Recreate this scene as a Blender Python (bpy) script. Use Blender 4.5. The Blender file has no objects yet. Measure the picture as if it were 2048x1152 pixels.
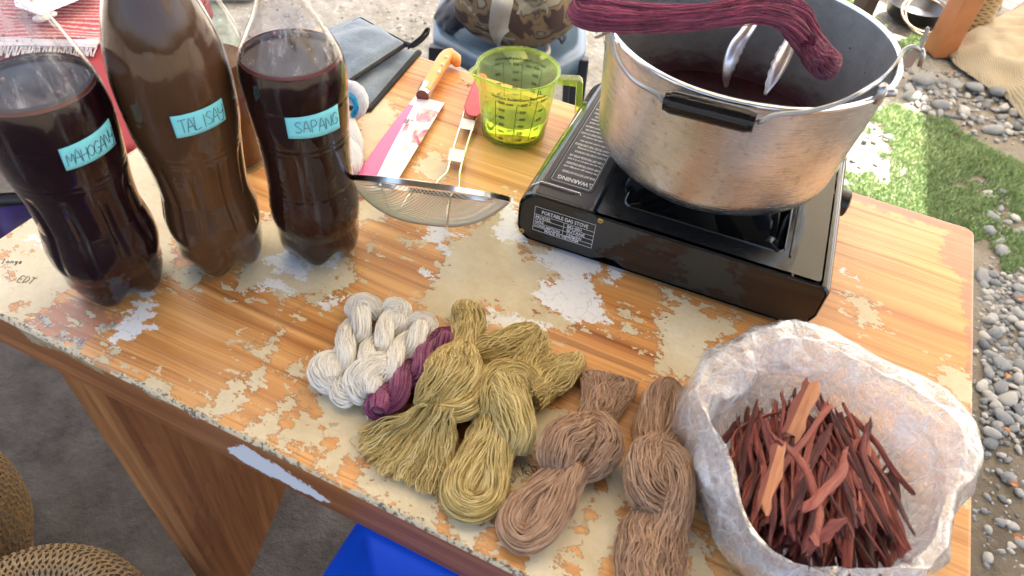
import bpy, bmesh, math, random
import numpy as np
from mathutils import Vector, Matrix, noise as mnoise

random.seed(7); np.random.seed(7)
SC = bpy.context.scene
COL = SC.collection
R = math.radians

# ------------------------------------------------------------------ camera
CAMZ = 1.31; FPX = 1430.5; PITCH = R(46.248); ROLL = R(5.959)
cam_d = bpy.data.cameras.new('camera'); cam = bpy.data.objects.new('camera', cam_d); COL.objects.link(cam)
_fw = np.array([0, math.cos(PITCH), -math.sin(PITCH)]); _rt = np.array([1.0, 0, 0]); _up = np.cross(_rt, _fw)
_c, _s = math.cos(ROLL), math.sin(ROLL)
RT = _c*_rt + _s*_up; UPV = -_s*_rt + _c*_up; FW = _fw
cam.matrix_world = Matrix(((RT[0], UPV[0], -FW[0], 0), (RT[1], UPV[1], -FW[1], 0), (RT[2], UPV[2], -FW[2], CAMZ), (0, 0, 0, 1)))
cam_d.sensor_width = 36; cam_d.lens = 36*FPX/2048; cam_d.clip_start = 0.02; cam_d.clip_end = 300
cam_d.dof.use_dof = True; cam_d.dof.focus_distance = 0.86; cam_d.dof.aperture_fstop = 8.0
SC.camera = cam

# ------------------------------------------------------------------ light
SUN_EL, SUN_AZ = 62.0, 38.0          # azimuth measured from +Y towards +X
w = bpy.data.worlds.new('World'); SC.world = w; w.use_nodes = True
nt = w.node_tree; nt.nodes.clear()
sky = nt.nodes.new('ShaderNodeTexSky'); sky.sky_type = 'NISHITA'; sky.sun_disc = False
sky.sun_elevation = R(SUN_EL); sky.sun_rotation = R(SUN_AZ); sky.air_density = 1.0; sky.dust_density = 7.0; sky.ozone_density = 1.0
bg = nt.nodes.new('ShaderNodeBackground'); bg.inputs[1].default_value = 0.13
out = nt.nodes.new('ShaderNodeOutputWorld')
nt.links.new(sky.outputs[0], bg.inputs[0]); nt.links.new(bg.outputs[0], out.inputs[0])
sun_d = bpy.data.lights.new('sun', 'SUN'); sun_d.energy = 5.0; sun_d.angle = R(0.6); sun_d.color = (1.0, 0.95, 0.86)
sun = bpy.data.objects.new('sun', sun_d); COL.objects.link(sun)
SUNV = Vector((math.sin(R(SUN_AZ))*math.cos(R(SUN_EL)), math.cos(R(SUN_AZ))*math.cos(R(SUN_EL)), math.sin(R(SUN_EL))))
sun.rotation_euler = SUNV.to_track_quat('Z', 'Y').to_euler(); sun.location = (3, 4, 6)
SC.view_settings.view_transform = 'Standard'; SC.view_settings.look = 'None'
SC.view_settings.gamma = 1.0; SC.view_settings.use_curve_mapping = False
SC.view_settings.exposure = 2.8
SC.cycles.use_denoising = True
SC.cycles.max_bounces = 14; SC.cycles.transparent_max_bounces = 24; SC.cycles.transmission_bounces = 10
SC.cycles.caustics_refractive = False; SC.cycles.caustics_reflective = False
SC.cycles.sample_clamp_indirect = 6.0

# ------------------------------------------------------------------ helpers
TZ = 0.75
def U(px, py, z=TZ):
    "point of the horizontal plane at height z that the photograph shows at (px, py)"
    d = FW + (px-1024)/FPX*RT - (py-576)/FPX*UPV
    t = (z-CAMZ)/d[2]
    return np.array([d[0]*t, d[1]*t, z])
def Upl(px, py, P0, n):
    d = FW + (px-1024)/FPX*RT - (py-576)/FPX*UPV
    o = np.array([0, 0, CAMZ]); t = np.dot(np.array(P0)-o, n)/np.dot(d, n)
    return o + d*t
def PXM(px, py, z=TZ):
    "photograph pixels per metre, across the view, at that point"
    P = U(px, py, z) - np.array([0, 0, CAMZ]); return FPX/np.dot(P, FW)

def node_mat(name):
    m = bpy.data.materials.new(name); m.use_nodes = True; t = m.node_tree
    b = t.nodes.get('Principled BSDF'); return m, t, b
def N(t, typ, **kw):
    n = t.nodes.new(typ)
    for k, v in kw.items():
        if k in ('ins',):
            for kk, vv in v.items(): n.inputs[kk].default_value = vv
        else: setattr(n, k, v)
    return n
def L(t, a, b): t.links.new(a, b)
def math_n(t, op, a, b=None, c=None, clamp=False):
    n = t.nodes.new('ShaderNodeMath'); n.operation = op; n.use_clamp = clamp
    for i, v in enumerate((a, b, c)):
        if v is None: continue
        if isinstance(v, (int, float)): n.inputs[i].default_value = v
        else: t.links.new(v, n.inputs[i])
    return n.outputs[0]
def mix_c(t, f, a, b, mode='MIX'):
    n = t.nodes.new('ShaderNodeMix'); n.data_type = 'RGBA'; n.blend_type = mode
    for i, v in ((0, f), (6, a), (7, b)):
        if isinstance(v, (int, float)): n.inputs[i].default_value = v
        elif isinstance(v, tuple): n.inputs[i].default_value = (v[0], v[1], v[2], 1)
        else: t.links.new(v, n.inputs[i])
    return n.outputs[2]
def noise_n(t, vec, scale, detail=4, rough=0.55, dist=0.0, out=0):
    n = t.nodes.new('ShaderNodeTexNoise'); n.inputs['Scale'].default_value = scale; n.inputs['Detail'].default_value = detail
    n.inputs['Roughness'].default_value = rough; n.inputs['Distortion'].default_value = dist
    if vec is not None: t.links.new(vec, n.inputs['Vector'])
    return n.outputs[out]
def mapping(t, vec, scale=(1, 1, 1), rot=(0, 0, 0), loc=(0, 0, 0)):
    n = t.nodes.new('ShaderNodeMapping'); n.inputs['Scale'].default_value = scale; n.inputs['Rotation'].default_value = rot
    n.inputs['Location'].default_value = loc; t.links.new(vec, n.inputs['Vector']); return n.outputs[0]
def ramp(t, fac, stops):
    n = t.nodes.new('ShaderNodeValToRGB'); cr = n.color_ramp
    while len(cr.elements) < len(stops): cr.elements.new(0.5)
    for e, (p, c) in zip(cr.elements, stops):
        e.position = p; e.color = (c, c, c, 1) if isinstance(c, (int, float)) else (c[0], c[1], c[2], 1)
    t.links.new(fac, n.inputs[0]); return n.outputs[0]
def objco(t): return t.nodes.new('ShaderNodeTexCoord').outputs['Object']
def thin_fresnel(t, ior=1.5, nrm=None):
    "Fresnel of a thin sheet: the same from both sides"
    fr = t.nodes.new('ShaderNodeFresnel'); ge = t.nodes.new('ShaderNodeNewGeometry')
    t.links.new(math_n(t, 'MULTIPLY_ADD', ge.outputs['Backfacing'], 1/ior-ior, ior), fr.inputs[0])
    if nrm is not None: t.links.new(nrm, fr.inputs['Normal'])
    return fr
def bump(t, b, h, strength=0.3, dist=0.001):
    n = t.nodes.new('ShaderNodeBump'); n.inputs['Strength'].default_value = strength; n.inputs['Distance'].default_value = dist
    t.links.new(h, n.inputs['Height']); t.links.new(n.outputs[0], b.inputs['Normal']); return n
def simple(name, col, rough=0.5, metal=0.0, var=0.15, vscale=30, bmp=0.0, bscale=200, bdist=0.001, spec=None, coat=0, **kw):
    m, t, b = node_mat(name); co = objco(t)
    n = noise_n(t, co, vscale, 4)
    k = math_n(t, 'MULTIPLY_ADD', n, 2*var, 1-var)
    c = N(t, 'ShaderNodeVectorMath', operation='SCALE'); c.inputs[0].default_value = col; L(t, k, c.inputs['Scale'])
    L(t, c.outputs[0], b.inputs['Base Color'])
    b.inputs['Roughness'].default_value = rough; b.inputs['Metallic'].default_value = metal
    if spec is not None: b.inputs['Specular IOR Level'].default_value = spec
    if coat: b.inputs['Coat Weight'].default_value = coat; b.inputs['Coat Roughness'].default_value = 0.06
    if bmp: bump(t, b, noise_n(t, co, bscale, 3), bmp, bdist)
    for k2, v in kw.items(): b.inputs[k2].default_value = v
    return m

def mk(name, V, F, mat=None, parent=None, smooth=False, mat2=None):
    me = bpy.data.meshes.new(name)
    V = np.asarray(V, dtype=np.float32).reshape(-1, 3)
    if isinstance(F, np.ndarray):
        k = F.shape[1]; nf = len(F)
        me.vertices.add(len(V)); me.vertices.foreach_set('co', V.ravel())
        me.loops.add(nf*k); me.loops.foreach_set('vertex_index', F.astype(np.int32).ravel())
        me.polygons.add(nf); me.polygons.foreach_set('loop_start', np.arange(nf, dtype=np.int32)*k)
        me.update(calc_edges=True); me.validate()
    else:
        me.from_pydata([tuple(map(float, v)) for v in V], [], [tuple(f) for f in F]); me.update()
    if smooth: me.polygons.foreach_set('use_smooth', np.ones(len(me.polygons), dtype=bool))
    if mat: me.materials.append(mat)
    o = bpy.data.objects.new(name, me); COL.objects.link(o)
    if parent: o.parent = parent
    return o
def tag(o, label=None, cat=None, group=None, kind=None):
    if label: o['label'] = label
    if cat: o['category'] = cat
    if group: o['group'] = group
    if kind: o['kind'] = kind
    return o
def thing(name, label, cat, loc=(0, 0, 0), rot=(0, 0, 0), group=None):
    o = bpy.data.objects.new(name, None); o.empty_display_size = 0.02; COL.objects.link(o)
    o.location = Vector([float(v) for v in loc]); o.rotation_euler = rot
    return tag(o, label, cat, group)
class MB:
    def __init__(s): s.V = []; s.F = []
    def add(s, V, F):
        k = len(s.V); s.V += [tuple(map(float, v)) for v in V]; s.F += [tuple(i+k for i in f) for f in F]; return s
    def box(s, c, d, rz=0, tilt=None):
        M = Matrix.Rotation(rz, 3, 'Z')
        if tilt is not None: M = tilt
        V = []
        for z in (-.5, .5):
            for y in (-.5, .5):
                for x in (-.5, .5): V.append(Vector(c)+M@Vector((x*d[0], y*d[1], z*d[2])))
        return s.add(V, [(0, 2, 3, 1), (4, 5, 7, 6), (0, 1, 5, 4), (2, 6, 7, 3), (0, 4, 6, 2), (1, 3, 7, 5)])
    def tube(s, P, r, n=8, cap=True):
        P = [np.array(p, float) for p in P]; K = len(P)
        rr = [r]*K if not hasattr(r, '__len__') else r
        T = [P[min(i+1, K-1)]-P[max(i-1, 0)] for i in range(K)]; T = [t/(np.linalg.norm(t)+1e-12) for t in T]
        a = np.cross(T[0], [0, 0, 1.]);
        if np.linalg.norm(a) < .1: a = np.cross(T[0], [1., 0, 0])
        a /= np.linalg.norm(a); V = []; F = []
        for i in range(K):
            a = a-T[i]*np.dot(a, T[i]); a /= np.linalg.norm(a)+1e-12; b = np.cross(T[i], a)
            for j in range(n):
                th = 2*math.pi*j/n; V.append(P[i]+rr[i]*(a*math.cos(th)+b*math.sin(th)))
        for i in range(K-1):
            for j in range(n): F.append((i*n+j, i*n+(j+1) % n, (i+1)*n+(j+1) % n, (i+1)*n+j))
        if cap: F.append(tuple(range(n))[::-1]); F.append(tuple((K-1)*n+j for j in range(n)))
        return s.add(V, F)
    def lathe(s, prof, n=64, c=(0, 0, 0), cap0=False, cap1=False):
        V = []; F = []; K = len(prof)
        for r, z in prof:
            for j in range(n):
                th = 2*math.pi*j/n; V.append((c[0]+r*math.cos(th), c[1]+r*math.sin(th), c[2]+z))
        for i in range(K-1):
            for j in range(n): F.append((i*n+j, i*n+(j+1) % n, (i+1)*n+(j+1) % n, (i+1)*n+j))
        if cap0: F.append(tuple(range(n))[::-1])
        if cap1: F.append(tuple((K-1)*n+j for j in range(n)))
        return s.add(V, F)
    def build(s, name, mat, parent=None, smooth=False, bevel=0, seg=2, autos=None, sub=0, solid=0):
        o = mk(name, s.V, s.F, mat, parent, smooth)
        if autos is not None:
            for p in o.data.polygons: p.use_smooth = True
            try: o.data.set_sharp_from_angle(angle=R(autos))
            except Exception: pass
        if solid: md = o.modifiers.new('s', 'SOLIDIFY'); md.thickness = solid; md.offset = 0
        if bevel:
            md = o.modifiers.new('b', 'BEVEL'); md.width = bevel; md.segments = seg; md.limit_method = 'ANGLE'; md.angle_limit = R(35)
            for p in o.data.polygons: p.use_smooth = True
            wn = o.modifiers.new('w', 'WEIGHTED_NORMAL'); wn.keep_sharp = True
        if sub: md = o.modifiers.new('u', 'SUBSURF'); md.levels = sub; md.render_levels = sub
        return o
def crom(P, n):
    "resample control points (K,D) to n points on a Catmull-Rom spline, evenly by chord length"
    P = np.array(P, float); K = len(P)
    if K == 2: return P[0]+(P[1]-P[0])*np.linspace(0, 1, n)[:, None]
    Q = np.vstack([2*P[0]-P[1], P, 2*P[-1]-P[-2]]); out = []
    m = max(8, 4*n//(K-1))
    for i in range(K-1):
        p0, p1, p2, p3 = Q[i:i+4]
        for u in np.linspace(0, 1, m, endpoint=(i == K-2)):
            out.append(.5*((2*p1)+(-p0+p2)*u+(2*p0-5*p1+4*p2-p3)*u*u+(-p0+3*p1-3*p2+p3)*u**3))
    out = np.array(out); d = np.r_[0, np.cumsum(np.linalg.norm(np.diff(out[:, :3], axis=0), axis=1))]
    tt = np.linspace(0, d[-1], n)
    return np.stack([np.interp(tt, d, out[:, k]) for k in range(P.shape[1])], 1)
def tubes_np(S, r, n=4):
    "S (M,K,3) polylines -> verts, quad faces, per-vertex strand index"
    M, K, _ = S.shape
    T = np.empty_like(S); T[:, 1:-1] = S[:, 2:]-S[:, :-2]; T[:, 0] = S[:, 1]-S[:, 0]; T[:, -1] = S[:, -1]-S[:, -2]
    T /= np.linalg.norm(T, axis=2, keepdims=True)+1e-12
    ref = np.array([0.13, 0.21, 0.97]); a = np.cross(T, ref); a /= np.linalg.norm(a, axis=2, keepdims=True)+1e-9; b = np.cross(T, a)
    th = np.arange(n)*2*math.pi/n
    rr = r if np.ndim(r) else np.full((M,), r)
    V = S[:, :, None, :]+rr[:, None, None, None]*(a[:, :, None, :]*np.cos(th)[None, None, :, None]+b[:, :, None, :]*np.sin(th)[None, None, :, None])
    base = (np.arange(M)[:, None, None]*K+np.arange(K-1)[None, :, None])*n
    j = np.arange(n)[None, None, :]; j2 = (j+1) % n
    F = np.stack([base+j, base+j2, base+n+j2, base+n+j], -1).reshape(-1, 4)
    return V.reshape(-1, 3), F
def text_mesh(txt, size=1.0, font_bold=0.0, align='LEFT'):
    cu = bpy.data.curves.new('t', 'FONT'); cu.body = txt; cu.size = size; cu.align_x = align; cu.offset = font_bold
    cu.resolution_u = 2
    o = bpy.data.objects.new('t', cu); COL.objects.link(o)
    bpy.context.view_layer.update()
    me = o.to_mesh(); V = [tuple(v.co) for v in me.vertices]; F = [tuple(p.vertices) for p in me.polygons]
    o.to_mesh_clear(); bpy.data.objects.remove(o); bpy.data.curves.remove(cu)
    return V, F
STROKES = {  # hand-drawn capitals on a 1 x 1.5 grid
 'M': [[(0,0),(.1,1.4),(.5,.5),(.9,1.4),(1,0)]], 'A': [[(0,0),(.5,1.5),(1,0)],[(.2,.55),(.85,.55)]],
 'H': [[(.05,0),(.1,1.4)],[(.9,0),(.9,1.4)],[(.05,.7),(.95,.75)]], 'O': [[(.5,1.3),(.1,1.0),(.1,.4),(.5,.1),(.9,.4),(.9,1.0),(.5,1.3)]],
 'G': [[(.95,1.15),(.55,1.4),(.1,1.0),(.1,.35),(.5,.02),(.9,.3),(.9,.65),(.55,.65)]], 'N': [[(0,0),(.1,1.4),(.85,.05),(.95,1.45)]],
 'Y': [[(.05,1.4),(.15,.8),(.55,.65),(.9,.9)],[(.95,1.45),(.85,.4),(.6,-.25),(.25,-.1)]], 'T': [[(-.05,1.4),(1.05,1.45)],[(.5,1.4),(.5,0)]],
 'L': [[(.15,1.4),(.1,0),(.9,.05)]], 'I': [[(.5,1.4),(.5,0)]], 'S': [[(.9,1.25),(.5,1.45),(.15,1.1),(.5,.75),(.9,.4),(.5,.0),(.05,.2)]],
 'P': [[(.1,0),(.15,1.4),(.75,1.35),(.85,.95),(.5,.7),(.12,.65)]], 'D': [[(.1,0),(.1,1.4),(.8,1.1),(.85,.4),(.1,0)]],
 'E': [[(.9,1.4),(.1,1.4),(.1,0),(.9,.0)],[(.1,.7),(.7,.7)]], 'W': [[(0,1.4),(.2,0),(.5,1),(.8,0),(1,1.4)]],
 'K': [[(.1,1.4),(.1,0)],[(.9,1.4),(.1,.6),(.9,0)]], 'l': [[(.4,1.5),(.35,.1),(.55,0)]], 'o': [[(.5,.85),(.15,.5),(.4,.05),(.8,.4),(.5,.85)]],
 'n': [[(.1,.8),(.1,0)],[(.1,.5),(.5,.85),(.8,.6),(.8,0)]], 'g': [[(.8,.7),(.3,.8),(.2,.3),(.8,.3),(.8,.8),(.75,-.4),(.2,-.3)]],
 's': [[(.8,.75),(.3,.8),(.4,.45),(.7,.25),(.2,0)]], 'e': [[(.15,.4),(.8,.5),(.5,.85),(.15,.4),(.4,0),(.85,.1)]], 'i': [[(.5,.8),(.5,0)],[(.5,1.15),(.52,1.2)]],
 't': [[(.5,1.3),(.45,.1),(.7,0)],[(.15,.9),(.85,.95)]], ' ': [], '8': [[(.5,.75),(.15,1.1),(.5,1.4),(.85,1.1),(.5,.75),(.1,.35),(.5,0),(.9,.35),(.5,.75)]],
 'C': [[(.9,1.2),(.4,1.35),(.1,.7),(.4,.05),(.9,.2)]], '1': [[(.4,0),(.7,1.4)]],
}
def handwrite(txt, fn, h, r, adv=1.25, jitter=0.05, seed=1):
    "pen strokes; fn(u, v) maps writing coordinates (metres) to a point"
    rnd = random.Random(seed); mb = MB(); x = 0
    for ch in txt:
        s = h/1.45; dy = rnd.uniform(-jitter, jitter)*h
        for st in STROKES.get(ch, []):
            pts = crom([(p[0]*s*.75+x, p[1]*s+dy) for p in st], 3*len(st)+2)
            mb.tube([fn(p[0], p[1]) for p in pts], r, 5)
        x += adv*s*(.75 if ch != 'I' else .55)
    return mb
# ================================================================== table frame
TA = R(-20.8)
E1 = np.array([math.cos(TA), math.sin(TA), 0]); E2 = np.array([-math.sin(TA), math.cos(TA), 0])
TO = np.array([.575, .722, 0.0])
def TW(s, t, z=TZ): return TO + s*E1 + t*E2 + np.array([0, 0, z])
def ST(P): d = np.array(P)-TO; return np.array([d@E1, d@E2])
def poly_st(px): return np.array([ST(U(x, y)) for x, y in px])

# ------------------------------------------------------------------ ground
def ground_mat():
    m, t, b = node_mat('ground_dirt'); co = objco(t)
    n1 = noise_n(t, co, 1.3, 5); n2 = noise_n(t, co, 14, 6, .65); n3 = noise_n(t, co, 90, 4, .7)
    a = t.nodes.new('ShaderNodeAttribute'); a.attribute_name = 'gravel'
    g = t.nodes.new('ShaderNodeAttribute'); g.attribute_name = 'soil'
    c_con = ramp(t, n2, [(.3, (.050, .040, .031)), (.5, (.085, .070, .056)), (.72, (.125, .106, .086))])
    c_san = ramp(t, n2, [(.3, (.14, .13, .10)), (.5, (.27, .25, .205)), (.7, (.37, .35, .30))])
    vor = t.nodes.new('ShaderNodeTexVoronoi'); vor.inputs['Scale'].default_value = 62; L(t, co, vor.inputs['Vector'])
    vc = N(t, 'ShaderNodeSeparateColor'); L(t, vor.outputs['Color'], vc.inputs[0])
    peb = ramp(t, vc.outputs[0], [(0, (.16, .17, .18)), (.5, (.36, .35, .32)), (1, (.58, .56, .52))])
    pm = math_n(t, 'MULTIPLY', math_n(t, 'GREATER_THAN', vc.outputs[1], .62), math_n(t, 'LESS_THAN', vor.outputs['Distance'], .42))
    san = mix_c(t, math_n(t, 'MULTIPLY', pm, .75), c_san, peb)
    c = mix_c(t, a.outputs['Fac'], c_con, san)
    soil = ramp(t, n2, [(.3, (.07, .055, .035)), (.7, (.15, .12, .08))])
    c = mix_c(t, g.outputs['Fac'], c, soil)
    c = mix_c(t, math_n(t, 'MULTIPLY', math_n(t, 'GREATER_THAN', noise_n(t, co, 30, 3, .6), .66), .35), c, (.05, .045, .04))
    L(t, mix_c(t, math_n(t, 'MULTIPLY', a.outputs['Fac'], math_n(t, 'MULTIPLY_ADD', n1, .5, -.05)), c, (.26, .24, .2)), b.inputs['Base Color'])
    b.inputs['Roughness'].default_value = .95
    h = math_n(t, 'ADD', math_n(t, 'MULTIPLY', n3, .4), math_n(t, 'MULTIPLY', n2, 1.0))
    bump(t, b, h, .7, .02); return m
def build_ground():
    # a fine patch where the camera looks, big skirt to the horizon: one sheet
    xs = np.r_[-60, -20, -8, -5, np.linspace(-3, 4, 180), 6, 10, 25, 60]; ys = np.r_[-60, -20, -8, -3, np.linspace(-1, 5, 150), 7, 12, 25, 60]
    X, Y = np.meshgrid(xs, ys); Z = np.zeros_like(X)
    for i in range(X.shape[0]):
        for j in range(X.shape[1]):
            if -4 < X[i, j] < 5 and -2 < Y[i, j] < 6:
                Z[i, j] = .012*mnoise.noise((X[i, j]*2.1, Y[i, j]*2.1, .3))+.005*mnoise.noise((X[i, j]*9, Y[i, j]*9, 2))
    V = np.stack([X, Y, Z-.01], -1).reshape(-1, 3); nx = len(xs)
    i, j = np.meshgrid(np.arange(len(ys)-1), np.arange(nx-1), indexing='ij'); q = (i*nx+j).ravel()
    F = np.stack([q, q+1, q+1+nx, q+nx], 1)
    o = mk('ground', V, F, ground_mat(), smooth=True); tag(o, kind='structure')
    x, y = V[:, 0], V[:, 1]
    def sm(v, a, b): k = np.clip((v-a)/(b-a), 0, 1); return k*k*(3-2*k)
    gr = sm(y+.35*x, 1.0, 1.5)
    nz = np.array([mnoise.noise((float(a)*3, float(b)*3, 5)) for a, b in V[:, :2]])
    so = sm(x+.15*nz-.08*(y-1), .75, 1.0)*sm(x-.33*(y-1.8), 1.1, 1.3)*(1-sm(y+.2*nz, 2.25, 2.6))*.85  # dark soil tone kept out of the sun strip so it looks brighter
    for nm, v in (('gravel', np.clip(gr+.2*nz, 0, 1)), ('soil', so)):
        a = o.data.attributes.new(nm, 'FLOAT', 'POINT'); a.data.foreach_set('value', v.astype(np.float32))
    return o
build_ground()

# unseen roof above the table; outline, gap and translucent sheets shaped for the light
def roof_mat(tl=.42):  # translucency added so the unseen roof glows softly overhead
    m, t, b = node_mat('added_translucent_roofing'); t.nodes.remove(b); o = [n for n in t.nodes if n.type == 'OUTPUT_MATERIAL'][0]
    d = N(t, 'ShaderNodeBsdfDiffuse'); d.inputs[0].default_value = (.55, .52, .46, 1); r = N(t, 'ShaderNodeBsdfTranslucent'); r.inputs[0].default_value = (.92, .86, .75, 1)
    mx = N(t, 'ShaderNodeMixShader'); mx.inputs[0].default_value = tl; L(t, d.outputs[0], mx.inputs[1]); L(t, r.outputs[0], mx.inputs[2]); L(t, mx.outputs[0], o.inputs[0]); return m
def roofs():
    mt = roof_mat()
    zr = 2.55; k = zr/SUNV.z; sh = np.array([SUNV.x*k, SUNV.y*k])
    def corr(name, pts, z, label):
        pts = np.array(pts)+sh
        mb = MB(); n = len(pts)
        V = [(p[0], p[1], z) for p in pts]+[(p[0], p[1], z+.03) for p in pts]
        F = [tuple(range(n))[::-1], tuple(range(n, 2*n))]+[(i, (i+1) % n, n+(i+1) % n, n+i) for i in range(n)]
        mb.add(V, F); return mb
    r1 = thing('unseen_shade_roof', 'unseen flat roof over the table, shaped to shade it and pass sunlight', 'roof', (0, 0, 0))
    # ground shadow polygons
    corr('roof', [(-2.6, -3.2), (1.0, -3.2), (1.0, -.6), (-2.6, -.6)], zr-.04, '').build('roof_sheet', simple('opaque_shade_sheet', (.16, .14, .12), .6), r1)  # opaque sheet added to keep the front darker
    corr('roof', [(-2.6, -.62), (1.0, -.62), (.97, 1.3), (.93, 3.3), (.3, 3.35), (-2.6, 3.5)], zr, '').build('roof_sheet', mt, r1)
    corr('roof', [(.95, -2.2), (3.4, -2.2), (3.4, 3.9), (1.82, 4.1), (1.63, 3.1), (1.21, 1.75), (1.17, 1.52), (.95, 1.45)], zr-.05, '').build('roof_sheet', mt, r1)
    p = MB()
    for x, y in ((-2.2, 4.5), (-2.3, -1.2), (4.3, -.8), (4.6, 5.2)): p.box((x, y, zr/2), (.1, .1, zr))
    p.build('roof_post', simple('post_wood', (.2, .13, .08), .7), r1)
roofs()

# ------------------------------------------------------------------ table
CREAM = [
 [(-60,470),(0,478),(60,438),(130,385),(270,300),(330,300),(345,400),(345,490),(345,560),(373,580),(403,561),(410,546),(430,520),(300,560),(200,570),(131,586),(103,600),(97,613),(78,625),(56,630),(42,645),(-60,640)],
 [(481,583),(520,573),(560,600),(600,592),(640,588),(665,568),(675,552),(703,538),(690,500),(640,470),(560,430),(520,440),(500,500),(485,540)],
 [(697,538),(719,547),(706,560),(667,584),(640,604),(597,618),(609,596),(653,572),(668,555)],
 [(836,608),(853,584),(865,560),(885,535),(897,511),(882,493),(892,486),(926,477),(951,457),(975,440),(1000,410),(1015,392),(1040,440),(1055,486),(1110,500),(1170,500),(1195,530),(1180,560),(1150,570),(1110,560),(1085,590),(1070,620),(1090,660),(1060,650),(1000,640),(960,650),(900,640),(860,630)],
 [(1325,570),(1350,590),(1380,600),(1400,625),(1440,640),(1478,636),(1455,665),(1420,690),(1400,710),(1425,755),(1390,765),(1360,750),(1310,740),(1322,690),(1312,640),(1345,620)],
 [(397,818),(432,803),(447,778),(501,749),(526,729),(538,714),(526,744),(486,788),(476,823),(432,840),(402,823)],
 [(516,709),(536,684),(556,664),(561,669),(546,694),(526,714)], [(489,687),(496,699),(516,702),(511,692),(499,684)],
 [(489,863),(516,838),(546,828),(566,808),(596,793),(601,798),(571,823),(561,853),(541,868),(521,883),(496,873)],
 [(546,878),(571,858),(586,843),(611,823),(630,823),(620,838),(645,828),(640,793),(625,770),(665,770),(705,780),(760,850),(740,870),(715,898),(740,927),(695,908),(670,947),(640,947),(628,927),(665,898),(665,873),(640,858),(635,878),(596,898),(576,908),(571,888)],
 [(566,739),(581,734),(603,729),(603,746),(586,759),(571,751)],
 [(724,957),(735,930),(769,930),(809,955),(878,965),(873,1017),(878,1057),(898,1082),(868,1077),(824,1052),(789,1037),(769,997),(729,987)],
 [(890,1025),(948,1020),(962,1045),(958,1077),(968,1101),(938,1106),(913,1082),(895,1052)],
 [(1070,806),(1125,825),(1090,884),(1070,904),(1062,951),(1038,975),(1003,975),(1020,930),(1040,869),(1050,830)],
 [(1205,915),(1265,945),(1262,985),(1238,1053),(1240,1092),(1211,1116),(1200,1152),(1190,1190),(1045,1190),(1054,1140),(1070,1104),(1101,1073),(1129,1030),(1141,975),(1175,951)],
 [(1368,1092),(1392,1065),(1407,1088),(1440,1190),(1403,1180),(1376,1124)],
 [(718,400),(760,395),(785,415),(765,432),(725,445),(712,460)], [(860,395),(880,400),(870,410)],
 [(1875,730),(1920,742),(1948,765),(1945,810),(1915,800),(1885,770)], [(1940,900),(1962,880),(1965,1000),(1950,1010)],
 [(1700,585),(1735,600),(1760,645),(1720,650)],
 [(735,185),(765,195),(800,225),(770,285),(735,330),(715,320),(720,250)], [(830,320),(870,300),(900,330),(880,360),(840,350)],
 [(150,642),(175,638),(170,650),(155,655)], [(196,720),(215,716),(222,700),(232,702),(226,722),(205,730)],
 [(205,655),(222,648),(232,655),(215,665),(200,668)],[(280,770),(300,755),(325,765),(335,775),(345,790),(310,790)],
 [(805,480),(832,478),(840,490),(818,498)],[(905,500),(940,540),(960,560),(925,545)],
 [(735,488),(745,483),(742,500),(730,505)],[(1050,590),(1070,600),(1110,625),(1160,650),(1120,665),(1070,640)],
 [(760,440),(775,436),(770,446)],[(1240,620),(1262,628),(1280,636),(1250,640)],[(1245,650),(1275,655),(1262,668),(1240,664)],
]
HOLES = [
 [(1215,950),(1205,975),(1195,970),(1200,950)],[(1185,990),(1195,1010),(1180,1040),(1165,1075),(1150,1070),(1160,1040),(1180,1010)],
 [(1135,1092),(1165,1092),(1172,1105),(1155,1112),(1140,1105)],[(1115,1120),(1160,1130),(1150,1148),(1110,1135)],
 [(780,1000),(800,1005),(810,1020),(795,1025)],[(860,1090),(880,1090),(885,1100)],
 [(1088,560),(1115,555),(1120,585),(1090,590)],[(1040,490),(1060,500),(1075,520),(1050,520)],[(930,620),(985,600),(1000,620),(950,640)],
 [(5,535),(25,545),(28,555),(8,552)],[(5,503),(30,495),(32,505),(10,513)],[(40,505),(60,502),(55,515)],[(22,612),(50,608),(48,618),(26,622)],
 [(885,440),(915,452),(940,445),(930,462),(900,470)],[(1340,600),(1352,600),(1358,615),(1345,615)],
]
WHITE = [
 [(224,677),(231,658),(257,636),(261,613),(276,598),(306,598),(310,632),(287,643),(310,654),(287,662),(269,673),(246,684),(224,682)],
 [(276,591),(287,580),(308,574),(306,591),(284,598)],[(519,576),(530,561),(560,557),(574,576),(589,583),(574,593),(560,580),(522,583)],
 [(526,516),(550,508),(582,505),(619,535),(600,561),(586,548),(552,543)],[(653,606),(668,595),(684,597),(671,613),(656,617)],[(640,545),(660,520),(682,500),(680,515),(660,545)],
 [(860,445),(887,447),(894,457),(889,477),(899,496),(894,503),(877,496),(875,486),(845,481),(855,467)],
 [(897,467),(911,462),(924,469),(914,477),(902,479)],[(985,470),(1000,440),(1012,400),(1030,388),(1040,470),(1062,492),(1030,480),(1000,490)],
 [(841,545),(855,535),(865,547),(882,552),(867,563),(858,557)],
 [(1085,505),(1130,492),(1185,510),(1207,525),(1190,545),(1178,560),(1200,600),(1217,640),(1160,648),(1110,622),(1068,588),(1080,565),(1108,570),(1128,560),(1110,540),(1075,520)],
 [(1215,525),(1250,528),(1240,550),(1225,572),(1210,565),(1220,545)],
 [(960,640),(1000,628),(1060,640),(1100,650),(1080,672),(1010,665)],[(60,470),(75,468),(92,490),(85,492),(68,482)],
 [(1684,543),(1727,562),(1724,566),(1690,550)],[(975,618),(1000,622),(990,635)],
]
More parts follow.
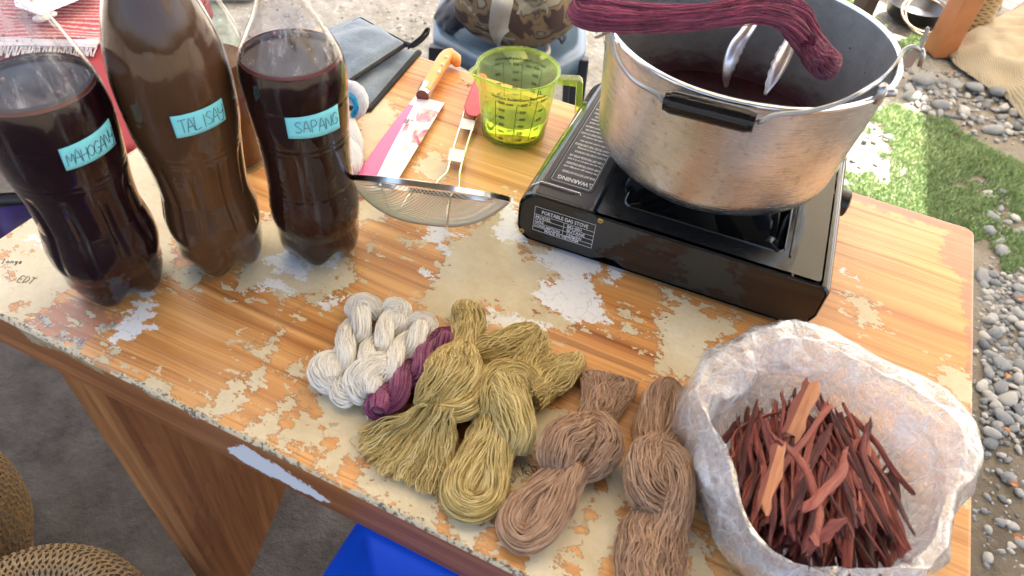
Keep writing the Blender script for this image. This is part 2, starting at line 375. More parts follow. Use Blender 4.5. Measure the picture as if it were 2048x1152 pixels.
STAIN = [ # rosy primer / stained band by the right edge and the left corner
 [(1885,470),(1930,450),(1990,470),(1990,900),(1940,900),(1935,700),(1925,560),(1880,520)],[(1600,300),(1760,385),(1935,445),(1935,475),(1700,400)],
 [(1890,880),(1950,850),(1960,1000),(1900,900)],[(0,650),(60,632),(130,600),(180,605),(240,640),(160,690),(60,680)],
 [(330,495),(352,488),(368,520),(345,530)],[(700,380),(740,390),(790,420),(720,420)],[(985,420),(1030,405),(1020,440),(960,455),(900,450)],
]
GREY = [[(70,635),(95,628),(118,645),(110,665),(80,650)],[(118,660),(165,680),(160,695),(125,680)],[(205,652),(225,648),(215,662)],[(195,775),(220,790),(240,800),(210,800)]]
def sdist(P, poly):
    a = poly; b = np.roll(poly, -1, 0); d2 = np.full(len(P), 1e9); ins = np.zeros(len(P), bool)
    for p, q in zip(a, b):
        e = q-p; w = P-p; h = np.clip((w@e)/(e@e+1e-12), 0, 1); r = w-h[:, None]*e; d2 = np.minimum(d2, (r*r).sum(1))
        c = ((p[1] > P[:, 1]) != (q[1] > P[:, 1]))
        if abs(q[1]-p[1]) > 1e-12: ins ^= c & (P[:, 0] < (q[0]-p[0])*(P[:, 1]-p[1])/(q[1]-p[1])+p[0])
    d = np.sqrt(d2); return np.where(ins, d, -d)
def field(P, polys):
    out = np.full(len(P), -.06)
    for pl in polys:
        lo, hi = pl.min(0)-.05, pl.max(0)+.05; m = ((P > lo) & (P < hi)).all(1)
        if m.any(): out[m] = np.maximum(out[m], sdist(P[m], pl))
    return out
def set_attr(o, nm, v):
    a = o.data.attributes.new(nm, 'FLOAT', 'POINT'); a.data.foreach_set('value', v.astype(np.float32))

def wood_mat():
    m, t, b = node_mat('worn_veneer'); co = objco(t)
    at = lambda nm: (lambda n: (setattr(n, 'attribute_name', nm), n.outputs['Fac'])[1])(t.nodes.new('ShaderNodeAttribute'))
    warp = noise_n(t, mapping(t, co, (2.0, 7, 3)), 1.0, 3, .5)
    sep = N(t, 'ShaderNodeSeparateXYZ'); L(t, co, sep.inputs[0])
    yy = math_n(t, 'MULTIPLY_ADD', warp, .035, sep.outputs[1])
    cmb = N(t, 'ShaderNodeCombineXYZ'); L(t, sep.outputs[0], cmb.inputs[0]); L(t, yy, cmb.inputs[1]); L(t, sep.outputs[2], cmb.inputs[2])
    v = cmb.outputs[0]
    g1 = noise_n(t, mapping(t, v, (.7, 38, 8)), 1, 3, .6); g2 = noise_n(t, mapping(t, v, (2.2, 150, 20)), 1, 4, .65)
    g3 = noise_n(t, mapping(t, v, (7, 420, 30)), 1, 3, .6); big = noise_n(t, mapping(t, v, (1.3, 6, 2)), 1, 3, .5)
    tone = math_n(t, 'ADD', math_n(t, 'MULTIPLY', g1, .55), math_n(t, 'ADD', math_n(t, 'MULTIPLY', g2, .3), math_n(t, 'MULTIPLY', g3, .15)))
    tone = math_n(t, 'ADD', tone, math_n(t, 'MULTIPLY_ADD', big, .3, -.15))
    wood = ramp(t, tone, [(.30, (.26, .085, .022)), (.39, (.46, .18, .046)), (.47, (.62, .29, .088)), (.56, (.74, .40, .145)), (.7, (.80, .51, .23))])
    line = noise_n(t, mapping(t, v, (.9, 95, 14), loc=(3, 1, 0)), 1, 2, .5)
    lm = ramp(t, line, [(.60, 0.0), (.65, 1.0)])
    wood = mix_c(t, math_n(t, 'MULTIPLY', lm, .5), wood, (.18, .055, .016))
    ln2 = ramp(t, noise_n(t, mapping(t, v, (1.6, 260, 20), loc=(7, 3, 0)), 1, 2, .5), [(.62, 0.0), (.66, 1.0)])
    wood = mix_c(t, math_n(t, 'MULTIPLY', ln2, .45), wood, (.22, .07, .02))
    # worn, sanded patches
    worn = ramp(t, noise_n(t, mapping(t, co, (5, 9, 5)), 1, 5, .6), [(.5, 0.0), (.72, 1.0)])
    fine = noise_n(t, co, 260, 4, .7)
    wood = mix_c(t, math_n(t, 'MULTIPLY', worn, math_n(t, 'MULTIPLY_ADD', fine, .7, .05)), wood, (.66, .42, .22))
    nA = noise_n(t, co, 42, 7, .68); nB = noise_n(t, co, 190, 5, .7)
    nM = noise_n(t, mapping(t, co, (70, 120, 80), rot=(0, 0, .5)), 1, 5, .7)
    jag = math_n(t, 'ADD', math_n(t, 'MULTIPLY_ADD', nA, .034, -.017), math_n(t, 'ADD', math_n(t, 'MULTIPLY_ADD', nM, .046, -.023), math_n(t, 'MULTIPLY_ADD', nB, .022, -.011)))
    # flecks scattered round the patches
    fl = math_n(t, 'MULTIPLY', math_n(t, 'GREATER_THAN', noise_n(t, mapping(t, co, (55, 95, 60)), 1, 4, .6), .59), 1.0)
    def mask(name, off=0.0, fleck=.0):
        s = math_n(t, 'ADD', at(name), math_n(t, 'ADD', jag, off))
        mm = math_n(t, 'GREATER_THAN', s, 0)
        if fleck:
            f2 = math_n(t, 'MULTIPLY', fl, math_n(t, 'GREATER_THAN', at(name), -fleck)); mm = math_n(t, 'MAXIMUM', mm, f2)
        return mm, s
    st, _ = mask('stain')
    stw = math_n(t, 'MULTIPLY', st, math_n(t, 'MULTIPLY_ADD', nA, .5, .45))
    wood = mix_c(t, stw, wood, mix_c(t, g2, (.30, .105, .065), (.46, .22, .15)))
    cm, cs = mask('cream', 0, .020)
    ncr = noise_n(t, co, 9, 6, .7)
    cream = ramp(t, ncr, [(.3, (.54, .44, .26)), (.5, (.68, .59, .40)), (.7, (.76, .70, .54))])
    spots = ramp(t, noise_n(t, co, 75, 3, .6), [(.66, 0.0), (.72, 1.0)])
    cream = mix_c(t, math_n(t, 'MULTIPLY', spots, .5), cream, (.25, .15, .07))
    cream = mix_c(t, math_n(t, 'MULTIPLY_ADD', nB, .5, -.12, clamp=True), cream, (.38, .30, .19))
    col = mix_c(t, cm, wood, cream)
    edge = math_n(t, 'MULTIPLY', math_n(t, 'SUBTRACT', 1, cm), ramp(t, math_n(t, 'MULTIPLY', cs, -1), [(.0, 1.0), (.0022, 0.0)]))
    col = mix_c(t, math_n(t, 'MULTIPLY', edge, .55), col, (.16, .05, .015))
    wm, ws = mask('white')
    whitec = mix_c(t, nB, (.70, .71, .72), (.88, .89, .90))
    crk = N(t, 'ShaderNodeTexVoronoi', feature='DISTANCE_TO_EDGE'); crk.inputs['Scale'].default_value = 75; L(t, mapping(t, co, (1, 1, 1)), crk.inputs['Vector'])
    ck = math_n(t, 'MULTIPLY', math_n(t, 'LESS_THAN', crk.outputs['Distance'], .02), math_n(t, 'GREATER_THAN', nA, .53))
    whitec = mix_c(t, math_n(t, 'MULTIPLY', ck, .45), whitec, (.35, .33, .3))
    col = mix_c(t, wm, col, whitec)
    gm, _ = mask('grey')
    gg = mix_c(t, ramp(t, nB, [(.45, 0.0), (.55, 1.0)]), (.10, .10, .09), (.45, .45, .38))
    col = mix_c(t, math_n(t, 'MULTIPLY', gm, .85), col, gg)
    # chipped front lip: cream and dark specks
    lip = math_n(t, 'MULTIPLY', at('lip'), ramp(t, noise_n(t, mapping(t, co, (11, 3, 3)), 1, 3, .6), [(.38, .52), (.58, 1.08)])); lm2 = math_n(t, 'GREATER_THAN', math_n(t, 'MULTIPLY_ADD', nA, 1.6, math_n(t, 'SUBTRACT', lip, 1.12)), 0)
    lipc = mix_c(t, ramp(t, nB, [(.42, 1.0), (.5, 0.0)]), (.56, .48, .32), (.10, .085, .06))
    col = mix_c(t, lm2, col, lipc)
    L(t, col, b.inputs['Base Color'])
    pm = math_n(t, 'MAXIMUM', cm, wm)
    L(t, math_n(t, 'MULTIPLY_ADD', pm, .28, math_n(t, 'MULTIPLY_ADD', nA, .22, .24)), b.inputs['Roughness'])
    h = math_n(t, 'ADD', math_n(t, 'MULTIPLY', pm, -.5), math_n(t, 'ADD', math_n(t, 'MULTIPLY', g2, .18), math_n(t, 'MULTIPLY', nB, .12)))
    h = math_n(t, 'ADD', h, math_n(t, 'MULTIPLY', wm, .35))
    b.inputs['Coat Weight'].default_value = .12; b.inputs['Coat Roughness'].default_value = .28
    bump(t, b, h, .75, .0016); return m

def apron_mat():
    m, t, b = node_mat('table_edge_wood'); co = objco(t)
    v = mapping(t, co, (1.2, 30, 46)); g1 = noise_n(t, v, 1, 4, .6, .4); g2 = noise_n(t, mapping(t, co, (6, 200, 260)), 1, 3)
    tone = math_n(t, 'ADD', math_n(t, 'MULTIPLY', g1, .7), math_n(t, 'MULTIPLY', g2, .3))
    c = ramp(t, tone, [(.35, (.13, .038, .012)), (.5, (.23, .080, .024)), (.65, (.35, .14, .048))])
    a = t.nodes.new('ShaderNodeAttribute'); a.attribute_name = 'white'
    a2 = t.nodes.new('ShaderNodeAttribute'); a2.attribute_name = 'cream'
    nA = noise_n(t, co, 55, 7, .68); j = math_n(t, 'ADD', math_n(t, 'MULTIPLY_ADD', nA, .026, -.013), math_n(t, 'MULTIPLY_ADD', noise_n(t, co, 160, 5, .75), .024, -.012))
    wm = math_n(t, 'GREATER_THAN', math_n(t, 'ADD', a.outputs['Fac'], math_n(t, 'SUBTRACT', j, .0035)), 0); cm = math_n(t, 'GREATER_THAN', math_n(t, 'ADD', a2.outputs['Fac'], j), 0)
    c = mix_c(t, cm, c, mix_c(t, nA, (.26, .2, .12), (.42, .36, .24))); c = mix_c(t, wm, c, (.62, .66, .7))
    L(t, c, b.inputs['Base Color']); b.inputs['Roughness'].default_value = .42
    bump(t, b, math_n(t, 'ADD', math_n(t, 'MULTIPLY', wm, -.6), math_n(t, 'MULTIPLY', tone, .5)), .4, .001); return m
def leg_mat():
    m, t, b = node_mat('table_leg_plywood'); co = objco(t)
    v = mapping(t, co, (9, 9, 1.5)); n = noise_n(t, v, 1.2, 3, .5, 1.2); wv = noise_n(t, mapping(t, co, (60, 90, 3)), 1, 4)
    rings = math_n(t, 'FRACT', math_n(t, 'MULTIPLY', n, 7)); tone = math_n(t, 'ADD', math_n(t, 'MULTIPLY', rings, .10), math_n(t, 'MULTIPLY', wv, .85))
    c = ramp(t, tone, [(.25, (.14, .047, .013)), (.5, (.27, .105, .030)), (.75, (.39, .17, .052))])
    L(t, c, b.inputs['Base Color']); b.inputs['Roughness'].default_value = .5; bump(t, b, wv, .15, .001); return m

def build_table():
    T = thing('wooden_table', 'worn wooden work table with peeling veneer and cream and white bare patches', 'table', TO, (0, 0, TA))
    ns, ntt = 620, 420; Ls, Lt = .99, .657
    s = np.linspace(-Ls, 0, ns); tt = np.linspace(-Lt, 0, ntt)
    S_, T_ = np.meshgrid(s, tt); P = np.stack([S_.ravel(), T_.ravel()], 1)
    rc = .014  # rounded corners: push the outermost vertices in
    Q = P.copy()
    for cx, cy, sx, sy in ((-rc, -rc, 1, 1), (-Ls+rc, -rc, -1, 1), (-rc, -Lt+rc, 1, -1), (-Ls+rc, -Lt+rc, -1, -1)):
        dx = (Q[:, 0]-cx)*sx; dy = (Q[:, 1]-cy)*sy; m = (dx > 0) & (dy > 0)
        mx = np.maximum(dx, dy); ln = np.hypot(dx, dy)+1e-9; k = mx/ln
        Q[m, 0] = cx+sx*dx[m]*k[m]; Q[m, 1] = cy+sy*dy[m]*k[m]
    d = np.minimum.reduce([P[:, 0]+Ls, -P[:, 0], P[:, 1]+Lt, -P[:, 1]])
    z = np.where(d < .004, -.0045*(1-np.sqrt(np.clip(1-(1-d/.004)**2, 0, 1))), 0)
    nz = np.array([mnoise.noise((float(a)*4, float(b)*4, 1.)) for a, b in P[::1]])
    z = z+.0004*nz
    V = np.c_[Q, z]; i, j = np.meshgrid(np.arange(ntt-1), np.arange(ns-1), indexing='ij'); q = (i*ns+j).ravel()
    F = np.stack([q, q+1, q+1+ns, q+ns], 1)
    o = mk('tabletop', V, F, wood_mat(), T, smooth=True); o.location = (0, 0, TZ)
    cr = field(P, [poly_st(p) for p in CREAM]); ho = field(P, [poly_st(p) for p in HOLES]); cr = np.minimum(cr, -ho)
    cr = np.where(ho <= -.0599, np.where(cr > .05, .05, cr), cr)
    wh = field(P, [poly_st(p) for p in WHITE])
    set_attr(o, 'cream', cr); set_attr(o, 'white', wh)
    set_attr(o, 'stain', field(P, [poly_st(p) for p in STAIN])); set_attr(o, 'grey', field(P, [poly_st(p) for p in GREY]))
    dl = np.minimum(P[:, 1]+Lt, np.minimum(P[:, 0]+Ls+.004, -P[:, 0]+.004))
    set_attr(o, 'lip', np.clip(1-dl/.0085, 0, 1)*np.where(P[:, 1]+Lt < .02, 1.0, .75)*.62)
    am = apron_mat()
    def board(name, s0, s1, t0, t1, attrs=False):
        n = 200 if attrs else 2
        S = np.linspace(s0, s1, n); Z = np.linspace(-.062, -.0035, 24 if attrs else 2)
        V = []; F = []
        if attrs:
            for zz in Z:
                for x in S: V.append((x, t0, zz))
            m = len(Z)
            for a in range(m-1):
                for c in range(n-1): F.append((a*n+c, a*n+c+1, (a+1)*n+c+1, (a+1)*n+c))
            k = len(V); V += [(s0, t1, Z[0]), (s1, t1, Z[0]), (s1, t1, Z[-1]), (s0, t1, Z[-1]), (s0, t0, Z[0]), (s1, t0, Z[0]), (s1, t0, Z[-1]), (s0, t0, Z[-1])]
            F += [(k, k+3, k+2, k+1), (k, k+1, k+5, k+4), (k+2, k+3, k+7, k+6), (k+1, k+2, k+6, k+5), (k, k+4, k+7, k+3)]
            bo = mk(name, V, F, am, T); bo.location = (0, 0, TZ)
            P2 = np.array([(v[0], v[2]) for v in V])
            def pz(px): return np.array([(ST(Q_)[0], Q_[2]-TZ) for Q_ in (Upl(x, y, TW(0, t0), E2) for x, y in px)])
            set_attr(bo, 'white', field(P2, [pz([(452,888),(480,885),(560,930),(640,985),(668,1008),(640,1005),(560,965),(500,935),(455,905)]), pz([(368,820),(395,835),(400,842),(380,832)])]))
            set_attr(bo, 'cream', field(P2, [pz([(22,645),(90,668),(160,700),(228,742),(200,745),(150,715),(130,705),(80,690),(60,680)]), pz([(280,770),(345,800),(330,806),(290,785)])]))
        else:
            mb = MB(); mb.box(((s0+s1)/2, (t0+t1)/2, TZ-.0325), (s1-s0, t1-t0, .058)); bo = mb.build(name, am, T)
            for nm in ('white', 'cream'): set_attr(bo, nm, np.full(len(bo.data.vertices), -.05))
        return bo
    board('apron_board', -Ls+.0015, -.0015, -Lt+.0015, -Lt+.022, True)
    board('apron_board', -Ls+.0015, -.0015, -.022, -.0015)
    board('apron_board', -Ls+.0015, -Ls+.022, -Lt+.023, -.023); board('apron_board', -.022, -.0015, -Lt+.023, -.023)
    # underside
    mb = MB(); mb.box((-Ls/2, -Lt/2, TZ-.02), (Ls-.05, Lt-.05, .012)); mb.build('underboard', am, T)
    lm = leg_mat()
    prof = [(-.650, TZ-.063), (-.640, .0), (-.598, .0), (-.592, .07), (-.47, .165), (-.33, .36), (-.22, TZ-.063)]
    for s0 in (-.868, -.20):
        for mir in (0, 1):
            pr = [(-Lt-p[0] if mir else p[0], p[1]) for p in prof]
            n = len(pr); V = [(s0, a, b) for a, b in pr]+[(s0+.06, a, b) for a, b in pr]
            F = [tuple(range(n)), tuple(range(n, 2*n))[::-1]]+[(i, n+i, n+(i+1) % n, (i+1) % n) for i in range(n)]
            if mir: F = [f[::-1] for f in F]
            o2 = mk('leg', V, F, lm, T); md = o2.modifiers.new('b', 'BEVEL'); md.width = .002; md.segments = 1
    ink = simple('pen_ink', (.03, .03, .05), .6)
    def pen(txt, px, ang, h, name='pen_writing', seed=1):
        c = ST(U(*px)); ca, sa = math.cos(ang), math.sin(ang)
        fn = lambda u, v: (c[0]+u*ca-v*sa, c[1]+u*sa+v*ca, .0002)
        mb = handwrite(txt, fn, h, .00028, seed=seed); o3 = mb.build(name, ink, T); o3.location = (0, 0, TZ); return o3
    pen('longe', (2, 527), R(28), .0065); pen('EDT', (33, 563), R(14), .009); pen('Dist', (1025, 965), R(60), .010); pen('Ko', (1045, 952), R(38), .013)
    pen('WIL', (945, 170), R(168), .014); pen('SCD', (893, 142), R(168), .011)
    return T
TABLE = build_table()
# ================================================================== bottles
def thin_plastic(name, tint=(1, 1, 1), rough=.04, rim=.5, hazy=0.0):
    m, t, b = node_mat(name); t.nodes.remove(b); o = [n for n in t.nodes if n.type == 'OUTPUT_MATERIAL'][0]
    tr = N(t, 'ShaderNodeBsdfTransparent'); tr.inputs[0].default_value = (*tint, 1)
    gl = N(t, 'ShaderNodeBsdfGlossy'); gl.inputs['Roughness'].default_value = rough
    pass
    lw = N(t, 'ShaderNodeLayerWeight'); lw.inputs[0].default_value = .35
    co = objco(t); nz = noise_n(t, mapping(t, co, (40, 40, 18)), 1, 4, .6)
    bn = N(t, 'ShaderNodeBump'); bn.inputs['Strength'].default_value = .55; bn.inputs['Distance'].default_value = .001
    L(t, nz, bn.inputs['Height']); L(t, bn.outputs[0], gl.inputs['Normal']); fr = thin_fresnel(t, 1.5, bn.outputs[0])
    mx = N(t, 'ShaderNodeMixShader'); L(t, math_n(t, 'MULTIPLY_ADD', fr.outputs[0], 1.5, -.024, clamp=True), mx.inputs[0]); L(t, tr.outputs[0], mx.inputs[1]); L(t, gl.outputs[0], mx.inputs[2])
    df = N(t, 'ShaderNodeBsdfTranslucent'); df.inputs[0].default_value = (.75*tint[0], .75*tint[1], .75*tint[2], 1)
    dd = N(t, 'ShaderNodeBsdfDiffuse'); dd.inputs[0].default_value = (.7*tint[0], .7*tint[1], .7*tint[2], 1)
    m1 = N(t, 'ShaderNodeMixShader'); m1.inputs[0].default_value = .5; L(t, df.outputs[0], m1.inputs[1]); L(t, dd.outputs[0], m1.inputs[2])
    m2 = N(t, 'ShaderNodeMixShader'); scuff_glint = ramp(t, noise_n(t, mapping(t, co, (130, 130, 9), rot=(.05, .03, 0)), 1, 5, .7), [(.56, 0.0), (.74, .17)])  # pale streaks: scuffs that double as painted highlights
    L(t, math_n(t, 'ADD', scuff_glint, math_n(t, 'MULTIPLY_ADD', math_n(t, 'POWER', lw.outputs['Facing'], 3.5), rim, hazy), clamp=True), m2.inputs[0])
    L(t, mx.outputs[0], m2.inputs[1]); L(t, m1.outputs[0], m2.inputs[2]); L(t, m2.outputs[0], o.inputs[0]); return m
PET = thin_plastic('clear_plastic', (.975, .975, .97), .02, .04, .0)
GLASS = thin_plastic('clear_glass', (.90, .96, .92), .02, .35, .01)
def glint_film_mat():  # film whose pale streaks stand in for bright highlights
    m, t, b = node_mat('painted_glint_film'); t.nodes.remove(b); o = [n for n in t.nodes if n.type == 'OUTPUT_MATERIAL'][0]; co = objco(t)
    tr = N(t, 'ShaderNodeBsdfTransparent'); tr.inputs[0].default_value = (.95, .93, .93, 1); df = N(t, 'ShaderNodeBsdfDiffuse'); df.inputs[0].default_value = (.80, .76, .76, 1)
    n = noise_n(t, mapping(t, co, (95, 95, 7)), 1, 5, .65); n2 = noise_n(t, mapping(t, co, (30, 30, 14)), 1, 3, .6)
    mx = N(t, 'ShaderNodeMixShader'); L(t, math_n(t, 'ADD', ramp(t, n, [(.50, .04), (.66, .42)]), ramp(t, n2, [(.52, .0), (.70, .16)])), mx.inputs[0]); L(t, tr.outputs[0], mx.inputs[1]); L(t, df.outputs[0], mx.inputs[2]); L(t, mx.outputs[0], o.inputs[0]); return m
GLINT_FILM = glint_film_mat(); DROP = simple('dye_droplet', (.34, .20, .20), .08, spec=.8)
def liquid_clear(name, absorb, density, surf=(1, 1, 1)):
    m, t, b = node_mat(name); b.inputs['Base Color'].default_value = (*surf, 1); b.inputs['Transmission Weight'].default_value = 1
    b.inputs['IOR'].default_value = 1.25; b.inputs['Roughness'].default_value = .03
    v = N(t, 'ShaderNodeVolumeAbsorption'); v.inputs[0].default_value = (*absorb, 1); v.inputs[1].default_value = density
    o = [n for n in t.nodes if n.type == 'OUTPUT_MATERIAL'][0]; L(t, v.outputs[0], o.inputs['Volume']); return m
def liquid_cloudy(name, c0, c1, rough=.12):
    m, t, b = node_mat(name); co = objco(t); n = noise_n(t, mapping(t, co, (22, 22, 9)), 1, 5, .6)
    L(t, mix_c(t, n, c0, c1), b.inputs['Base Color']); b.inputs['Roughness'].default_value = rough
    b.inputs['Specular IOR Level'].default_value = .12
    bump(t, b, noise_n(t, mapping(t, co, (30, 30, 12)), 1, 3), .15, .002); return m

FOOT = [(0, .012, .013), (.012, .008, .013), (.021, .0015, .013), (.029, .0, .0145), (.036, .0035, .018), (.041, .011, .024), (.043, .020, .032)]
def bottle_surf(prof, rs, scale_r=1.0, inset=0.0, top=None, flute=None, dots=None, nth=160):
    "prof: [(r,z)] from z~.045 up. returns verts, faces (open top) of a five-footed bottle"
    P = crom(prof, 200)
    if top is not None:
        k = np.searchsorted(P[:, 1], top); rt = np.interp(top, P[:, 1], P[:, 0]); P = np.vstack([P[:k], [rt, top]])
    rows = []
    f0 = np.array(FOOT)*np.array([rs, 1, 1]); F_ = crom(f0, 22)
    th = np.arange(nth)*2*np.pi/nth; wv = np.power(.5+.5*np.cos(5*th+.9), .8)
    V = []
    for r, zf, zv in F_: V.append(np.stack([(r-inset)*np.cos(th), (r-inset)*np.sin(th), zf*wv+zv*(1-wv)+inset], 1))
    zj = F_[-1][1]*wv+F_[-1][2]*(1-wv)
    for r, z in P:
        bl = max(0, 1-(z-prof[0][1])/.02)   # blend the scalloped foot into the round wall
        rr = np.full(nth, r)*(1-.02*bl*(1-wv))
        zz = np.full(nth, z)
        if z > .15: rr = rr*(1+.006*np.sin(2*th+z*31)+.0035*np.sin(5*th-z*70)+.002*np.sin(9*th+z*140))
        if flute and flute[0] < z < flute[1]:
            a = math.sin(math.pi*(z-flute[0])/(flute[1]-flute[0]))**.5; rr = rr*(1-flute[2]*a*np.power(np.abs(np.cos(flute[3]*th)), 14)+.012*a*np.exp(-((np.abs(np.cos(flute[3]*th))-.80)/.05)**2))
        for gz in (.098, .152, .158, .196): rr = rr*(1-.010*math.exp(-((z-gz)/.0011)**2))
        if dots and dots[0] < z < dots[1]:
            rr = rr*(1+.012*np.clip(np.cos(22*th)*math.cos((z-dots[0])*2*math.pi/.0085)-.35, 0, 1))
        V.append(np.stack([(rr-inset)*np.cos(th), (rr-inset)*np.sin(th), zz], 1))
    K = len(V); V = np.vstack(V)
    i, j = np.meshgrid(np.arange(K-1), np.arange(nth), indexing='ij'); q = (i*nth+j).ravel(); q2 = (i*nth+(j+1) % nth).ravel()
    F = np.stack([q, q2, q2+nth, q+nth], 1)
    return V, F, K, nth
def cyl_hit(px, py, c, r):
    d = FW+(px-1024)/FPX*RT-(py-576)/FPX*UPV; o = np.array([0, 0, CAMZ])
    a = d[0]**2+d[1]**2; ox, oy = o[0]-c[0], o[1]-c[1]; bb = 2*(ox*d[0]+oy*d[1]); cc = ox*ox+oy*oy-r*r
    D = bb*bb-4*a*cc; tt = (-bb-math.sqrt(max(D, 0)))/(2*a); P = o+d*tt
    return math.atan2(P[1]-c[1], P[0]-c[0]), P[2]-c[2]
CYAN = simple('sticky_note_paper', (.22, .70, .78), .7, var=.05)
INK = simple('ballpoint_ink', (.05, .06, .12), .5)
def add_label(root, c, px4, txt, prof, h, name='paper_label', off=.0012, adv=1.2, u0=.10, v0=.24):
    "px4: bottom-left, bottom-right, top-right, top-left in the photograph"
    rr = lambda z: float(np.interp(z, [p[1] for p in prof], [p[0] for p in prof]))
    hit = []
    for x, y in px4:
        r = .047
        for _ in range(6): th, z = cyl_hit(x, y, c, r); r = rr(z)+off
        hit.append((th, z))
    hit = np.array(hit)
    def at(u, v, o=off):
        a = (1-u)*(1-v)*hit[0]+u*(1-v)*hit[1]+u*v*hit[2]+(1-u)*v*hit[3]; r = rr(a[1])+o
        return np.array([r*math.cos(a[0]), r*math.sin(a[0]), a[1]])
    V = [at(u, v) for v in np.linspace(0, 1, 6) for u in np.linspace(0, 1, 24)]
    F = [(j*24+i, j*24+i+1, (j+1)*24+i+1, (j+1)*24+i) for j in range(5) for i in range(23)]
    lab = mk(name, V, F, CYAN, root, smooth=True); md = lab.modifiers.new('s', 'SOLIDIFY'); md.thickness = .00025
    w = np.linalg.norm(at(1, .5)-at(0, .5)); hh = np.linalg.norm(at(.5, 1)-at(.5, 0))
    tot = sum(adv*(h/1.45)*(.75 if ch != 'I' else .55) for ch in txt); kx = w*(.97-u0)/tot
    mb = handwrite(txt, lambda a, b: at(u0+a*kx/w, v0+b/hh, off+.0004), h, .00026, adv=adv, seed=len(txt))
    mb.build('handwriting', INK, lab)
    return lab
def make_bottle(name, label, base_px, prof, rs, level, liq, lab, flute=None, dots=None, shell=PET, rimcol=None):
    c = U(*base_px); root = thing(name, label, 'bottle', c, (0, 0, 0), None)
    V, F, K, n = bottle_surf(prof, rs, flute=flute, dots=dots)
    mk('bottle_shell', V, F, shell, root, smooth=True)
    V, F, K, n = bottle_surf(prof, rs, inset=.0008, top=level, flute=flute, dots=dots)
    F = [tuple(f) for f in F]; ctr = len(V)
    # liquid surface with a small meniscus
    lastr = V[(K-1)*n:]; rin = lastr*np.array([.97, .97, 1])+np.array([0, 0, -.0012]); V = np.vstack([V, rin])
    F += [((K-1)*n+j, (K-1)*n+(j+1) % n, K*n+(j+1) % n, K*n+j) for j in range(n)]; F.append(tuple(K*n+j for j in range(n)))
    F.append(tuple(range(n))[::-1])
    lq = mk('liquid', V, F, liq, root, smooth=True)
    lq.data.polygons[len(lq.data.polygons)-2].use_smooth = False
    if level < .30:   # pale streaked film painting highlights on the empty shoulder, plus droplets
        pr = crom(prof, 120); pr = pr[(pr[:, 1] > level+.004) & (pr[:, 1] < .345)]
        mf = GLINT_FILM; MB().lathe([(r-.0012, z) for r, z in pr], 96).build('inner_glint_film', mf, root, smooth=True)
        rd = random.Random(int(level*1e4)); md_ = MB()
        for _ in range(26):
            r, z = pr[rd.randrange(len(pr)//2)]; a = rd.uniform(0, 6.283); q = rd.uniform(.0005, .0016); cc_ = ((r-.0012)*math.cos(a), (r-.0012)*math.sin(a), z)
            md_.lathe([(0, -q), (q*.7, -q*.7), (q, 0), (q*.7, q*.7), (0, q)], 8, c=cc_)
        dr_ = md_.build('droplets', DROP, root, smooth=True); dr_['kind'] = 'stuff'
    if rimcol:   # thin stained film where the dye climbs the wall
        pr = np.array(prof); zz = np.linspace(level+.0002, level+.0032, 4); rr = np.interp(zz, pr[:, 1], pr[:, 0])-.0006
        MB().lathe(list(zip(rr-.0001, zz)), 120).build('dye_film', simple('dye_stain', rimcol, .4), root, smooth=True)
    return root, c
PM_ = [(.0462, .040), (.0490, .055), (.0492, .070), (.0470, .085), (.0448, .100), (.0450, .125), (.0475, .150), (.0500, .175), (.0510, .200), (.0490, .225), (.0430, .250), (.0345, .275), (.0250, .300), (.0170, .325), (.0140, .345), (.0140, .360)]
PT_ = [(.0430, .040), (.0455, .055), (.0455, .070), (.0430, .085), (.0412, .100), (.0425, .125), (.0450, .150), (.0480, .175), (.0490, .200), (.0485, .225), (.0455, .250), (.0390, .275), (.0290, .300), (.0190, .325), (.0140, .345), (.0140, .360)]
PS_ = [(.0430, .040), (.0455, .055), (.0455, .070), (.0440, .085), (.0428, .100), (.0430, .125), (.0440, .150), (.0455, .175), (.0470, .200), (.0470, .218), (.0440, .234), (.0350, .253), (.0250, .272), (.0190, .288), (.0155, .302), (.0140, .340)]
L_M = liquid_cloudy('dark_purple_dye', (.007, .0010, .0035), (.016, .003, .006), .2)
L_T = liquid_cloudy('cloudy_brown_dye', (.060, .026, .011), (.105, .050, .022), .25)
L_S = liquid_cloudy('maroon_dye', (.009, .0010, .0022), (.020, .004, .004), .2)
b1, c1 = make_bottle('dye_bottle', 'large plastic bottle of near-black dye with blue label MAHOGANY, leftmost on the table', (247, 566), PM_, 1.06, .230, L_M, None, flute=(.055, .145, .07, 5), rimcol=(.13, .025, .012))
add_label(b1, c1, [(133, 342), (232, 287), (217, 236), (116, 300)], 'MAHOGANY', PM_, .0125, adv=.98, u0=.06, v0=.18)
b2, c2 = make_bottle('dye_bottle', 'plastic bottle filled with cloudy brown dye with blue label TALISAY, middle of the three', (452, 512), PT_, 1.0, .328, L_T, None, flute=(.055, .15, .07, 5))
add_label(b2, c2, [(354, 277), (452, 238), (443, 196), (339, 234)], 'TALISAY', PT_, .0125, adv=1.0, u0=.10, v0=.22)
b3, c3 = make_bottle('dye_bottle', 'plastic bottle of dark maroon dye with blue label SAPANG and clear empty shoulders', (644, 492), PS_, 1.0, .231, L_S, None, dots=(.055, .125), rimcol=(.14, .005, .018))
add_label(b3, c3, [(577, 277), (680, 255), (675, 208), (569, 236)], 'SAPANG', PS_, .0125, adv=1.12, u0=.14, v0=.26)
for b_ in (b1, b2, b3):
    mb = MB(); mb.lathe([(.0165, .352), (.0165, .372), (.0145, .374), (0.001, .374)], 40)
    mb.build('bottle_cap', simple('cap_plastic', (.5, .03, .03), .4), b_, autos=40)
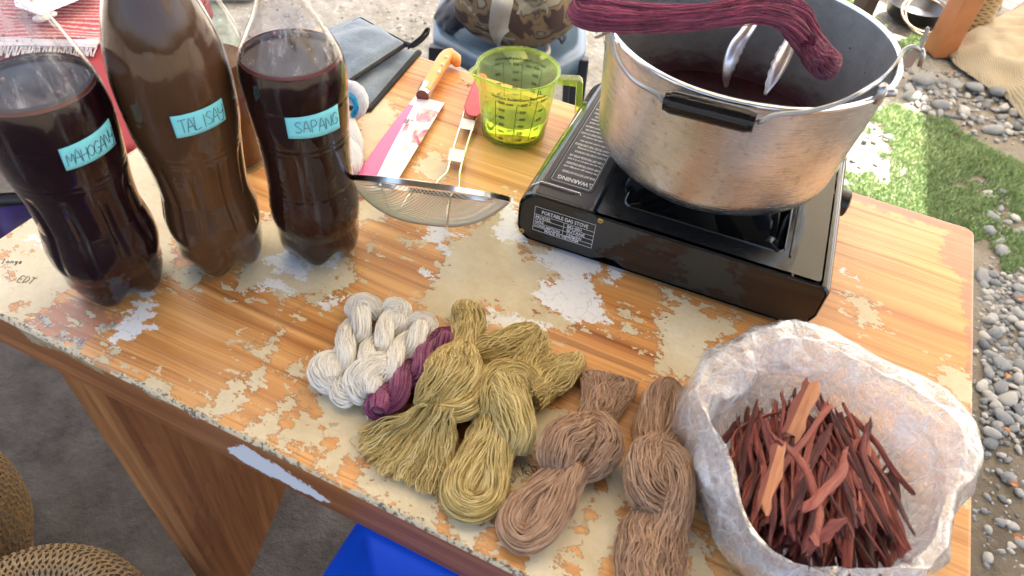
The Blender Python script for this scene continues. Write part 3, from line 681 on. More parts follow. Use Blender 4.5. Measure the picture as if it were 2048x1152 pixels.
# clear glass bottle half hidden behind
def glass_bottle():
    c = U(478, 318); root = thing('glass_bottle', 'clear glass bottle with red-brown liquid between the TALISAY and SAPANG bottles', 'bottle', c)
    prof = [(.0, .002), (.028, .0), (.033, .003), (.034, .01), (.034, .150), (.033, .165), (.027, .185), (.019, .205), (.0145, .225), (.0135, .27), (.0155, .272), (.0155, .285), (.012, .285)]
    MB().lathe(crom(prof, 60).tolist(), 72).build('bottle_glass', GLASS, root, smooth=True)
    MB().lathe([(.0, .006), (.030, .006), (.0322, .012), (.0322, .138), (.0, .138)], 64).build('liquid', liquid_cloudy('red_brown_dye', (.10, .028, .012), (.16, .05, .02)), root, autos=40)
glass_bottle()
# ================================================================== portable gas stove
BLK = simple('glossy_black_enamel', (.012, .013, .014), .06, var=.1, bmp=.02, bscale=40, coat=.1)
BLKT = simple('textured_black_enamel', (.022, .019, .023), .32, var=.3, vscale=300, bmp=.5, bscale=900, bdist=.0004, spec=.2)
DARKM = simple('black_satin_metal', (.010, .010, .011), .38, bmp=.05)
BRASS = simple('brass_screw', (.55, .42, .14), .3, 1.0)
WHITEINK = simple('white_print', (.62, .62, .62), .6, var=.05)
SA = R(-17.8); SO = np.array([-.003, .616, TZ])
def SW(u, v, z): return SO+np.array([u*math.cos(SA)-v*math.sin(SA), u*math.sin(SA)+v*math.cos(SA), z])
def rrect(x0, x1, y0, y1, r, n=8):
    P = []
    for cx, cy, a0 in ((x1-r, y0+r, -90), (x1-r, y1-r, 0), (x0+r, y1-r, 90), (x0+r, y0+r, 180)):
        for k in range(n+1): a = R(a0+90*k/n); P.append((cx+r*math.cos(a), cy+r*math.sin(a)))
    return P
def build_stove():
    St = thing('gas_stove', 'black portable gas stove with fuel compartment, pot standing on its burner', 'stove', SO, (0, 0, SA))
    W, D, H = .336, .264, .071
    cw = .083   # fuel compartment width
    # body: cross-section in (u,z) swept along v; left shoulder rounded and higher, foot corners cut
    def sect(ins=0.0):
        P = [(.012, .004), (.10, .004)]
        P += [(W-.016, .004), (W-.004, .014), (W, .026), (W, H-.010)]
        for k in range(7): a = R(0+90*k/6); P.append((W-.010+.010*math.cos(a), H-.012+.010*math.sin(a)))
        P += [(cw+.004, H-.002), (cw, H+.001)]
        for k in range(9): a = R(90+90*k/8); P.append((.022+.022*math.cos(a), H-.021+.022*math.sin(a)))
        P += [(0, .020), (.004, .010)]
        return P
    P = sect(); n = len(P)
    # end walls get a notch under the front edge: separate front plate mesh
    ue = lambda f: [(f(p)) for p in P]
    mb = MB(); V = []; vs = [0.0, .002, .006, D-.006, D-.002, D]; sc = [.972, .99, 1, 1, .99, .972]
    cx, cz = W/2, H*.52
    for v, s in zip(vs, sc):
        for u, z in P:
            k = .0022 if s < .98 else (.0006 if s < 1 else 0)
            du = (1 if u < cx else -1)*min(k, abs(u-cx)); dz = (1 if z < cz else -1)*k
            V.append((u+du, v, z+dz))
    F = []
    for i in range(len(vs)-1):
        for j in range(n): F.append((i*n+j, (i)*n+(j+1) % n, (i+1)*n+(j+1) % n, (i+1)*n+j))
    # open the top over the burner pan later: top faces stay, pan is built as a raised rim + recess above
    topmask = []
    F2 = []
    for f in F:
        zs = [V[k][2] for k in f]; us = [V[k][0] for k in f]; vv = [V[k][1] for k in f]
        if min(zs) > H-.004 and min(us) > cw-.002 and max(us) < W-.005 and max(us)-min(us) > .1: continue
        F2.append(f)
    mb.add(V, F2); mb.build('stove_body', BLK, St, autos=28)
    # front face with a foot notch (recessed plate)
    fp = []
    for u, z in P:
        fp.append((u+(.0035 if u < cx else -.0035), z+(.0035 if z < cz else -.0035)))
    def front(v, sgn):
        pts = []
        low = [p for p in fp if p[1] < .03]
        poly = fp[:1]+[(.092, fp[0][1])]+[(.098, .010), (.106, .014), (.118, .014), (.126, .010), (.132, fp[0][1])]+[p for p in fp[2:]]
        return poly
    poly = front(0, 1); n2 = len(poly)
    V = [(u, .0012, z) for u, z in poly]+[(u, .004, z) for u, z in poly]
    F = [tuple(range(n2)), ]+[(i, n2+i, n2+(i+1) % n2, (i+1) % n2) for i in range(n2)]
    mk('front_panel', V, F, BLK, St)
    V = [(u, D-.0012, z) for u, z in fp]; mk('rear_panel', V, [tuple(range(len(V)))[::-1]], BLK, St)
    # top plate around the recessed pan
    x0, x1, y0, y1 = cw+.004, W-.012, .006, D-.006
    ix0, ix1, iy0, iy1 = cw+.026, W-.052, .030, D-.030
    O = rrect(x0, x1, y0, y1, .004, 6); I1 = rrect(ix0, ix1, iy0, iy1, .010, 6); I2 = rrect(ix0+.004, ix1-.004, iy0+.004, iy1-.004, .009, 6); I3 = rrect(ix0+.016, ix1-.016, iy0+.016, iy1-.016, .02, 6)
    n = len(O); zt = H-.002
    V = [(x, y, zt) for x, y in O]+[(x, y, zt) for x, y in I1]+[(x, y, zt+.0015) for x, y in rrect(ix0+.001, ix1-.001, iy0+.001, iy1-.001, .010, 6)]+[(x, y, zt-.006) for x, y in I2]+[(x, y, zt-.016) for x, y in I3]
    F = []
    for k in range(4):
        for i in range(n): F.append((k*n+i, k*n+(i+1) % n, (k+1)*n+(i+1) % n, (k+1)*n+i))
    F.append(tuple(4*n+i for i in range(n)))
    mb = MB(); mb.add(V, F); mb.build('top_plate', BLK, St, autos=30)
    # raised groove line on the right of the pan
    MB().tube([(W-.046, .030, zt+.0006), (W-.046, D-.03, zt+.0006)], .0012, 6).build('groove', DARKM, St)
    # burner
    bc = np.array([.184, .144, 0])
    MB().lathe([(.06, zt-.014), (.056, zt-.010), (.030, zt-.009), (.028, zt-.002), (.024, zt+.001), (.0, zt+.001)], 48, c=bc).build('burner', DARKM, St, autos=30)
    for a in (45, 135, 225, 315):
        mb = MB(); ca, sa = math.cos(R(a)), math.sin(R(a)); L0, L1 = .030, .112
        if True:
            T_ = .004; pr = [(L0, zt-.004), (L0, zt+.012), (L0+.012, zt+.0155), (L1-.02, zt+.0155), (L1, zt+.010), (L1+.003, zt+.002), (L1-.01, zt-.012), (L1-.03, zt-.002)]
            m_ = len(pr); V = [(bc[0]+ca*p-sa*T_/2, bc[1]+sa*p+ca*T_/2, z) for p, z in pr]+[(bc[0]+ca*p+sa*T_/2, bc[1]+sa*p-ca*T_/2, z) for p, z in pr]
            F = [tuple(range(m_)), tuple(range(m_, 2*m_))[::-1]]+[(i, m_+i, m_+(i+1) % m_, (i+1) % m_) for i in range(m_)]
            mb.add(V, F)
        mb.build('pot_support', DARKM, St, bevel=.0008, seg=1)
    # fuel compartment lid
    zl = H+.0012
    Lp = rrect(.017, cw-.003, .004, D-.004, .003, 4); n = len(Lp)
    V = [(x, y, zl) for x, y in Lp]+[(x, y, zl-.004) for x, y in Lp]
    MB().add(V, [tuple(range(n))]+[(i, n+i, n+(i+1) % n, (i+1) % n) for i in range(n)]).build('compartment_lid', BLKT, St)
    # pressed ring round the warning text
    rp = rrect(.022, cw-.010, .030, D-.022, .004, 5); mbr = MB(); mbr.tube([(x, y, zl+.0002) for x, y in rp]+[(rp[0][0], rp[0][1], zl+.0002)], .0009, 6, cap=False); mbr.build('lid_groove', DARKM, St)
    rp = rrect(.0245, cw-.0125, .033, D-.0245, .003, 5); mbr = MB(); mbr.tube([(x, y, zl+.0004) for x, y in rp]+[(rp[0][0], rp[0][1], zl+.0004)], .00028, 4, cap=False); mbr.build('printed_frame', WHITEINK, St)
    MB().tube([(.016, .0205, zl), (.058, .0205, zl)], .0017, 8).build('lid_slot', DARKM, St)
    MB().tube([(.008, .017, zl-.003), (.017, .0235, zl+.0005), (.062, .0235, zl+.0006), (.064, .019, zl+.0006)], .0005, 6).build('slot_edge', simple('bare_steel_edge', (.5, .5, .5), .25, 1.0), St)
    # warning text, printed upside down as seen from the front
    rnd = random.Random(3)
    def put(txt, size, u, v, up=True, bold=0.0, name='print', width=None, mat=WHITEINK, onfront=False):
        V, F = text_mesh(txt, size, bold)
        V = np.array(V); sx = 1.0
        if width: sx = width/(V[:, 0].max()-V[:, 0].min()+1e-9)
        if onfront: Q = [(u+p[0]*sx, -.0002, v+p[1]) for p in V]
        elif up: Q = [(u-p[0]*sx, v-p[1], zl+.0004) for p in V]
        return mk(name, Q, [f for f in F], mat, St)
    put('WARNING', .0095, .0655, .0445, width=.036, bold=.0002, name='warning_heading')
    # the small triangle before the word
    mb = MB(); mb.tube([(.0665, .0445, zl+.0004), (.0695, .0365, zl+.0004), (.0700, .0445, zl+.0004), (.0665, .0445, zl+.0004)], .0004, 4); mb.build('warning_triangle', WHITEINK, St)
    lines = ['NEVER LEAVE THE STOVE UNATTENDED', 'Use butane gas cartridge only', 'KEEP AWAY FROM CHILDREN', 'Do not use indoors or in a tent', 'TURN OFF THE KNOB AFTER USE', 'Do not cover the cartridge', 'when the stove is burning', 'HOW TO FIX THE CARTRIDGE', 'open the cover and fit the', 'cartridge with the notch up', 'push down the lever to lock', 'TO LIGHT turn the knob left', 'until it clicks and adjust', 'flame to the size you need', 'AFTER USE unlock the lever', 'and take out the cartridge', 'Do not use pots larger than', 'the top plate of this stove', 'Do not use two at one time', 'Store in a cool dry place', 'away from heat and flames', 'DANGER keep vents open', 'read instructions before use']
    allv = []; allf = []; v = .052; k = 0
    for i, tx in enumerate(lines):
        sz = .0058 if tx.isupper() else .0050
        V, F = text_mesh(tx.upper() if i % 5 == 0 else tx, sz, .0001); V = np.array(V); wd = V[:, 0].max()-V[:, 0].min(); sx = min(1.0, .0435/wd)*rnd.uniform(.86, 1)
        Q = [(.0697-p[0]*sx, v-p[1]+.004, zl+.0004) for p in V]; allf += [tuple(a+k for a in f) for f in F]; allv += Q; k += len(Q)
        v += .0077 if (i % 4) else .0092
        if v > D-.034: break
    mk('warning_text', allv, allf, WHITEINK, St)['kind'] = 'stuff'
    # specification plate printed on the front
    fr = .0208; u0, u1, w0, w1 = .0208, .0835, .0212, .0535
    u0, u1, z0, z1 = .020, .090, .0215, .0555
    mb = MB(); yv = .0009
    rows = [z1, z1-.0105, z1-.0165, z1-.0225, z1-.0285, z0]
    for z in rows: mb.box(((u0+u1)/2, yv, z), (u1-u0, .0003, .0004))
    for u in (u0, u1): mb.box((u, yv, (z0+z1)/2), (.0004, .0003, z1-z0))
    mb.box((u0+.035, yv, (rows[1]+rows[4])/2), (.0004, .0003, rows[1]-rows[4]))
    mb.build('plate_lines', WHITEINK, St)
    def pf(tx, size, u, z, width=None):
        V, F = text_mesh(tx, size, .00012); V = np.array(V); wd = V[:, 0].max()-V[:, 0].min(); sx = (width/wd) if width else 1
        mk('printed_words', [(u+p[0]*sx, .0007, z+p[1]) for p in V], F, WHITEINK, St)
    pf('PORTABLE GAS STOVE', .0072, u0+.008, rows[1]+.0025, .054)
    for i, (a, bb) in enumerate((('MODEL', 'BD-001'), ('GAS', 'BUTANE'), ('CONSUMPTION', '150g/Hr'))):
        pf(a, .0056, u0+.0015, rows[i+2]+.001, None if len(a) < 8 else .030); pf(bb, .0056, u0+.039, rows[i+2]+.001)
    pf('MADE IN VIETNAM', .0058, u0+.014, rows[5]+.0012, .040)
    # screws
    for u, z in ((.094, H-.0075), (.0075, .0145)):
        o = MB().lathe([(.0032, 0), (.0030, .0012), (.0018, .0018), (0, .0018)], 20).build('screw', BRASS, St, autos=50); o.rotation_euler = (R(90), 0, 0); o.location = (u, .0012, z)
        mb = MB(); mb.box((0, 0, .0019), (.0034, .0006, .0004)); mb.box((0, 0, .00195), (.0006, .0034, .0004)); s = mb.build('screw_slot', DARKM, o)
    # knob on the far right side, small feet
    MB().lathe([(.017, 0), (.016, .012), (.012, .014), (0, .014)], 32).build('knob', DARKM, St, autos=40).matrix_local = Matrix.Translation((W+.001, .20, .036))@Matrix.Rotation(R(90), 4, 'Y')
    for u in (.03, W-.03):
        for v in (.03, D-.03): MB().lathe([(.009, 0), (.008, .005)], 16, cap1=True, cap0=True).build('rubber_foot', DARKM, St).location = (u, v, 0)
    return St
build_stove()

# ================================================================== pot
def pot_mat(inside=False):
    m, t, b = node_mat('brushed_aluminium_inside' if inside else 'brushed_aluminium'); co = objco(t)
    sep = N(t, 'ShaderNodeSeparateXYZ'); L(t, co, sep.inputs[0])
    ang = math_n(t, 'ARCTAN2', sep.outputs[1], sep.outputs[0])
    cm = N(t, 'ShaderNodeCombineXYZ'); L(t, math_n(t, 'MULTIPLY', ang, 1.1), cm.inputs[0]); L(t, math_n(t, 'MULTIPLY', sep.outputs[2], 9), cm.inputs[1])
    v = cm.outputs[0]
    scr = noise_n(t, mapping(t, v, (3, 70, 1)), 1, 5, .7); scr2 = noise_n(t, mapping(t, v, (2.2, 160, 1), rot=(0, 0, .05)), 1, 3, .6)
    sm = noise_n(t, mapping(t, v, (2.2, 1.6, 1)), 1.4, 5, .65); spot = noise_n(t, mapping(t, v, (9, 9, 1)), 1.5, 4, .6)
    base = ramp(t, sm, [(.3, (.54, .56, .59)), (.5, (.71, .75, .80)), (.7, (.82, .87, .93))])
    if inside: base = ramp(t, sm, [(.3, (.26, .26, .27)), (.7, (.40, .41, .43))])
    base = mix_c(t, math_n(t, 'MULTIPLY', ramp(t, spot, [(.56, 0.0), (.70, 1.0)]), .6), base, (.27, .22, .18))
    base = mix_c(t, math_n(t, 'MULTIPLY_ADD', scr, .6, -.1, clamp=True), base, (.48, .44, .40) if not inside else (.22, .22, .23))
    if inside:
        z = sep.outputs[2]; n_ = noise_n(t, mapping(t, v, (3, 6, 1)), 2, 5, .6)
        st = math_n(t, 'ADD', z, math_n(t, 'MULTIPLY_ADD', n_, .04, -.02))
        f = ramp(t, math_n(t, 'MULTIPLY', st, 10), [(.36, 1.0), (.62, 0.0)])
        base = mix_c(t, math_n(t, 'MULTIPLY', f, .85), base, (.10, .015, .03))
        dr = N(t, 'ShaderNodeTexVoronoi'); dr.inputs['Scale'].default_value = 6; L(t, v, dr.inputs['Vector'])
        base = mix_c(t, math_n(t, 'LESS_THAN', dr.outputs['Distance'], .055), base, (.07, .008, .015))
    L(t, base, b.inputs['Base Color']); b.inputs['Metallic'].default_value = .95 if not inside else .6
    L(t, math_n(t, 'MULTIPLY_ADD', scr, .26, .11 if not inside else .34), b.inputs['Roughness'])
    b.inputs['Anisotropic'].default_value = .6
    h = math_n(t, 'ADD', math_n(t, 'MULTIPLY', scr, .5), math_n(t, 'ADD', math_n(t, 'MULTIPLY', scr2, .35), math_n(t, 'MULTIPLY', spot, .5)))
    bump(t, b, h, .6, .0008); return m
POTC = np.array([.211, .70]); PZ = .838
def build_pot():
    P = thing('cooking_pot', 'large dented aluminium pot with wire bail handle standing on the black stove', 'pot', (POTC[0], POTC[1], PZ))
    h = .150; rc = .034; rb = .1335; rt = .145
    prof = [(0, 0), (.05, 0), (rb-rc, 0)]+[(rb-rc+rc*math.sin(a), rc-rc*math.cos(a)) for a in np.linspace(.1, math.pi/2, 12)]
    prof += [(rb+(rt-rb)*k, rc+(h-rc)*k) for k in np.linspace(.06, 1, 22)]
    def dent(V, a):
        out = []
        for x, y, z in V:
            th = math.atan2(y, x); r = math.hypot(x, y)
            k = 1+(a*mnoise.noise((math.cos(th)*1.7, math.sin(th)*1.7, z*14))) if r > .08 else 1
            out.append((x*k, y*k, z))
        return out
    mo = MB().lathe(prof, 160); mo.V = dent(mo.V, .012); PM = pot_mat(); mo.build('pot_wall', PM, P, smooth=True)
    pin = [(r-.0022 if r > .01 else r, z+.0022) for r, z in prof if z < h-.001]+[(rt-.0022, h)]
    mi = MB().lathe(pin[::-1], 160); mi.V = dent(mi.V, .012); mi.build('pot_inside', pot_mat(True), P, smooth=True)
    rim = [(rt-.0025, h-.001), (rt-.002, h+.0015), (rt+.0005, h+.0022), (rt+.003, h+.001), (rt+.0034, h-.0012), (rt+.002, h-.003), (rt-.0005, h-.0035)]
    mr = MB().lathe(rim, 160); mr.V = dent(mr.V, .012); mr.build('rolled_rim', simple('rim_aluminium', (.74, .75, .77), .22, 1.0, bmp=.1), P, smooth=True)
    # dye in the pot
    zl = .030; MB().lathe([(0, zl), (.05, zl), (.1305, zl)], 96).build('dye_liquid', simple('pot_dye', (.018, .003, .006), .05, var=.3, vscale=9, bmp=.05, bscale=8, bdist=.003), P, smooth=True)
    # bail: from the right ear, lying over the front rim, down to the grip in front, and round to the left ear
    def lug(px, py, z): return U(px, py, z)-np.array([POTC[0], POTC[1], PZ])
    ax = R(14.0)      # direction of the two ears
    ear = np.array([math.cos(ax), math.sin(ax), 0])
    wire = simple('galvanised_wire', (.34, .36, .39), .38, .9, bmp=.1)
    def cl(px, py, rr):   # point on a vertical cylinder round the pot axis
        th, z = cyl_hit(px, py, np.array([POTC[0], POTC[1], PZ]), rr); return np.array([rr*math.cos(th), rr*math.sin(th), z])
    L_ = [(1222, 62), (1226, 90), (1240, 125), (1262, 155), (1290, 175), (1315, 188), (1328, 205)]
    left = [cl(x, y, .1520) for x, y in L_[:4]]+[cl(x, y, .158) for x, y in L_[4:]]
    left = [np.array([-.149, .02, .135]), np.array([-.153, -.005, .128])]+left
    R_ = [(1514, 246), (1540, 232), (1560, 228), (1620, 222), (1680, 205), (1730, 180), (1770, 155), (1797, 118), (1808, 98)]
    right = [cl(1514, 246, .158), cl(1540, 233, .156), cl(1565, 228, .154)]+[cl(x, y, .1535) for x, y in R_[3:6]]+[lug(1772, 150, .984), lug(1797, 120, .990), lug(1806, 102, .995), lug(1822, 93, .999), lug(1834, 96, .998), lug(1838, 102, .994)]
    Wi = crom(left, 60); MB().tube(Wi, .0021, 10).build('bail_wire', wire, P, smooth=True)
    MB().tube(crom(right, 80), .0021, 10).build('bail_wire', wire, P, smooth=True)
    g0, g1 = left[-1], right[0]
    # grip: fluted bakelite cylinder
    A = np.array(cl(1330, 200, .163)); B = np.array(cl(1510, 245, .163)); ax_ = (B-A)/np.linalg.norm(B-A); Ln = np.linalg.norm(B-A)
    zz = np.array([0, 0, 1.]); sx = np.cross(ax_, zz); sx /= np.linalg.norm(sx); sy = np.cross(sx, ax_)
    V = []; F = []; nn = 72; stn = [(0, .0045), (0, .0085), (.004, .0092), (.0042, .0098), (.007, .0105), (Ln-.007, .0105), (Ln-.0042, .0098), (Ln-.004, .0092), (Ln, .0085), (Ln, .0045)]
    for i, (d, r) in enumerate(stn):
        for j in range(nn):
            a = 2*math.pi*j/nn; rr = r*(1-.05*(.5-.5*math.cos(12*a))) if 3 < i < 6 else r
            V.append(A+ax_*d+rr*(sx*math.cos(a)+sy*math.sin(a)))
    for i in range(len(stn)-1):
        for j in range(nn): F.append((i*nn+j, i*nn+(j+1) % nn, (i+1)*nn+(j+1) % nn, (i+1)*nn+j))
    F += [tuple(range(nn))[::-1], tuple((len(stn)-1)*nn+j for j in range(nn))]
    MB().add(V, F).build('grip', simple('black_bakelite', (.006, .006, .007), .16, spec=.35), P, autos=40)
    al = simple('lug_aluminium', (.42, .43, .45), .35, .95, bmp=.15)
    # right ear: bracket riveted outside the wall, flat plate rising above the rim with the bail hooked in it
    def plate(name, pts, th, mat=al):
        pts = [np.array(p) for p in pts]; nrm = np.cross(pts[1]-pts[0], pts[2]-pts[0]); nrm /= np.linalg.norm(nrm); n = len(pts)
        V = [p+nrm*th/2 for p in pts]+[p-nrm*th/2 for p in pts]
        return MB().add(V, [tuple(range(n)), tuple(range(n, 2*n))[::-1]]+[(i, n+i, n+(i+1) % n, (i+1) % n) for i in range(n)]).build(name, mat, P, bevel=.0006, seg=1)
    vn = FW  # plates are set nearly square to the camera side: define them in a vertical plane through the ear
    E0 = U(1806, 110, .985)-np.array([POTC[0], POTC[1], PZ])
    pn = np.array([.25, .95, .10]); pn /= np.linalg.norm(pn); base = np.array([POTC[0], POTC[1], PZ])
    pp = lambda x, y: Upl(x, y, E0+base, pn)-base
    plate('ear_bracket', [pp(1796, 141), pp(1823, 134), pp(1841, 103), pp(1843, 96), pp(1834, 92), pp(1812, 108)], .0014)
    plate('ear_tab', [pp(1836, 96), pp(1843, 98), pp(1859, 60), pp(1858, 53), pp(1853, 54), pp(1842, 76)], .0016, simple('ear_tab_metal', (.5, .56, .56), .3, .9))
    mb = MB(); mb.tube([pp(1843, 97)-pn*.001, pp(1846, 108)-pn*.002, pp(1839, 128)-pn*.003], .0025, 12); mb.build('ear_pin', al, P, smooth=True)
    # lower rivet and strap on the outside wall below
    for px, py in ((1772, 184),):
        c = cl(px, py, .1455); mb = MB(); mb.tube([cl(1750, 205, .1475), cl(1758, 190, .1482), cl(1766, 176, .1482), cl(1771, 168, .1475)], [.003, .0045, .005, .003], 10); mb.build('rivet_strap', al, P, smooth=True)
        mb = MB(); mb.tube([c, c*1.0+np.array([.006, 0, 0]), c+np.array([.009, 0, 0])], [.0045, .004, .0035], 12); mb.build('rivet', al, P, smooth=True)
    return P
build_pot()
# ================================================================== things on the far side of the table
STEEL = simple('polished_steel', (.62, .61, .58), .18, 1.0, var=.1)
STEELW = simple('steel_wire', (.68, .66, .60), .25, 1.0)
def build_strainer():
    C = U(862, 379, .812); n = -FW.copy(); view = C-np.array([0, 0, CAMZ]); view /= np.linalg.norm(view)
    # rim plane nearly edge-on to the viewer: normal is perpendicular to the line of sight
    xd = U(1020, 401, .812)-U(704, 357, .812); xd = xd-view*np.dot(xd, view); xd /= np.linalg.norm(xd)
    yd = view*math.cos(R(2.5))-np.cross(view, xd)*math.sin(R(2.5))*-1; nn = np.cross(xd, yd); nn /= np.linalg.norm(nn)
    if nn[2] < 0: nn = -nn
    yd = np.cross(nn, xd); Rr = .5*np.linalg.norm(U(1022, 401, .812)-U(704, 357, .812))*.985
    T = thing('mesh_strainer', 'steel mesh strainer with red handle lying tilted on the table, bowl towards the viewer', 'strainer', C)
    P = lambda a, r, d: xd*r*math.cos(a)+yd*r*math.sin(a)-nn*d
    # rim band
    mb = MB(); A = np.linspace(0, 2*math.pi, 97)[:-1]; sec = [(Rr, -.003), (Rr+.0012, -.0026), (Rr+.0012, .0026), (Rr, .0032), (Rr-.0015, .0026), (Rr-.0012, -.0026)]
    V = [P(a, r, d) for a in A for r, d in sec]; m = len(sec); K = len(A)
    F = [(i*m+j, i*m+(j+1) % m, ((i+1) % K)*m+(j+1) % m, ((i+1) % K)*m+j) for i in range(K) for j in range(m)]
    mb.add(V, F); mb.build('rim', STEEL, T, autos=30)
    dep = .036
    # woven wire: meridian-like wires in two directions over the bowl, one mesh of fine wires
    bowl = lambda x, y: dep*(1-((x*x+y*y)/(Rr*Rr))**1.35)
    S = []
    for dirn in (0, 1):
        for c in np.linspace(-Rr*.985, Rr*.985, 66):
            h = math.sqrt(max(Rr*Rr*.985-c*c, 1e-6)); q = np.linspace(-h, h, 24)
            ca = R(38)
            pts = []
            for s_ in q:
                x0, y0 = (c, s_) if dirn else (s_, c); x = x0*math.cos(ca)-y0*math.sin(ca); y = x0*math.sin(ca)+y0*math.cos(ca)
                pts.append(xd*x+yd*y-nn*(bowl(x, y)+.003+(.0002 if dirn else -.0002)))
            S.append(pts)
    V, F = tubes_np(np.array(S), .00036, 3); o = mk('wire_mesh', V, F, simple('mesh_wire', (.62, .60, .55), .32, .9), T, smooth=True); o['kind'] = 'stuff'
    # support wires round the bowl
    for x0 in (-.052, .020):
        pts = [xd*(x0+.03*(k if x0 < 0 else k*.1))+yd*(-1)*math.sqrt(max(Rr*Rr-(x0)**2, 0))*math.cos(k*math.pi)*1.0-nn*(bowl(x0, -math.sqrt(max(Rr*Rr-x0*x0, 0))*math.cos(k*math.pi))*math.sin(k*math.pi)**.15+.0045) for k in np.linspace(0.0, 1, 24)]
        MB().tube(crom(pts, 40), .0011, 6).build('support_wire', STEELW, T, smooth=True)
    W = lambda px, py, z: U(px, py, z)-C
    # handle frame: two wires rising from behind the rim and lying away along the table
    for pts in ([(870, 377, .775), (876, 362, .770), (893, 345, .765), (899, 325, .763), (903, 310, .762), (918, 260, .762), (926, 235, .762), (929, 222, .764)],
                [(917, 381, .775), (919, 365, .770), (919, 350, .765), (922, 335, .763), (926, 318, .762), (943, 262, .762), (950, 238, .762), (960, 224, .764)]):
        MB().tube(crom([W(*p) for p in pts], 50), .0017, 8).build('handle_wire', STEELW, T, smooth=True)
    wm = simple('white_tape', (.72, .73, .74), .4)
    for q in ([(900, 296), (930, 301), (926, 325), (895, 320)], [(925, 236), (951, 241), (946, 261), (919, 256)]):
        V = [W(x, y, .7635) for x, y in q]+[W(x, y, .7605) for x, y in q]
        MB().add(V, [(0, 1, 2, 3), (7, 6, 5, 4), (0, 4, 5, 1), (1, 5, 6, 2), (2, 6, 7, 3), (3, 7, 4, 0)]).build('crimped_plate', STEEL if q[0][0] > 2000 else wm, T)
    red = simple('red_silicone', (.55, .02, .035), .35)
    q = [(929, 216), (934, 228), (955, 234), (964, 228), (966, 205), (958, 165), (952, 150), (946, 150), (938, 175)]
    q = [(928, 213), (931, 226), (937, 232), (955, 234), (963, 228), (972, 180), (974, 150), (962, 145), (952, 148)]
    top = [W(x, y, .770) for x, y in q]; bot = [W(x, y, .757) for x, y in q]; n_ = len(q)
    MB().add(top+bot, [tuple(range(n_))[::-1], tuple(range(n_, 2*n_))]+[(i, (i+1) % n_, n_+(i+1) % n_, n_+i) for i in range(n_)]).build('handle_grip', red, T, bevel=.003, seg=3)
    return T
build_strainer()

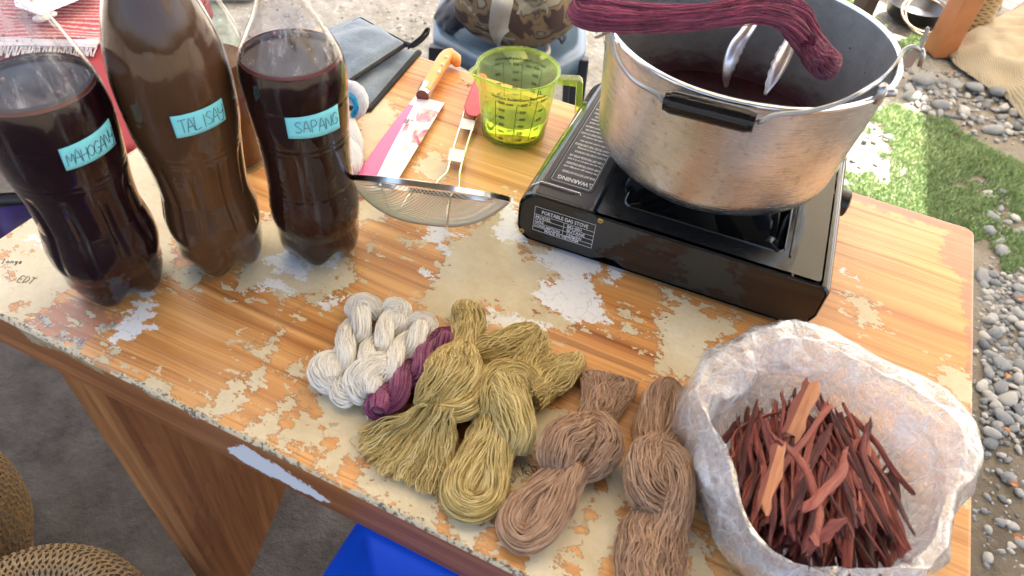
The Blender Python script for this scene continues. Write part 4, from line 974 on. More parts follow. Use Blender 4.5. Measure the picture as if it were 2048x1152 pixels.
def build_knife():
    O = U(850, 190); T = thing('kitchen_knife', 'kitchen knife with orange riveted handle in a pink floral sheath', 'knife', O)
    W = lambda px, py, z: U(px, py, z)-O
    orange = simple('orange_handle_plastic', (.90, .36, .09), .35, var=.05)
    # handle: swept outline from ferrule to butt
    ctrl = [(849, 186, .0085), (856, 172, .0090), (868, 152, .0093), (880, 132, .0095), (892, 116, .0105), (902, 110, .0105), (909, 108, .007)]
    pts = crom([(*W(x, y, .766), w) for x, y, w in ctrl], 40)
    V = []; nn = 20
    for i, p in enumerate(pts):
        T_ = pts[min(i+1, 39)][:3]-pts[max(i-1, 0)][:3]; T_ /= np.linalg.norm(T_); sd = np.cross(T_, [0, 0, 1]); sd /= np.linalg.norm(sd)
        ww = p[3]*(1 if i < 36 else math.sqrt(max(1-((i-35)/4.6)**2, .05)))
        for j in range(nn):
            a = 2*math.pi*j/nn; ca, sa = math.cos(a), math.sin(a); e = .75
            x = ww*math.copysign(abs(ca)**e, ca); z = .0095*min(1, ww/.006)*math.copysign(abs(sa)**e, sa)
            V.append(p[:3]+sd*x+np.array([0, 0, z]))
    F = [(i*nn+j, i*nn+(j+1) % nn, (i+1)*nn+(j+1) % nn, (i+1)*nn+j) for i in range(39) for j in range(nn)]+[tuple(range(nn))[::-1], tuple(39*nn+j for j in range(nn))]
    MB().add(V, F).build('handle', orange, T, autos=50)
    # butt hook
    MB().tube([W(900, 111, .765), W(911, 118, .764), W(914, 128, .763)], [.010, .0095, .006], 14).build('handle_butt', orange, T, smooth=True)
    for x, y in ((901, 113), (885, 128), (878, 143)):
        o = MB().lathe([(.0026, -.001), (.0024, .0006), (0, .001)], 18).build('rivet', simple('white_rivet', (.8, .8, .78), .3), T, smooth=True); o.location = W(x+(-8 if y < 120 else 0), y, .7757)
    f = crom([W(854, 174, .766), W(850, 182, .766), W(845, 192, .765)], 8)
    mb = MB(); mb.tube(f, [.0098]*8, 20); o = mb.build('ferrule', STEEL, T, autos=40)
    o2 = MB().tube([f[-1], f[-1]+(f[-1]-f[-2])*.25], [.0093, .0090], 20).build('ferrule_end', simple('brown_wood_core', (.22, .05, .02), .3), T, autos=40)
    # sheath
    m, t, b = node_mat('floral_sheath'); uv = t.nodes.new('ShaderNodeUVMap'); uv.uv_map = 'UVMap'
    sp = N(t, 'ShaderNodeSeparateXYZ'); L(t, uv.outputs[0], sp.inputs[0]); u_, v_ = sp.outputs[0], sp.outputs[1]
    vec = mapping(t, uv.outputs[0], (2.2, 5, 1)); n1 = noise_n(t, vec, 1.1, 4, .6, 1.0); vo = N(t, 'ShaderNodeTexVoronoi'); vo.inputs['Scale'].default_value = 1.9; L(t, mapping(t, uv.outputs[0], (1, 2.6, 1), loc=(.3, .2, 0)), vo.inputs['Vector'])
    base = mix_c(t, n1, (.80, .72, .76), (.93, .93, .95))
    fl = math_n(t, 'ADD', vo.outputs['Distance'], math_n(t, 'MULTIPLY_ADD', n1, .7, -.35))
    vs = N(t, 'ShaderNodeSeparateColor'); L(t, vo.outputs['Color'], vs.inputs[0])
    fc = ramp(t, vs.outputs[0], [(0, (.62, .10, .22)), (.4, (.50, .03, .14)), (.7, (.45, .16, .28)), (1, (.70, .24, .34))])
    base = mix_c(t, ramp(t, fl, [(.44, 1.0), (.48, 0.0)]), base, mix_c(t, ramp(t, n1, [(.4, 0.0), (.6, 1.0)]), fc, (.9, .6, .66)))
    ye = ramp(t, noise_n(t, mapping(t, uv.outputs[0], (3, 7, 1), loc=(5, 2, 0)), 1.3, 3), [(.60, 0.0), (.66, 1.0)])
    base = mix_c(t, math_n(t, 'MULTIPLY', ye, .8), base, (.72, .78, .30))
    # pink flank along the spine, widening away from the handle, bordered white
    bd = math_n(t, 'MULTIPLY_ADD', math_n(t, 'POWER', v_, .6), .44, .06); di = math_n(t, 'SUBTRACT', bd, u_)
    base = mix_c(t, math_n(t, 'GREATER_THAN', di, -.05), base, (.92, .80, .86)); base = mix_c(t, math_n(t, 'GREATER_THAN', di, 0), base, (.78, .12, .34))
    base = mix_c(t, math_n(t, 'LESS_THAN', v_, .10), base, (.78, .72, .80))
    L(t, base, b.inputs['Base Color']); b.inputs['Roughness'].default_value = .22
    Q = [(832, 190), (889, 206), (782, 382), (700, 374)]
    nu, nv = 8, 24; V = []; UVs = []
    for k, z in enumerate((.7585, .7512)):
        for j in range(nv):
            for i in range(nu):
                a, c = i/(nu-1), j/(nv-1); p = (1-a)*(1-c)*np.array(Q[0])+a*(1-c)*np.array(Q[1])+a*c*np.array(Q[2])+(1-a)*c*np.array(Q[3])
                p[0] += 6*math.sin(c*3.1)*(1-a)*-1
                zz = z+(.0022*math.sin(math.pi*a) if k == 0 else 0); V.append(W(p[0], p[1], zz)); UVs.append((a, c))
    g = lambda k, j, i: k*nu*nv+j*nu+i; F = []
    for j in range(nv-1):
        for i in range(nu-1): F.append((g(0, j, i), g(0, j, i+1), g(0, j+1, i+1), g(0, j+1, i))[::-1]); F.append((g(1, j, i), g(1, j, i+1), g(1, j+1, i+1), g(1, j+1, i)))
    for j in range(nv-1): F += [(g(0, j, 0), g(1, j, 0), g(1, j+1, 0), g(0, j+1, 0))[::-1], (g(0, j, nu-1), g(1, j, nu-1), g(1, j+1, nu-1), g(0, j+1, nu-1))]
    for i in range(nu-1): F += [(g(0, 0, i), g(0, 0, i+1), g(1, 0, i+1), g(1, 0, i))[::-1], (g(0, nv-1, i), g(0, nv-1, i+1), g(1, nv-1, i+1), g(1, nv-1, i))]
    o = mk('sheath', V, F, m, T, smooth=False); ul = o.data.uv_layers.new(name='UVMap')
    for lp in o.data.loops: ul.data[lp.index].uv = UVs[lp.vertex_index]
    ink = simple('sheath_print', (.1, .08, .12), .5)
    d1 = W(806, 245, .7612); e = (W(826, 250, .7612)-d1); e /= np.linalg.norm(e); up_ = np.cross([0, 0, 1], e)
    V, F = text_mesh('8"', .014, .0002); mk('size_print', [d1+e*p[0]+up_*p[1]+np.array([0, 0, .0008]) for p in V], F, ink, o)
    return T
build_knife()

def build_cup():
    C = U(1026, 262); T = thing('measuring_cup', 'lime green transparent measuring cup with black scale markings', 'cup', C)
    m = thin_plastic('lime_plastic', (.86, 1.0, .40), .06, .9, .17)
    h, rb, rt = .095, .0425, .0525
    rr = lambda z: rb+(rt-rb)*(z/h)**.9
    sp_dir = math.atan2(*(U(940, 150, .84)-U(1030, 137, .84))[[1, 0]])
    hd = math.atan2(*(U(1150, 150, .84)-U(1030, 140, .84))[[1, 0]])
    n = 120
    def wall(off, zs):
        V = []
        for z in zs:
            for j in range(n):
                a = 2*math.pi*j/n; d = (a-sp_dir+math.pi) % (2*math.pi)-math.pi; k = max(0, (z-h*.62)/(h*.38))
                r = rr(z)+off+.013*k**1.6*math.exp(-(d/.22)**2)
                V.append((r*math.cos(a), r*math.sin(a), z+.002*k*k*math.exp(-(d/.25)**2)))
        return V
    zs = np.linspace(.004, h, 20)
    Vo = wall(0, zs); K = len(zs); V = [((rb-.003)*math.cos(2*math.pi*j/n), (rb-.003)*math.sin(2*math.pi*j/n), .0005) for j in range(n)]+Vo+wall(-.0016, [h])+wall(-.0016, [h-.004])
    K2 = K+3; F = [(i*n+j, i*n+(j+1) % n, (i+1)*n+(j+1) % n, (i+1)*n+j) for i in range(K2-1) for j in range(n)]
    V.append((0, 0, .0025)); F += [(len(V)-1, (j+1) % n, j) for j in range(n)]
    MB().add(V, F).build('cup_wall', m, T, smooth=True)
    MB().lathe([(0, .004), (rb-.004, .004), (rb-.001, .008)], 80).build('cup_floor', m, T, smooth=True)
    # rolled lip
    lip = wall(.0006, [h+.0005]); MB().tube(lip+[lip[0]], .0012, 6, cap=False).build('lip', m, T, smooth=True)
    # a little water standing in it
    wm_, t, b = node_mat('water'); b.inputs['Base Color'].default_value = (.86, .95, .40, 1); b.inputs['Transmission Weight'].default_value = .9; b.inputs['Roughness'].default_value = .02; b.inputs['IOR'].default_value = 1.15
    MB().lathe([(0, .005), (rb-.005, .005), (rr(.03)-.003, .031), (0, .031)], 80).build('water', wm_, T, autos=40)
    # handle: flat bar out, then down
    W = lambda px, py, z: U(px, py, z)-C
    dv = np.array([math.cos(hd), math.sin(hd), 0]); sv = np.array([-math.sin(hd), math.cos(hd), 0])
    pr = [(.0505, .087), (.080, .088), (.0845, .084), (.091, .016), (.086, .014), (.0815, .022), (.0765, .079), (.0505, .080)]
    V = [dv*a+sv*s*(.0075 if True else 0)+np.array([0, 0, z]) for s in (-1, 1) for a, z in pr]; k = len(pr)
    MB().add(V, [tuple(range(k))[::-1], tuple(range(k, 2*k))]+[(i, (i+1) % k, k+(i+1) % k, k+i) for i in range(k)]).build('handle', m, T, bevel=.0012)
    # scale printing
    ink = simple('black_scale_ink', (.02, .025, .02), .5)
    phi0 = math.atan2(-C[1], -C[0])-.02  # side that faces the viewer
    def onw(a, z, o=.0006): r = rr(z)+o; return np.array([r*math.cos(a), r*math.sin(a), z])
    def scale(a0, tilt, first, z0=.016, z1=.072, ticks=6, txts=('100', '200', '300', '400', '500', '600'), unit=''):
        mb = MB(); A = lambda z: a0+tilt*(z-z0)
        mb.tube([onw(A(z), z) for z in np.linspace(z0, z1, 12)], .00038, 4)
        for k in range(ticks):
            z = z0+(z1-z0)*k/(ticks-1); mb.tube([onw(A(z), z), onw(A(z)+.075, z), ], .00038, 4)
        V0, F0 = mb.V, mb.F
        for k in range(ticks):
            z = z0+(z1-z0)*k/(ticks-1); V, F = text_mesh(txts[k]+(unit if k == ticks-1 else ''), .0056, .00022)
            b0 = len(V0); V0 += [tuple(onw(A(z)+.09+p[0]/.05, z-.0018+p[1])) for p in V]; F0 += [tuple(i+b0 for i in f) for f in F]
        return mb.build('printed_scale', ink, T)
    for base in (phi0, phi0+math.pi-.15):
        scale(base-.50, 0, 0, unit=' ccm'); scale(base+.02, .9, 0, unit=' g'); scale(base+.50, 1.6, 0, z1=.074, ticks=5, txts=('100', '200', '300', '400', '500'), unit=' g')
        V, F = text_mesh('Liter/Litre Zucker/Sucre Mehl/Farine', .0050, .00018)
        x = [p[0] for p in V]; mk('printed_heading', [tuple(onw(base-.62+p[0]/max(x)*1.45, .0775+p[1]+.002*(p[0]/max(x))**2)) for p in V], F, ink, T)
    V, F = text_mesh('1L', .008, .0003); mk('printed_litre', [tuple(onw(phi0+.52+p[0]/.05, .085+p[1])) for p in V], F, ink, T)
    return T
build_cup()

# ------------------------------------------------------------------ grey towel, folded, with black binding and a loop
def cloth_mat(name, c0, c1, scale=400, rough=.9, sheen=.4, bstr=.6):
    m, t, b = node_mat(name); co = objco(t); n1 = noise_n(t, co, 18, 5, .6); n2 = noise_n(t, co, scale, 4, .7)
    c = mix_c(t, ramp(t, math_n(t, 'ADD', math_n(t, 'MULTIPLY', n1, .6), math_n(t, 'MULTIPLY', n2, .4)), [(.35, 0.0), (.65, 1.0)]), c0, c1); L(t, c, b.inputs['Base Color'])
    b.inputs['Roughness'].default_value = rough; b.inputs['Sheen Weight'].default_value = sheen
    bump(t, b, math_n(t, 'ADD', n2, math_n(t, 'MULTIPLY', n1, .8)), bstr, .0012); return m
def quad_sheet(pts, nu, nv):
    "bilinear patch of 4 points with border polyline"
    A, B, Cc, D = [np.array(p) for p in pts]; return np.array([[(1-u)*(1-v)*A+u*(1-v)*B+u*v*Cc+(1-u)*v*D for u in np.linspace(0, 1, nu)] for v in np.linspace(0, 1, nv)])
def build_towel():
    O = U(750, 100); T = thing('folded_towel', 'folded grey-blue microfibre towel with black edging and hanging loop', 'towel', O)
    g = cloth_mat('grey_microfibre', (.075, .12, .18), (.23, .31, .41), 420, .9, .6, 1.0); k = simple('black_binding', (.012, .013, .016), .8, bmp=.3)
    W = lambda px, py, z: U(px, py, z)-O
    def layer(q, name, z0, th, bulge):
        S = quad_sheet([W(x, y, z0) for x, y in q], 26, 22); nv, nu, _ = S.shape
        for j in range(nv):
            for i in range(nu):
                u, v = i/(nu-1), j/(nv-1); e = min(u, 1-u, v, 1-v); S[j, i, 2] += th*min(1, e*9)**.5+bulge*math.sin(math.pi*u)*math.sin(math.pi*v)+.006*mnoise.noise((u*3, v*3, z0*40))*min(1, e*5)+.0015*mnoise.noise((u*11, v*11, z0*40))*min(1, e*8)
        V = S.reshape(-1, 3); F = [(j*nu+i, j*nu+i+1, (j+1)*nu+i+1, (j+1)*nu+i) for j in range(nv-1) for i in range(nu-1)]
        Vb = V*[1, 1, 0]+[0, 0, z0-TZ+.0003] ; n = len(V); V = np.vstack([V, Vb]); F += [tuple(a+n for a in f)[::-1] for f in F[:]]
        bd = [i for i in range(nu)]+[j*nu+nu-1 for j in range(1, nv)]+[(nv-1)*nu+i for i in range(nu-2, -1, -1)]+[j*nu for j in range(nv-2, 0, -1)]
        F += [(bd[i], bd[i]+n, bd[(i+1) % len(bd)]+n, bd[(i+1) % len(bd)]) for i in range(len(bd))]
        mk(name, V, F, g, T, smooth=True)
        return S
    def bind(S, side, r=.0034):
        e = {'top': S[0], 'right': S[:, -1], 'bot': S[-1], 'left': S[:, 0]}[side]; e = e.copy(); e[:, 2] += -.0005
        MB().tube(crom(e, 30), r, 8).build('black_edging', k, T, smooth=True)
    S0 = layer([(690, 60), (838, 104), (735, 222), (640, 205)], 'lower_fold', .7515, .009, .003); bind(S0, 'right', .0048); bind(S0, 'bot', .004)
    S = layer([(640, 66), (722, 36), (812, 87), (700, 172)], 'upper_fold', .764, .011, .006)
    S = layer([(560, 110), (722, 38), (812, 88), (690, 168)], 'top_fold', .774, .009, .007); bind(S, 'right'); bind(S, 'bot'); MB().tube(crom(S[0, 14:], 12), .003, 8).build('black_edging', k, T, smooth=True)
    lp = crom([W(806, 92, .776), W(826, 96, .782), (W(845, 84, .79)), (W(859, 68, .797)), W(850, 66, .797), W(838, 82, .79), W(815, 100, .778)], 40)
    S2 = []; V = []; F = []
    for i, p in enumerate(lp):
        V += [p, p+np.array([0.0, 0, .007])+np.array([.001, .002, 0])]
    F = [(2*i, 2*i+2, 2*i+3, 2*i+1) for i in range(39)]
    o = MB().add(V, F).build('hanging_loop', k, T, smooth=True); md = o.modifiers.new('s', 'SOLIDIFY'); md.thickness = .0016
build_towel()

# ------------------------------------------------------------------ cotton work glove
def build_glove():
    O = U(700, 260); T = thing('cotton_glove', 'white knitted cotton work glove with blue cuff trim behind the SAPANG bottle', 'glove', O)
    m, t, b = node_mat('white_knit'); co = objco(t)
    w1 = N(t, 'ShaderNodeTexWave', wave_type='BANDS', bands_direction='X'); w1.inputs['Scale'].default_value = 190; w1.inputs['Distortion'].default_value = 1.5; L(t, co, w1.inputs['Vector'])
    n = noise_n(t, co, 300, 3); L(t, mix_c(t, w1.outputs['Fac'], (.62, .64, .70), (.84, .85, .88)), b.inputs['Base Color']); b.inputs['Roughness'].default_value = .95
    bump(t, b, math_n(t, 'ADD', w1.outputs['Fac'], n), .7, .0012)
    W = lambda px, py, z: U(px, py, z)-O
    def limb(P, rs, name='finger', mat=m, flat=.75):
        C = crom([(*W(x, y, z), r) for (x, y, z), r in zip(P, rs)], 30); mb = MB(); mb.tube([c[:3] for c in C], [max(c[3], .0008) for c in C], 20)
        for i, v in enumerate(mb.V):
            k = i//20; cz = C[min(k, 29)][2]; mb.V[i] = (v[0], v[1], cz+(v[2]-cz)*flat)
        return mb
    limb([(680, 228, .772), (690, 236, .772), (698, 255, .770), (707, 278, .767), (713, 294, .764), (717, 304, .763)], [.006, .0105, .0115, .0115, .0100, .004]).build('finger', m, T, smooth=True)
    limb([(672, 282, .765), (692, 288, .766), (704, 305, .765), (706, 322, .763), (700, 338, .762), (688, 348, .761)], [.008, .0115, .0125, .0125, .0115, .005]).build('finger', m, T, smooth=True)
    limb([(660, 230, .766), (675, 240, .768), (690, 246, .771), (700, 250, .772), (704, 246, .772)], [.014, .018, .016, .010, .004]).build('palm', m, T, smooth=True)
    # cuff: rolled band, open towards the viewer with the blue trim showing
    P = crom([W(665, 176, .778), W(684, 171, .786), W(704, 174, .790), W(719, 186, .789), W(726, 204, .785), W(722, 222, .778), W(710, 236, .770)], 40)
    MB().tube(P, [.0085*math.sin(math.pi*min(1, max(0, (i+5)/48)))**.5*(1+.05*math.sin(i*1.3)) for i in range(40)], 20).build('cuff', m, T, smooth=True)
    bl = simple('blue_overlock_thread', (.01, .30, .58), .8, bmp=.8, bscale=500)
    P = crom([W(676, 184, .794), W(691, 186, .797), W(704, 194, .797), W(711, 206, .793), W(712, 219, .787), W(704, 232, .779)], 60)
    P = [p+np.array([.0008*math.sin(i*1.9), .0008*math.cos(i*2.3), 0]) for i, p in enumerate(P)]
    MB().tube(P, [.0036+.0006*math.sin(i*2.1) for i in range(60)], 10).build('blue_trim', bl, T, smooth=True)
build_glove()
# ================================================================== yarn
def yarn_mat(name, c0, c1, c2):
    m, t, b = node_mat(name); a = t.nodes.new('ShaderNodeAttribute'); a.attribute_name = 'rnd'
    co = objco(t); n = noise_n(t, co, 60, 4, .6); f = math_n(t, 'ADD', math_n(t, 'MULTIPLY', a.outputs['Fac'], .6), math_n(t, 'MULTIPLY_ADD', n, .8, -.2))
    L(t, ramp(t, f, [(.15, c0), (.5, c1), (.85, c2)]), b.inputs['Base Color']); b.inputs['Roughness'].default_value = .85; b.inputs['Sheen Weight'].default_value = .25
    b.inputs['Specular IOR Level'].default_value = .25
    bump(t, b, noise_n(t, co, 1500, 2), .5, .0004); return m
OLIVE = yarn_mat('olive_yarn', (.31, .215, .06), (.57, .43, .155), (.75, .62, .31))
BROWN = yarn_mat('brown_yarn', (.22, .125, .075), (.41, .25, .155), (.57, .38, .25))
CREAMY = yarn_mat('undyed_yarn', (.74, .69, .60), (.90, .87, .80), (.94, .93, .89))
PURPLE = yarn_mat('purple_yarn', (.12, .015, .06), (.27, .055, .15), (.44, .16, .28))
MAROON = yarn_mat('wet_maroon_yarn', (.07, .004, .02), (.20, .017, .058), (.38, .07, .14))
def nz1(rng, K, n, amp, knots=6):
    "smooth random curves (n,K)"
    x = np.linspace(0, knots-1, K); c = rng.normal(0, amp, (n, knots+1)); i = np.minimum(x.astype(int), knots-1); f = x-i; f = f*f*(3-2*f)
    return c[:, i]*(1-f)+c[:, i+1]*f
def strands(C, n, twist=0.0, wob=.0, jit=.0006, seed=1, inner=.25, K=54, phase=0.0, up=(0, 0, 1), spread=None, arc=(0, 2*math.pi)):
    "C: (k,5) x,y,z,half-width,half-height control rows -> (n,K,3)"
    rng = np.random.default_rng(seed); D = crom(C, K); P = D[:, :3]; Wd = D[:, 3]; Ht = D[:, 4]
    T = np.gradient(P, axis=0); T /= np.linalg.norm(T, axis=1, keepdims=True)+1e-12
    upv = np.array(up, float); side = np.cross(T, upv); side /= np.linalg.norm(side, axis=1, keepdims=True)+1e-9; nr = np.cross(side, T)
    th0 = arc[0]+(arc[1]-arc[0])*(np.arange(n)+rng.uniform(-.4, .4, n))/n; rho = np.where(rng.random(n) < inner, rng.uniform(.55, .9, n), rng.uniform(.92, 1.03, n))
    u = np.linspace(0, 1, K)
    # coherent waviness: neighbouring strands wander together in locks
    L1 = nz1(rng, K, 7, 1.0, 7); lk = (th0/(2*math.pi)*7) % 7; i0 = lk.astype(int) % 7; i1 = (i0+1) % 7; f = (lk-lk.astype(int))[:, None]
    lock = L1[i0]*(1-f)+L1[i1]*f
    th = th0[:, None]+twist*u[None]+phase+wob*lock+nz1(rng, K, n, .10, 8)
    rr = rho[:, None]*(1+.05*lock)+nz1(rng, K, n, .02, 9)
    X = (Wd[None]*rr*np.cos(th)); Y = (Ht[None]*rr*np.sin(th))
    S = P[None]+side[None]*X[..., None]+nr[None]*Y[..., None]
    S += nz1(rng, K, n*3, jit, 12).reshape(n, 3, K).transpose(0, 2, 1)
    return S
class Skein:
    def __init__(s, name, label, mat, org, group=None, r=.00048):
        s.O = np.array(org); s.T = thing(name, label, 'yarn skein', s.O, (0, 0, 0), group); s.mat = mat; s.r = r; s.seed = sum(map(ord, label))
    def px(s, rows, floor=True):
        out = []
        for x, y, z, w, h in rows: # px, py, centre height above table, half-width in photo px, half height m
            P = U(x, y, TZ+z)-s.O; out.append((*P, w/PXM(x, y, TZ+z), h))
        return out
    def part(s, name, S, r=None, core=None):
        s.seed += 1; rng = np.random.default_rng(s.seed)
        S = np.array(S); lo = .0007+TZ-s.O[2]; S[..., 2] = np.where(S[..., 2] < lo, lo+rng.uniform(0, .0006, S[..., 2].shape), S[..., 2])
        M, K, _ = S.shape; rr = (r or s.r)*rng.uniform(.8, 1.2, M); V, F = tubes_np(S, rr, 4)
        o = mk(name, V, F, s.mat, s.T, smooth=True); o['kind'] = 'stuff'
        a = o.data.attributes.new('rnd', 'FLOAT', 'POINT'); a.data.foreach_set('value', np.repeat(rng.random(M), K*4).astype(np.float32))
        if M > 40 and name != 'fuzz':   # short fibres standing off the surface
            nf = M//2; si = rng.integers(0, M, nf); ki = rng.integers(2, K-2, nf); p0 = S[si, ki]; tg = S[si, ki+1]-S[si, ki-1]; tg /= np.linalg.norm(tg, axis=1, keepdims=True)+1e-9
            d = rng.normal(0, 1, (nf, 3)); d[:, 2] = np.abs(d[:, 2])*1.1; d += tg*rng.uniform(-1.5, 1.5, nf)[:, None]; d /= np.linalg.norm(d, axis=1, keepdims=True)
            ln = rng.uniform(.002, .0065, nf)[:, None]; e = tg*rng.uniform(-1, 1, nf)[:, None]; H = np.stack([p0+d*ln*u+e*ln*u*u*.8 for u in (0, .33, .66, 1.0)], 1)
            V, F = tubes_np(H, .00013, 3); o2 = mk('fuzz', V, F, s.mat, s.T); o2['kind'] = 'stuff'; a = o2.data.attributes.new('rnd', 'FLOAT', 'POINT'); a.data.foreach_set('value', np.full(len(V), .8, dtype=np.float32))
        return o
    def bundle(s, name, rows, n=110, core=True, raw=False, **kw):
        n = int(n*1.4)
        C = rows if raw else s.px(rows); s.seed += 3
        S = strands(C, n, seed=s.seed, **kw); s.part(name, S)
        if core:
            D = crom(C, 30); mb = MB(); T = np.gradient(D[:, :3], axis=0); T /= np.linalg.norm(T, axis=1, keepdims=True)+1e-9; V = []; nn = 14
            for p, t_ in zip(D, T):
                sd = np.cross(t_, kw.get('up', (0, 0, 1))); sd /= np.linalg.norm(sd)+1e-9; nr = np.cross(sd, t_)
                for j in range(nn):
                    a = 2*math.pi*j/nn; q = p[:3]+sd*p[3]*.86*math.cos(a)+nr*p[4]*.86*math.sin(a); q[2] = max(q[2], .0004+TZ-s.O[2]); V.append(q)
            F = [(i*nn+j, i*nn+(j+1) % nn, (i+1)*nn+(j+1) % nn, (i+1)*nn+j) for i in range(29) for j in range(nn)]+[tuple(range(nn))[::-1], tuple(29*nn+j for j in range(nn))]
            mb.add(V, F).build('inner_strands', s.mat, s.T, smooth=True)
        return S
    def stray(s, pts, r=.00035):
        S = crom([U(x, y, TZ+z)-s.O for x, y, z in pts], 24)[None]; s.part('loose_thread', S, r)
    def fan_loops(s, name, neck, nw, tips, n=130, z0=.006, z1=.004, loop=.004, seed=5, lift=.010):
        "hanging loops: from the neck out to a tip line and back. neck,(px), tips: [(px,py)] polyline"
        rng = np.random.default_rng(seed); s.seed += 1
        tp = crom(tips, 60); nd = np.array(neck, float); out = []
        for i in range(n):
            k = (i+rng.uniform(-.5, .5))/n; q = tp[int(np.clip(k, 0, 1)*59)]; ln = rng.uniform(.86, 1.03)
            dirp = (q-nd); pn = np.array([-dirp[1], dirp[0]])/np.linalg.norm(dirp)
            st = nd+pn*(.5-k)*nw*0+np.array([(k-.5)*nw*(tp[-1]-tp[0])[0]/np.linalg.norm(tp[-1]-tp[0]), (k-.5)*nw*(tp[-1]-tp[0])[1]/np.linalg.norm(tp[-1]-tp[0])])
            end = nd+dirp*ln; w = rng.uniform(2, 9); lay = rng.random(); wa = rng.uniform(1.5, 5.5); wp = 6*k+rng.normal(0, .7); wf = rng.uniform(9, 14)
            zz = lambda f: z1+lay*(lift*(1-f)+.006)+z0*(1-f)
            wv = rng.normal(0, 3.0, 6)
            pts = []
            for f in np.linspace(0, 1, 13)[:-1]: p = st+(end-st)*f+pn*(w*f*.8+wv[int(f*5)]*f+wa*math.sin(f*wf+wp)); pts.append((*p, zz(f)))
            e2 = end+dirp/np.linalg.norm(dirp)*w*.8; pts.append((*e2, zz(1)))
            for f in np.linspace(1, 0, 13)[1:]: p = st+(end-st)*f-pn*(w*f*.8-wv[int(f*5)]*f*.8)+pn*wa*math.sin(f*wf+wp+.5); pts.append((*p, zz(f)-.001))
            out.append(crom([U(x, y, TZ+max(z, .001))-s.O for x, y, z in pts], 60))
        return s.part(name, np.array(out))

def hank(name, label, mat, A, B, w, turns, org, group=None, phase=0.0, z=.014, n=75, seed=1):
    "two-ply twisted hank from A to B (photo px), w = full width px"
    s = Skein(name, label, mat, org, group, r=.00042)
    for k in (0, 1):
        rows = []
        for u in np.linspace(0, 1, 15):
            a = 2*math.pi*turns*u+phase+k*math.pi; c = np.array(A)+(np.array(B)-np.array(A))*u; d = np.array(B)-np.array(A); pn = np.array([-d[1], d[0]])/np.linalg.norm(d)
            env = math.sin(math.pi*(.10+.80*u))**.35
            off = pn*math.cos(a)*w*.22*env
            ww = w*.29*(1 if .06 < u < .94 else .72); sc = PXM(*A)
            rows.append((c[0]+off[0], c[1]+off[1], z+.0075*math.sin(a)*env, ww, ww/sc*.82))
        s.bundle('twisted_ply', rows, n=n, twist=1.2+.5*k, wob=.05, jit=.0003, inner=.15, K=64)
    return s
s1 = hank('yarn_skein', 'undyed white twisted skein, leftmost of the white skeins', CREAMY, (733, 618), (664, 760), 66, 1.15, U(700, 700), 'white twisted skeins', .4)
s1.bundle('end_loop', [(690, 738, .010, 18, .008), (665, 728, .014, 30, .012), (652, 742, .014, 36, .014), (664, 762, .012, 32, .012), (680, 778, .008, 14, .006)], n=70, wob=.05, jit=.0003, K=40)
s1.bundle('end_loop', [(752, 640, .008, 14, .007), (740, 622, .013, 30, .012), (722, 615, .013, 33, .012), (708, 636, .010, 18, .008)], n=70, wob=.05, jit=.0003, K=40)
s1.stray([(640, 730, .01), (628, 722, .004), (622, 728, .002), (640, 740, .006)])
s2 = hank('yarn_skein', 'undyed white twisted skein in the middle of the three white skeins', CREAMY, (795, 630), (704, 780), 62, 1.35, U(750, 705), 'white twisted skeins', 2.2, z=.016)
s2.bundle('end_loop', [(770, 628, .012, 14, .006), (785, 618, .015, 24, .009), (800, 622, .014, 24, .009), (805, 645, .011, 14, .006)], n=60, wob=.1, jit=.0004, K=40)
s2.bundle('end_loop', [(690, 760, .009, 14, .007), (680, 776, .011, 22, .010), (690, 792, .010, 24, .010), (708, 796, .008, 16, .007)], n=60, wob=.05, jit=.0003, K=40)
s3 = hank('yarn_skein', 'undyed white twisted skein beside the purple one, rightmost of the white skeins', CREAMY, (850, 655), (738, 785), 64, 1.25, U(790, 720), 'white twisted skeins', 3.6, z=.017)
s3.bundle('end_loop', [(815, 655, .010, 14, .006), (830, 645, .014, 22, .009), (850, 648, .015, 24, .010), (852, 668, .013, 18, .008), (830, 685, .01, 12, .006)], n=64, wob=.06, jit=.0003, K=40)
s3.bundle('end_loop', [(778, 722, .022, 22, .008), (750, 738, .022, 34, .013), (724, 762, .019, 38, .014), (724, 788, .013, 26, .011), (734, 800, .008, 12, .006)], n=90, wob=.05, jit=.0003, K=44)
s3.stray([(731, 800, .006), (730, 815, .002), (736, 840, .001)], .0006); s3.stray([(640, 700, .003), (634, 720, .002), (640, 742, .002)])
sp = hank('yarn_skein', 'purple twisted skein between the white skeins and the olive knotted one', PURPLE, (897, 674), (756, 820), 68, 1.6, U(820, 750), None, 1.0, z=.018)
sp.bundle('end_loop', [(800, 780, .012, 14, .006), (770, 795, .016, 30, .012), (755, 815, .013, 26, .011), (770, 832, .008, 14, .006)], n=80, wob=.08, jit=.0004, K=40)
sp.bundle('end_loop', [(868, 690, .014, 18, .007), (885, 674, .015, 22, .008), (905, 672, .012, 17, .007), (905, 690, .009, 12, .006)], n=60, wob=.08, jit=.0004, K=40)
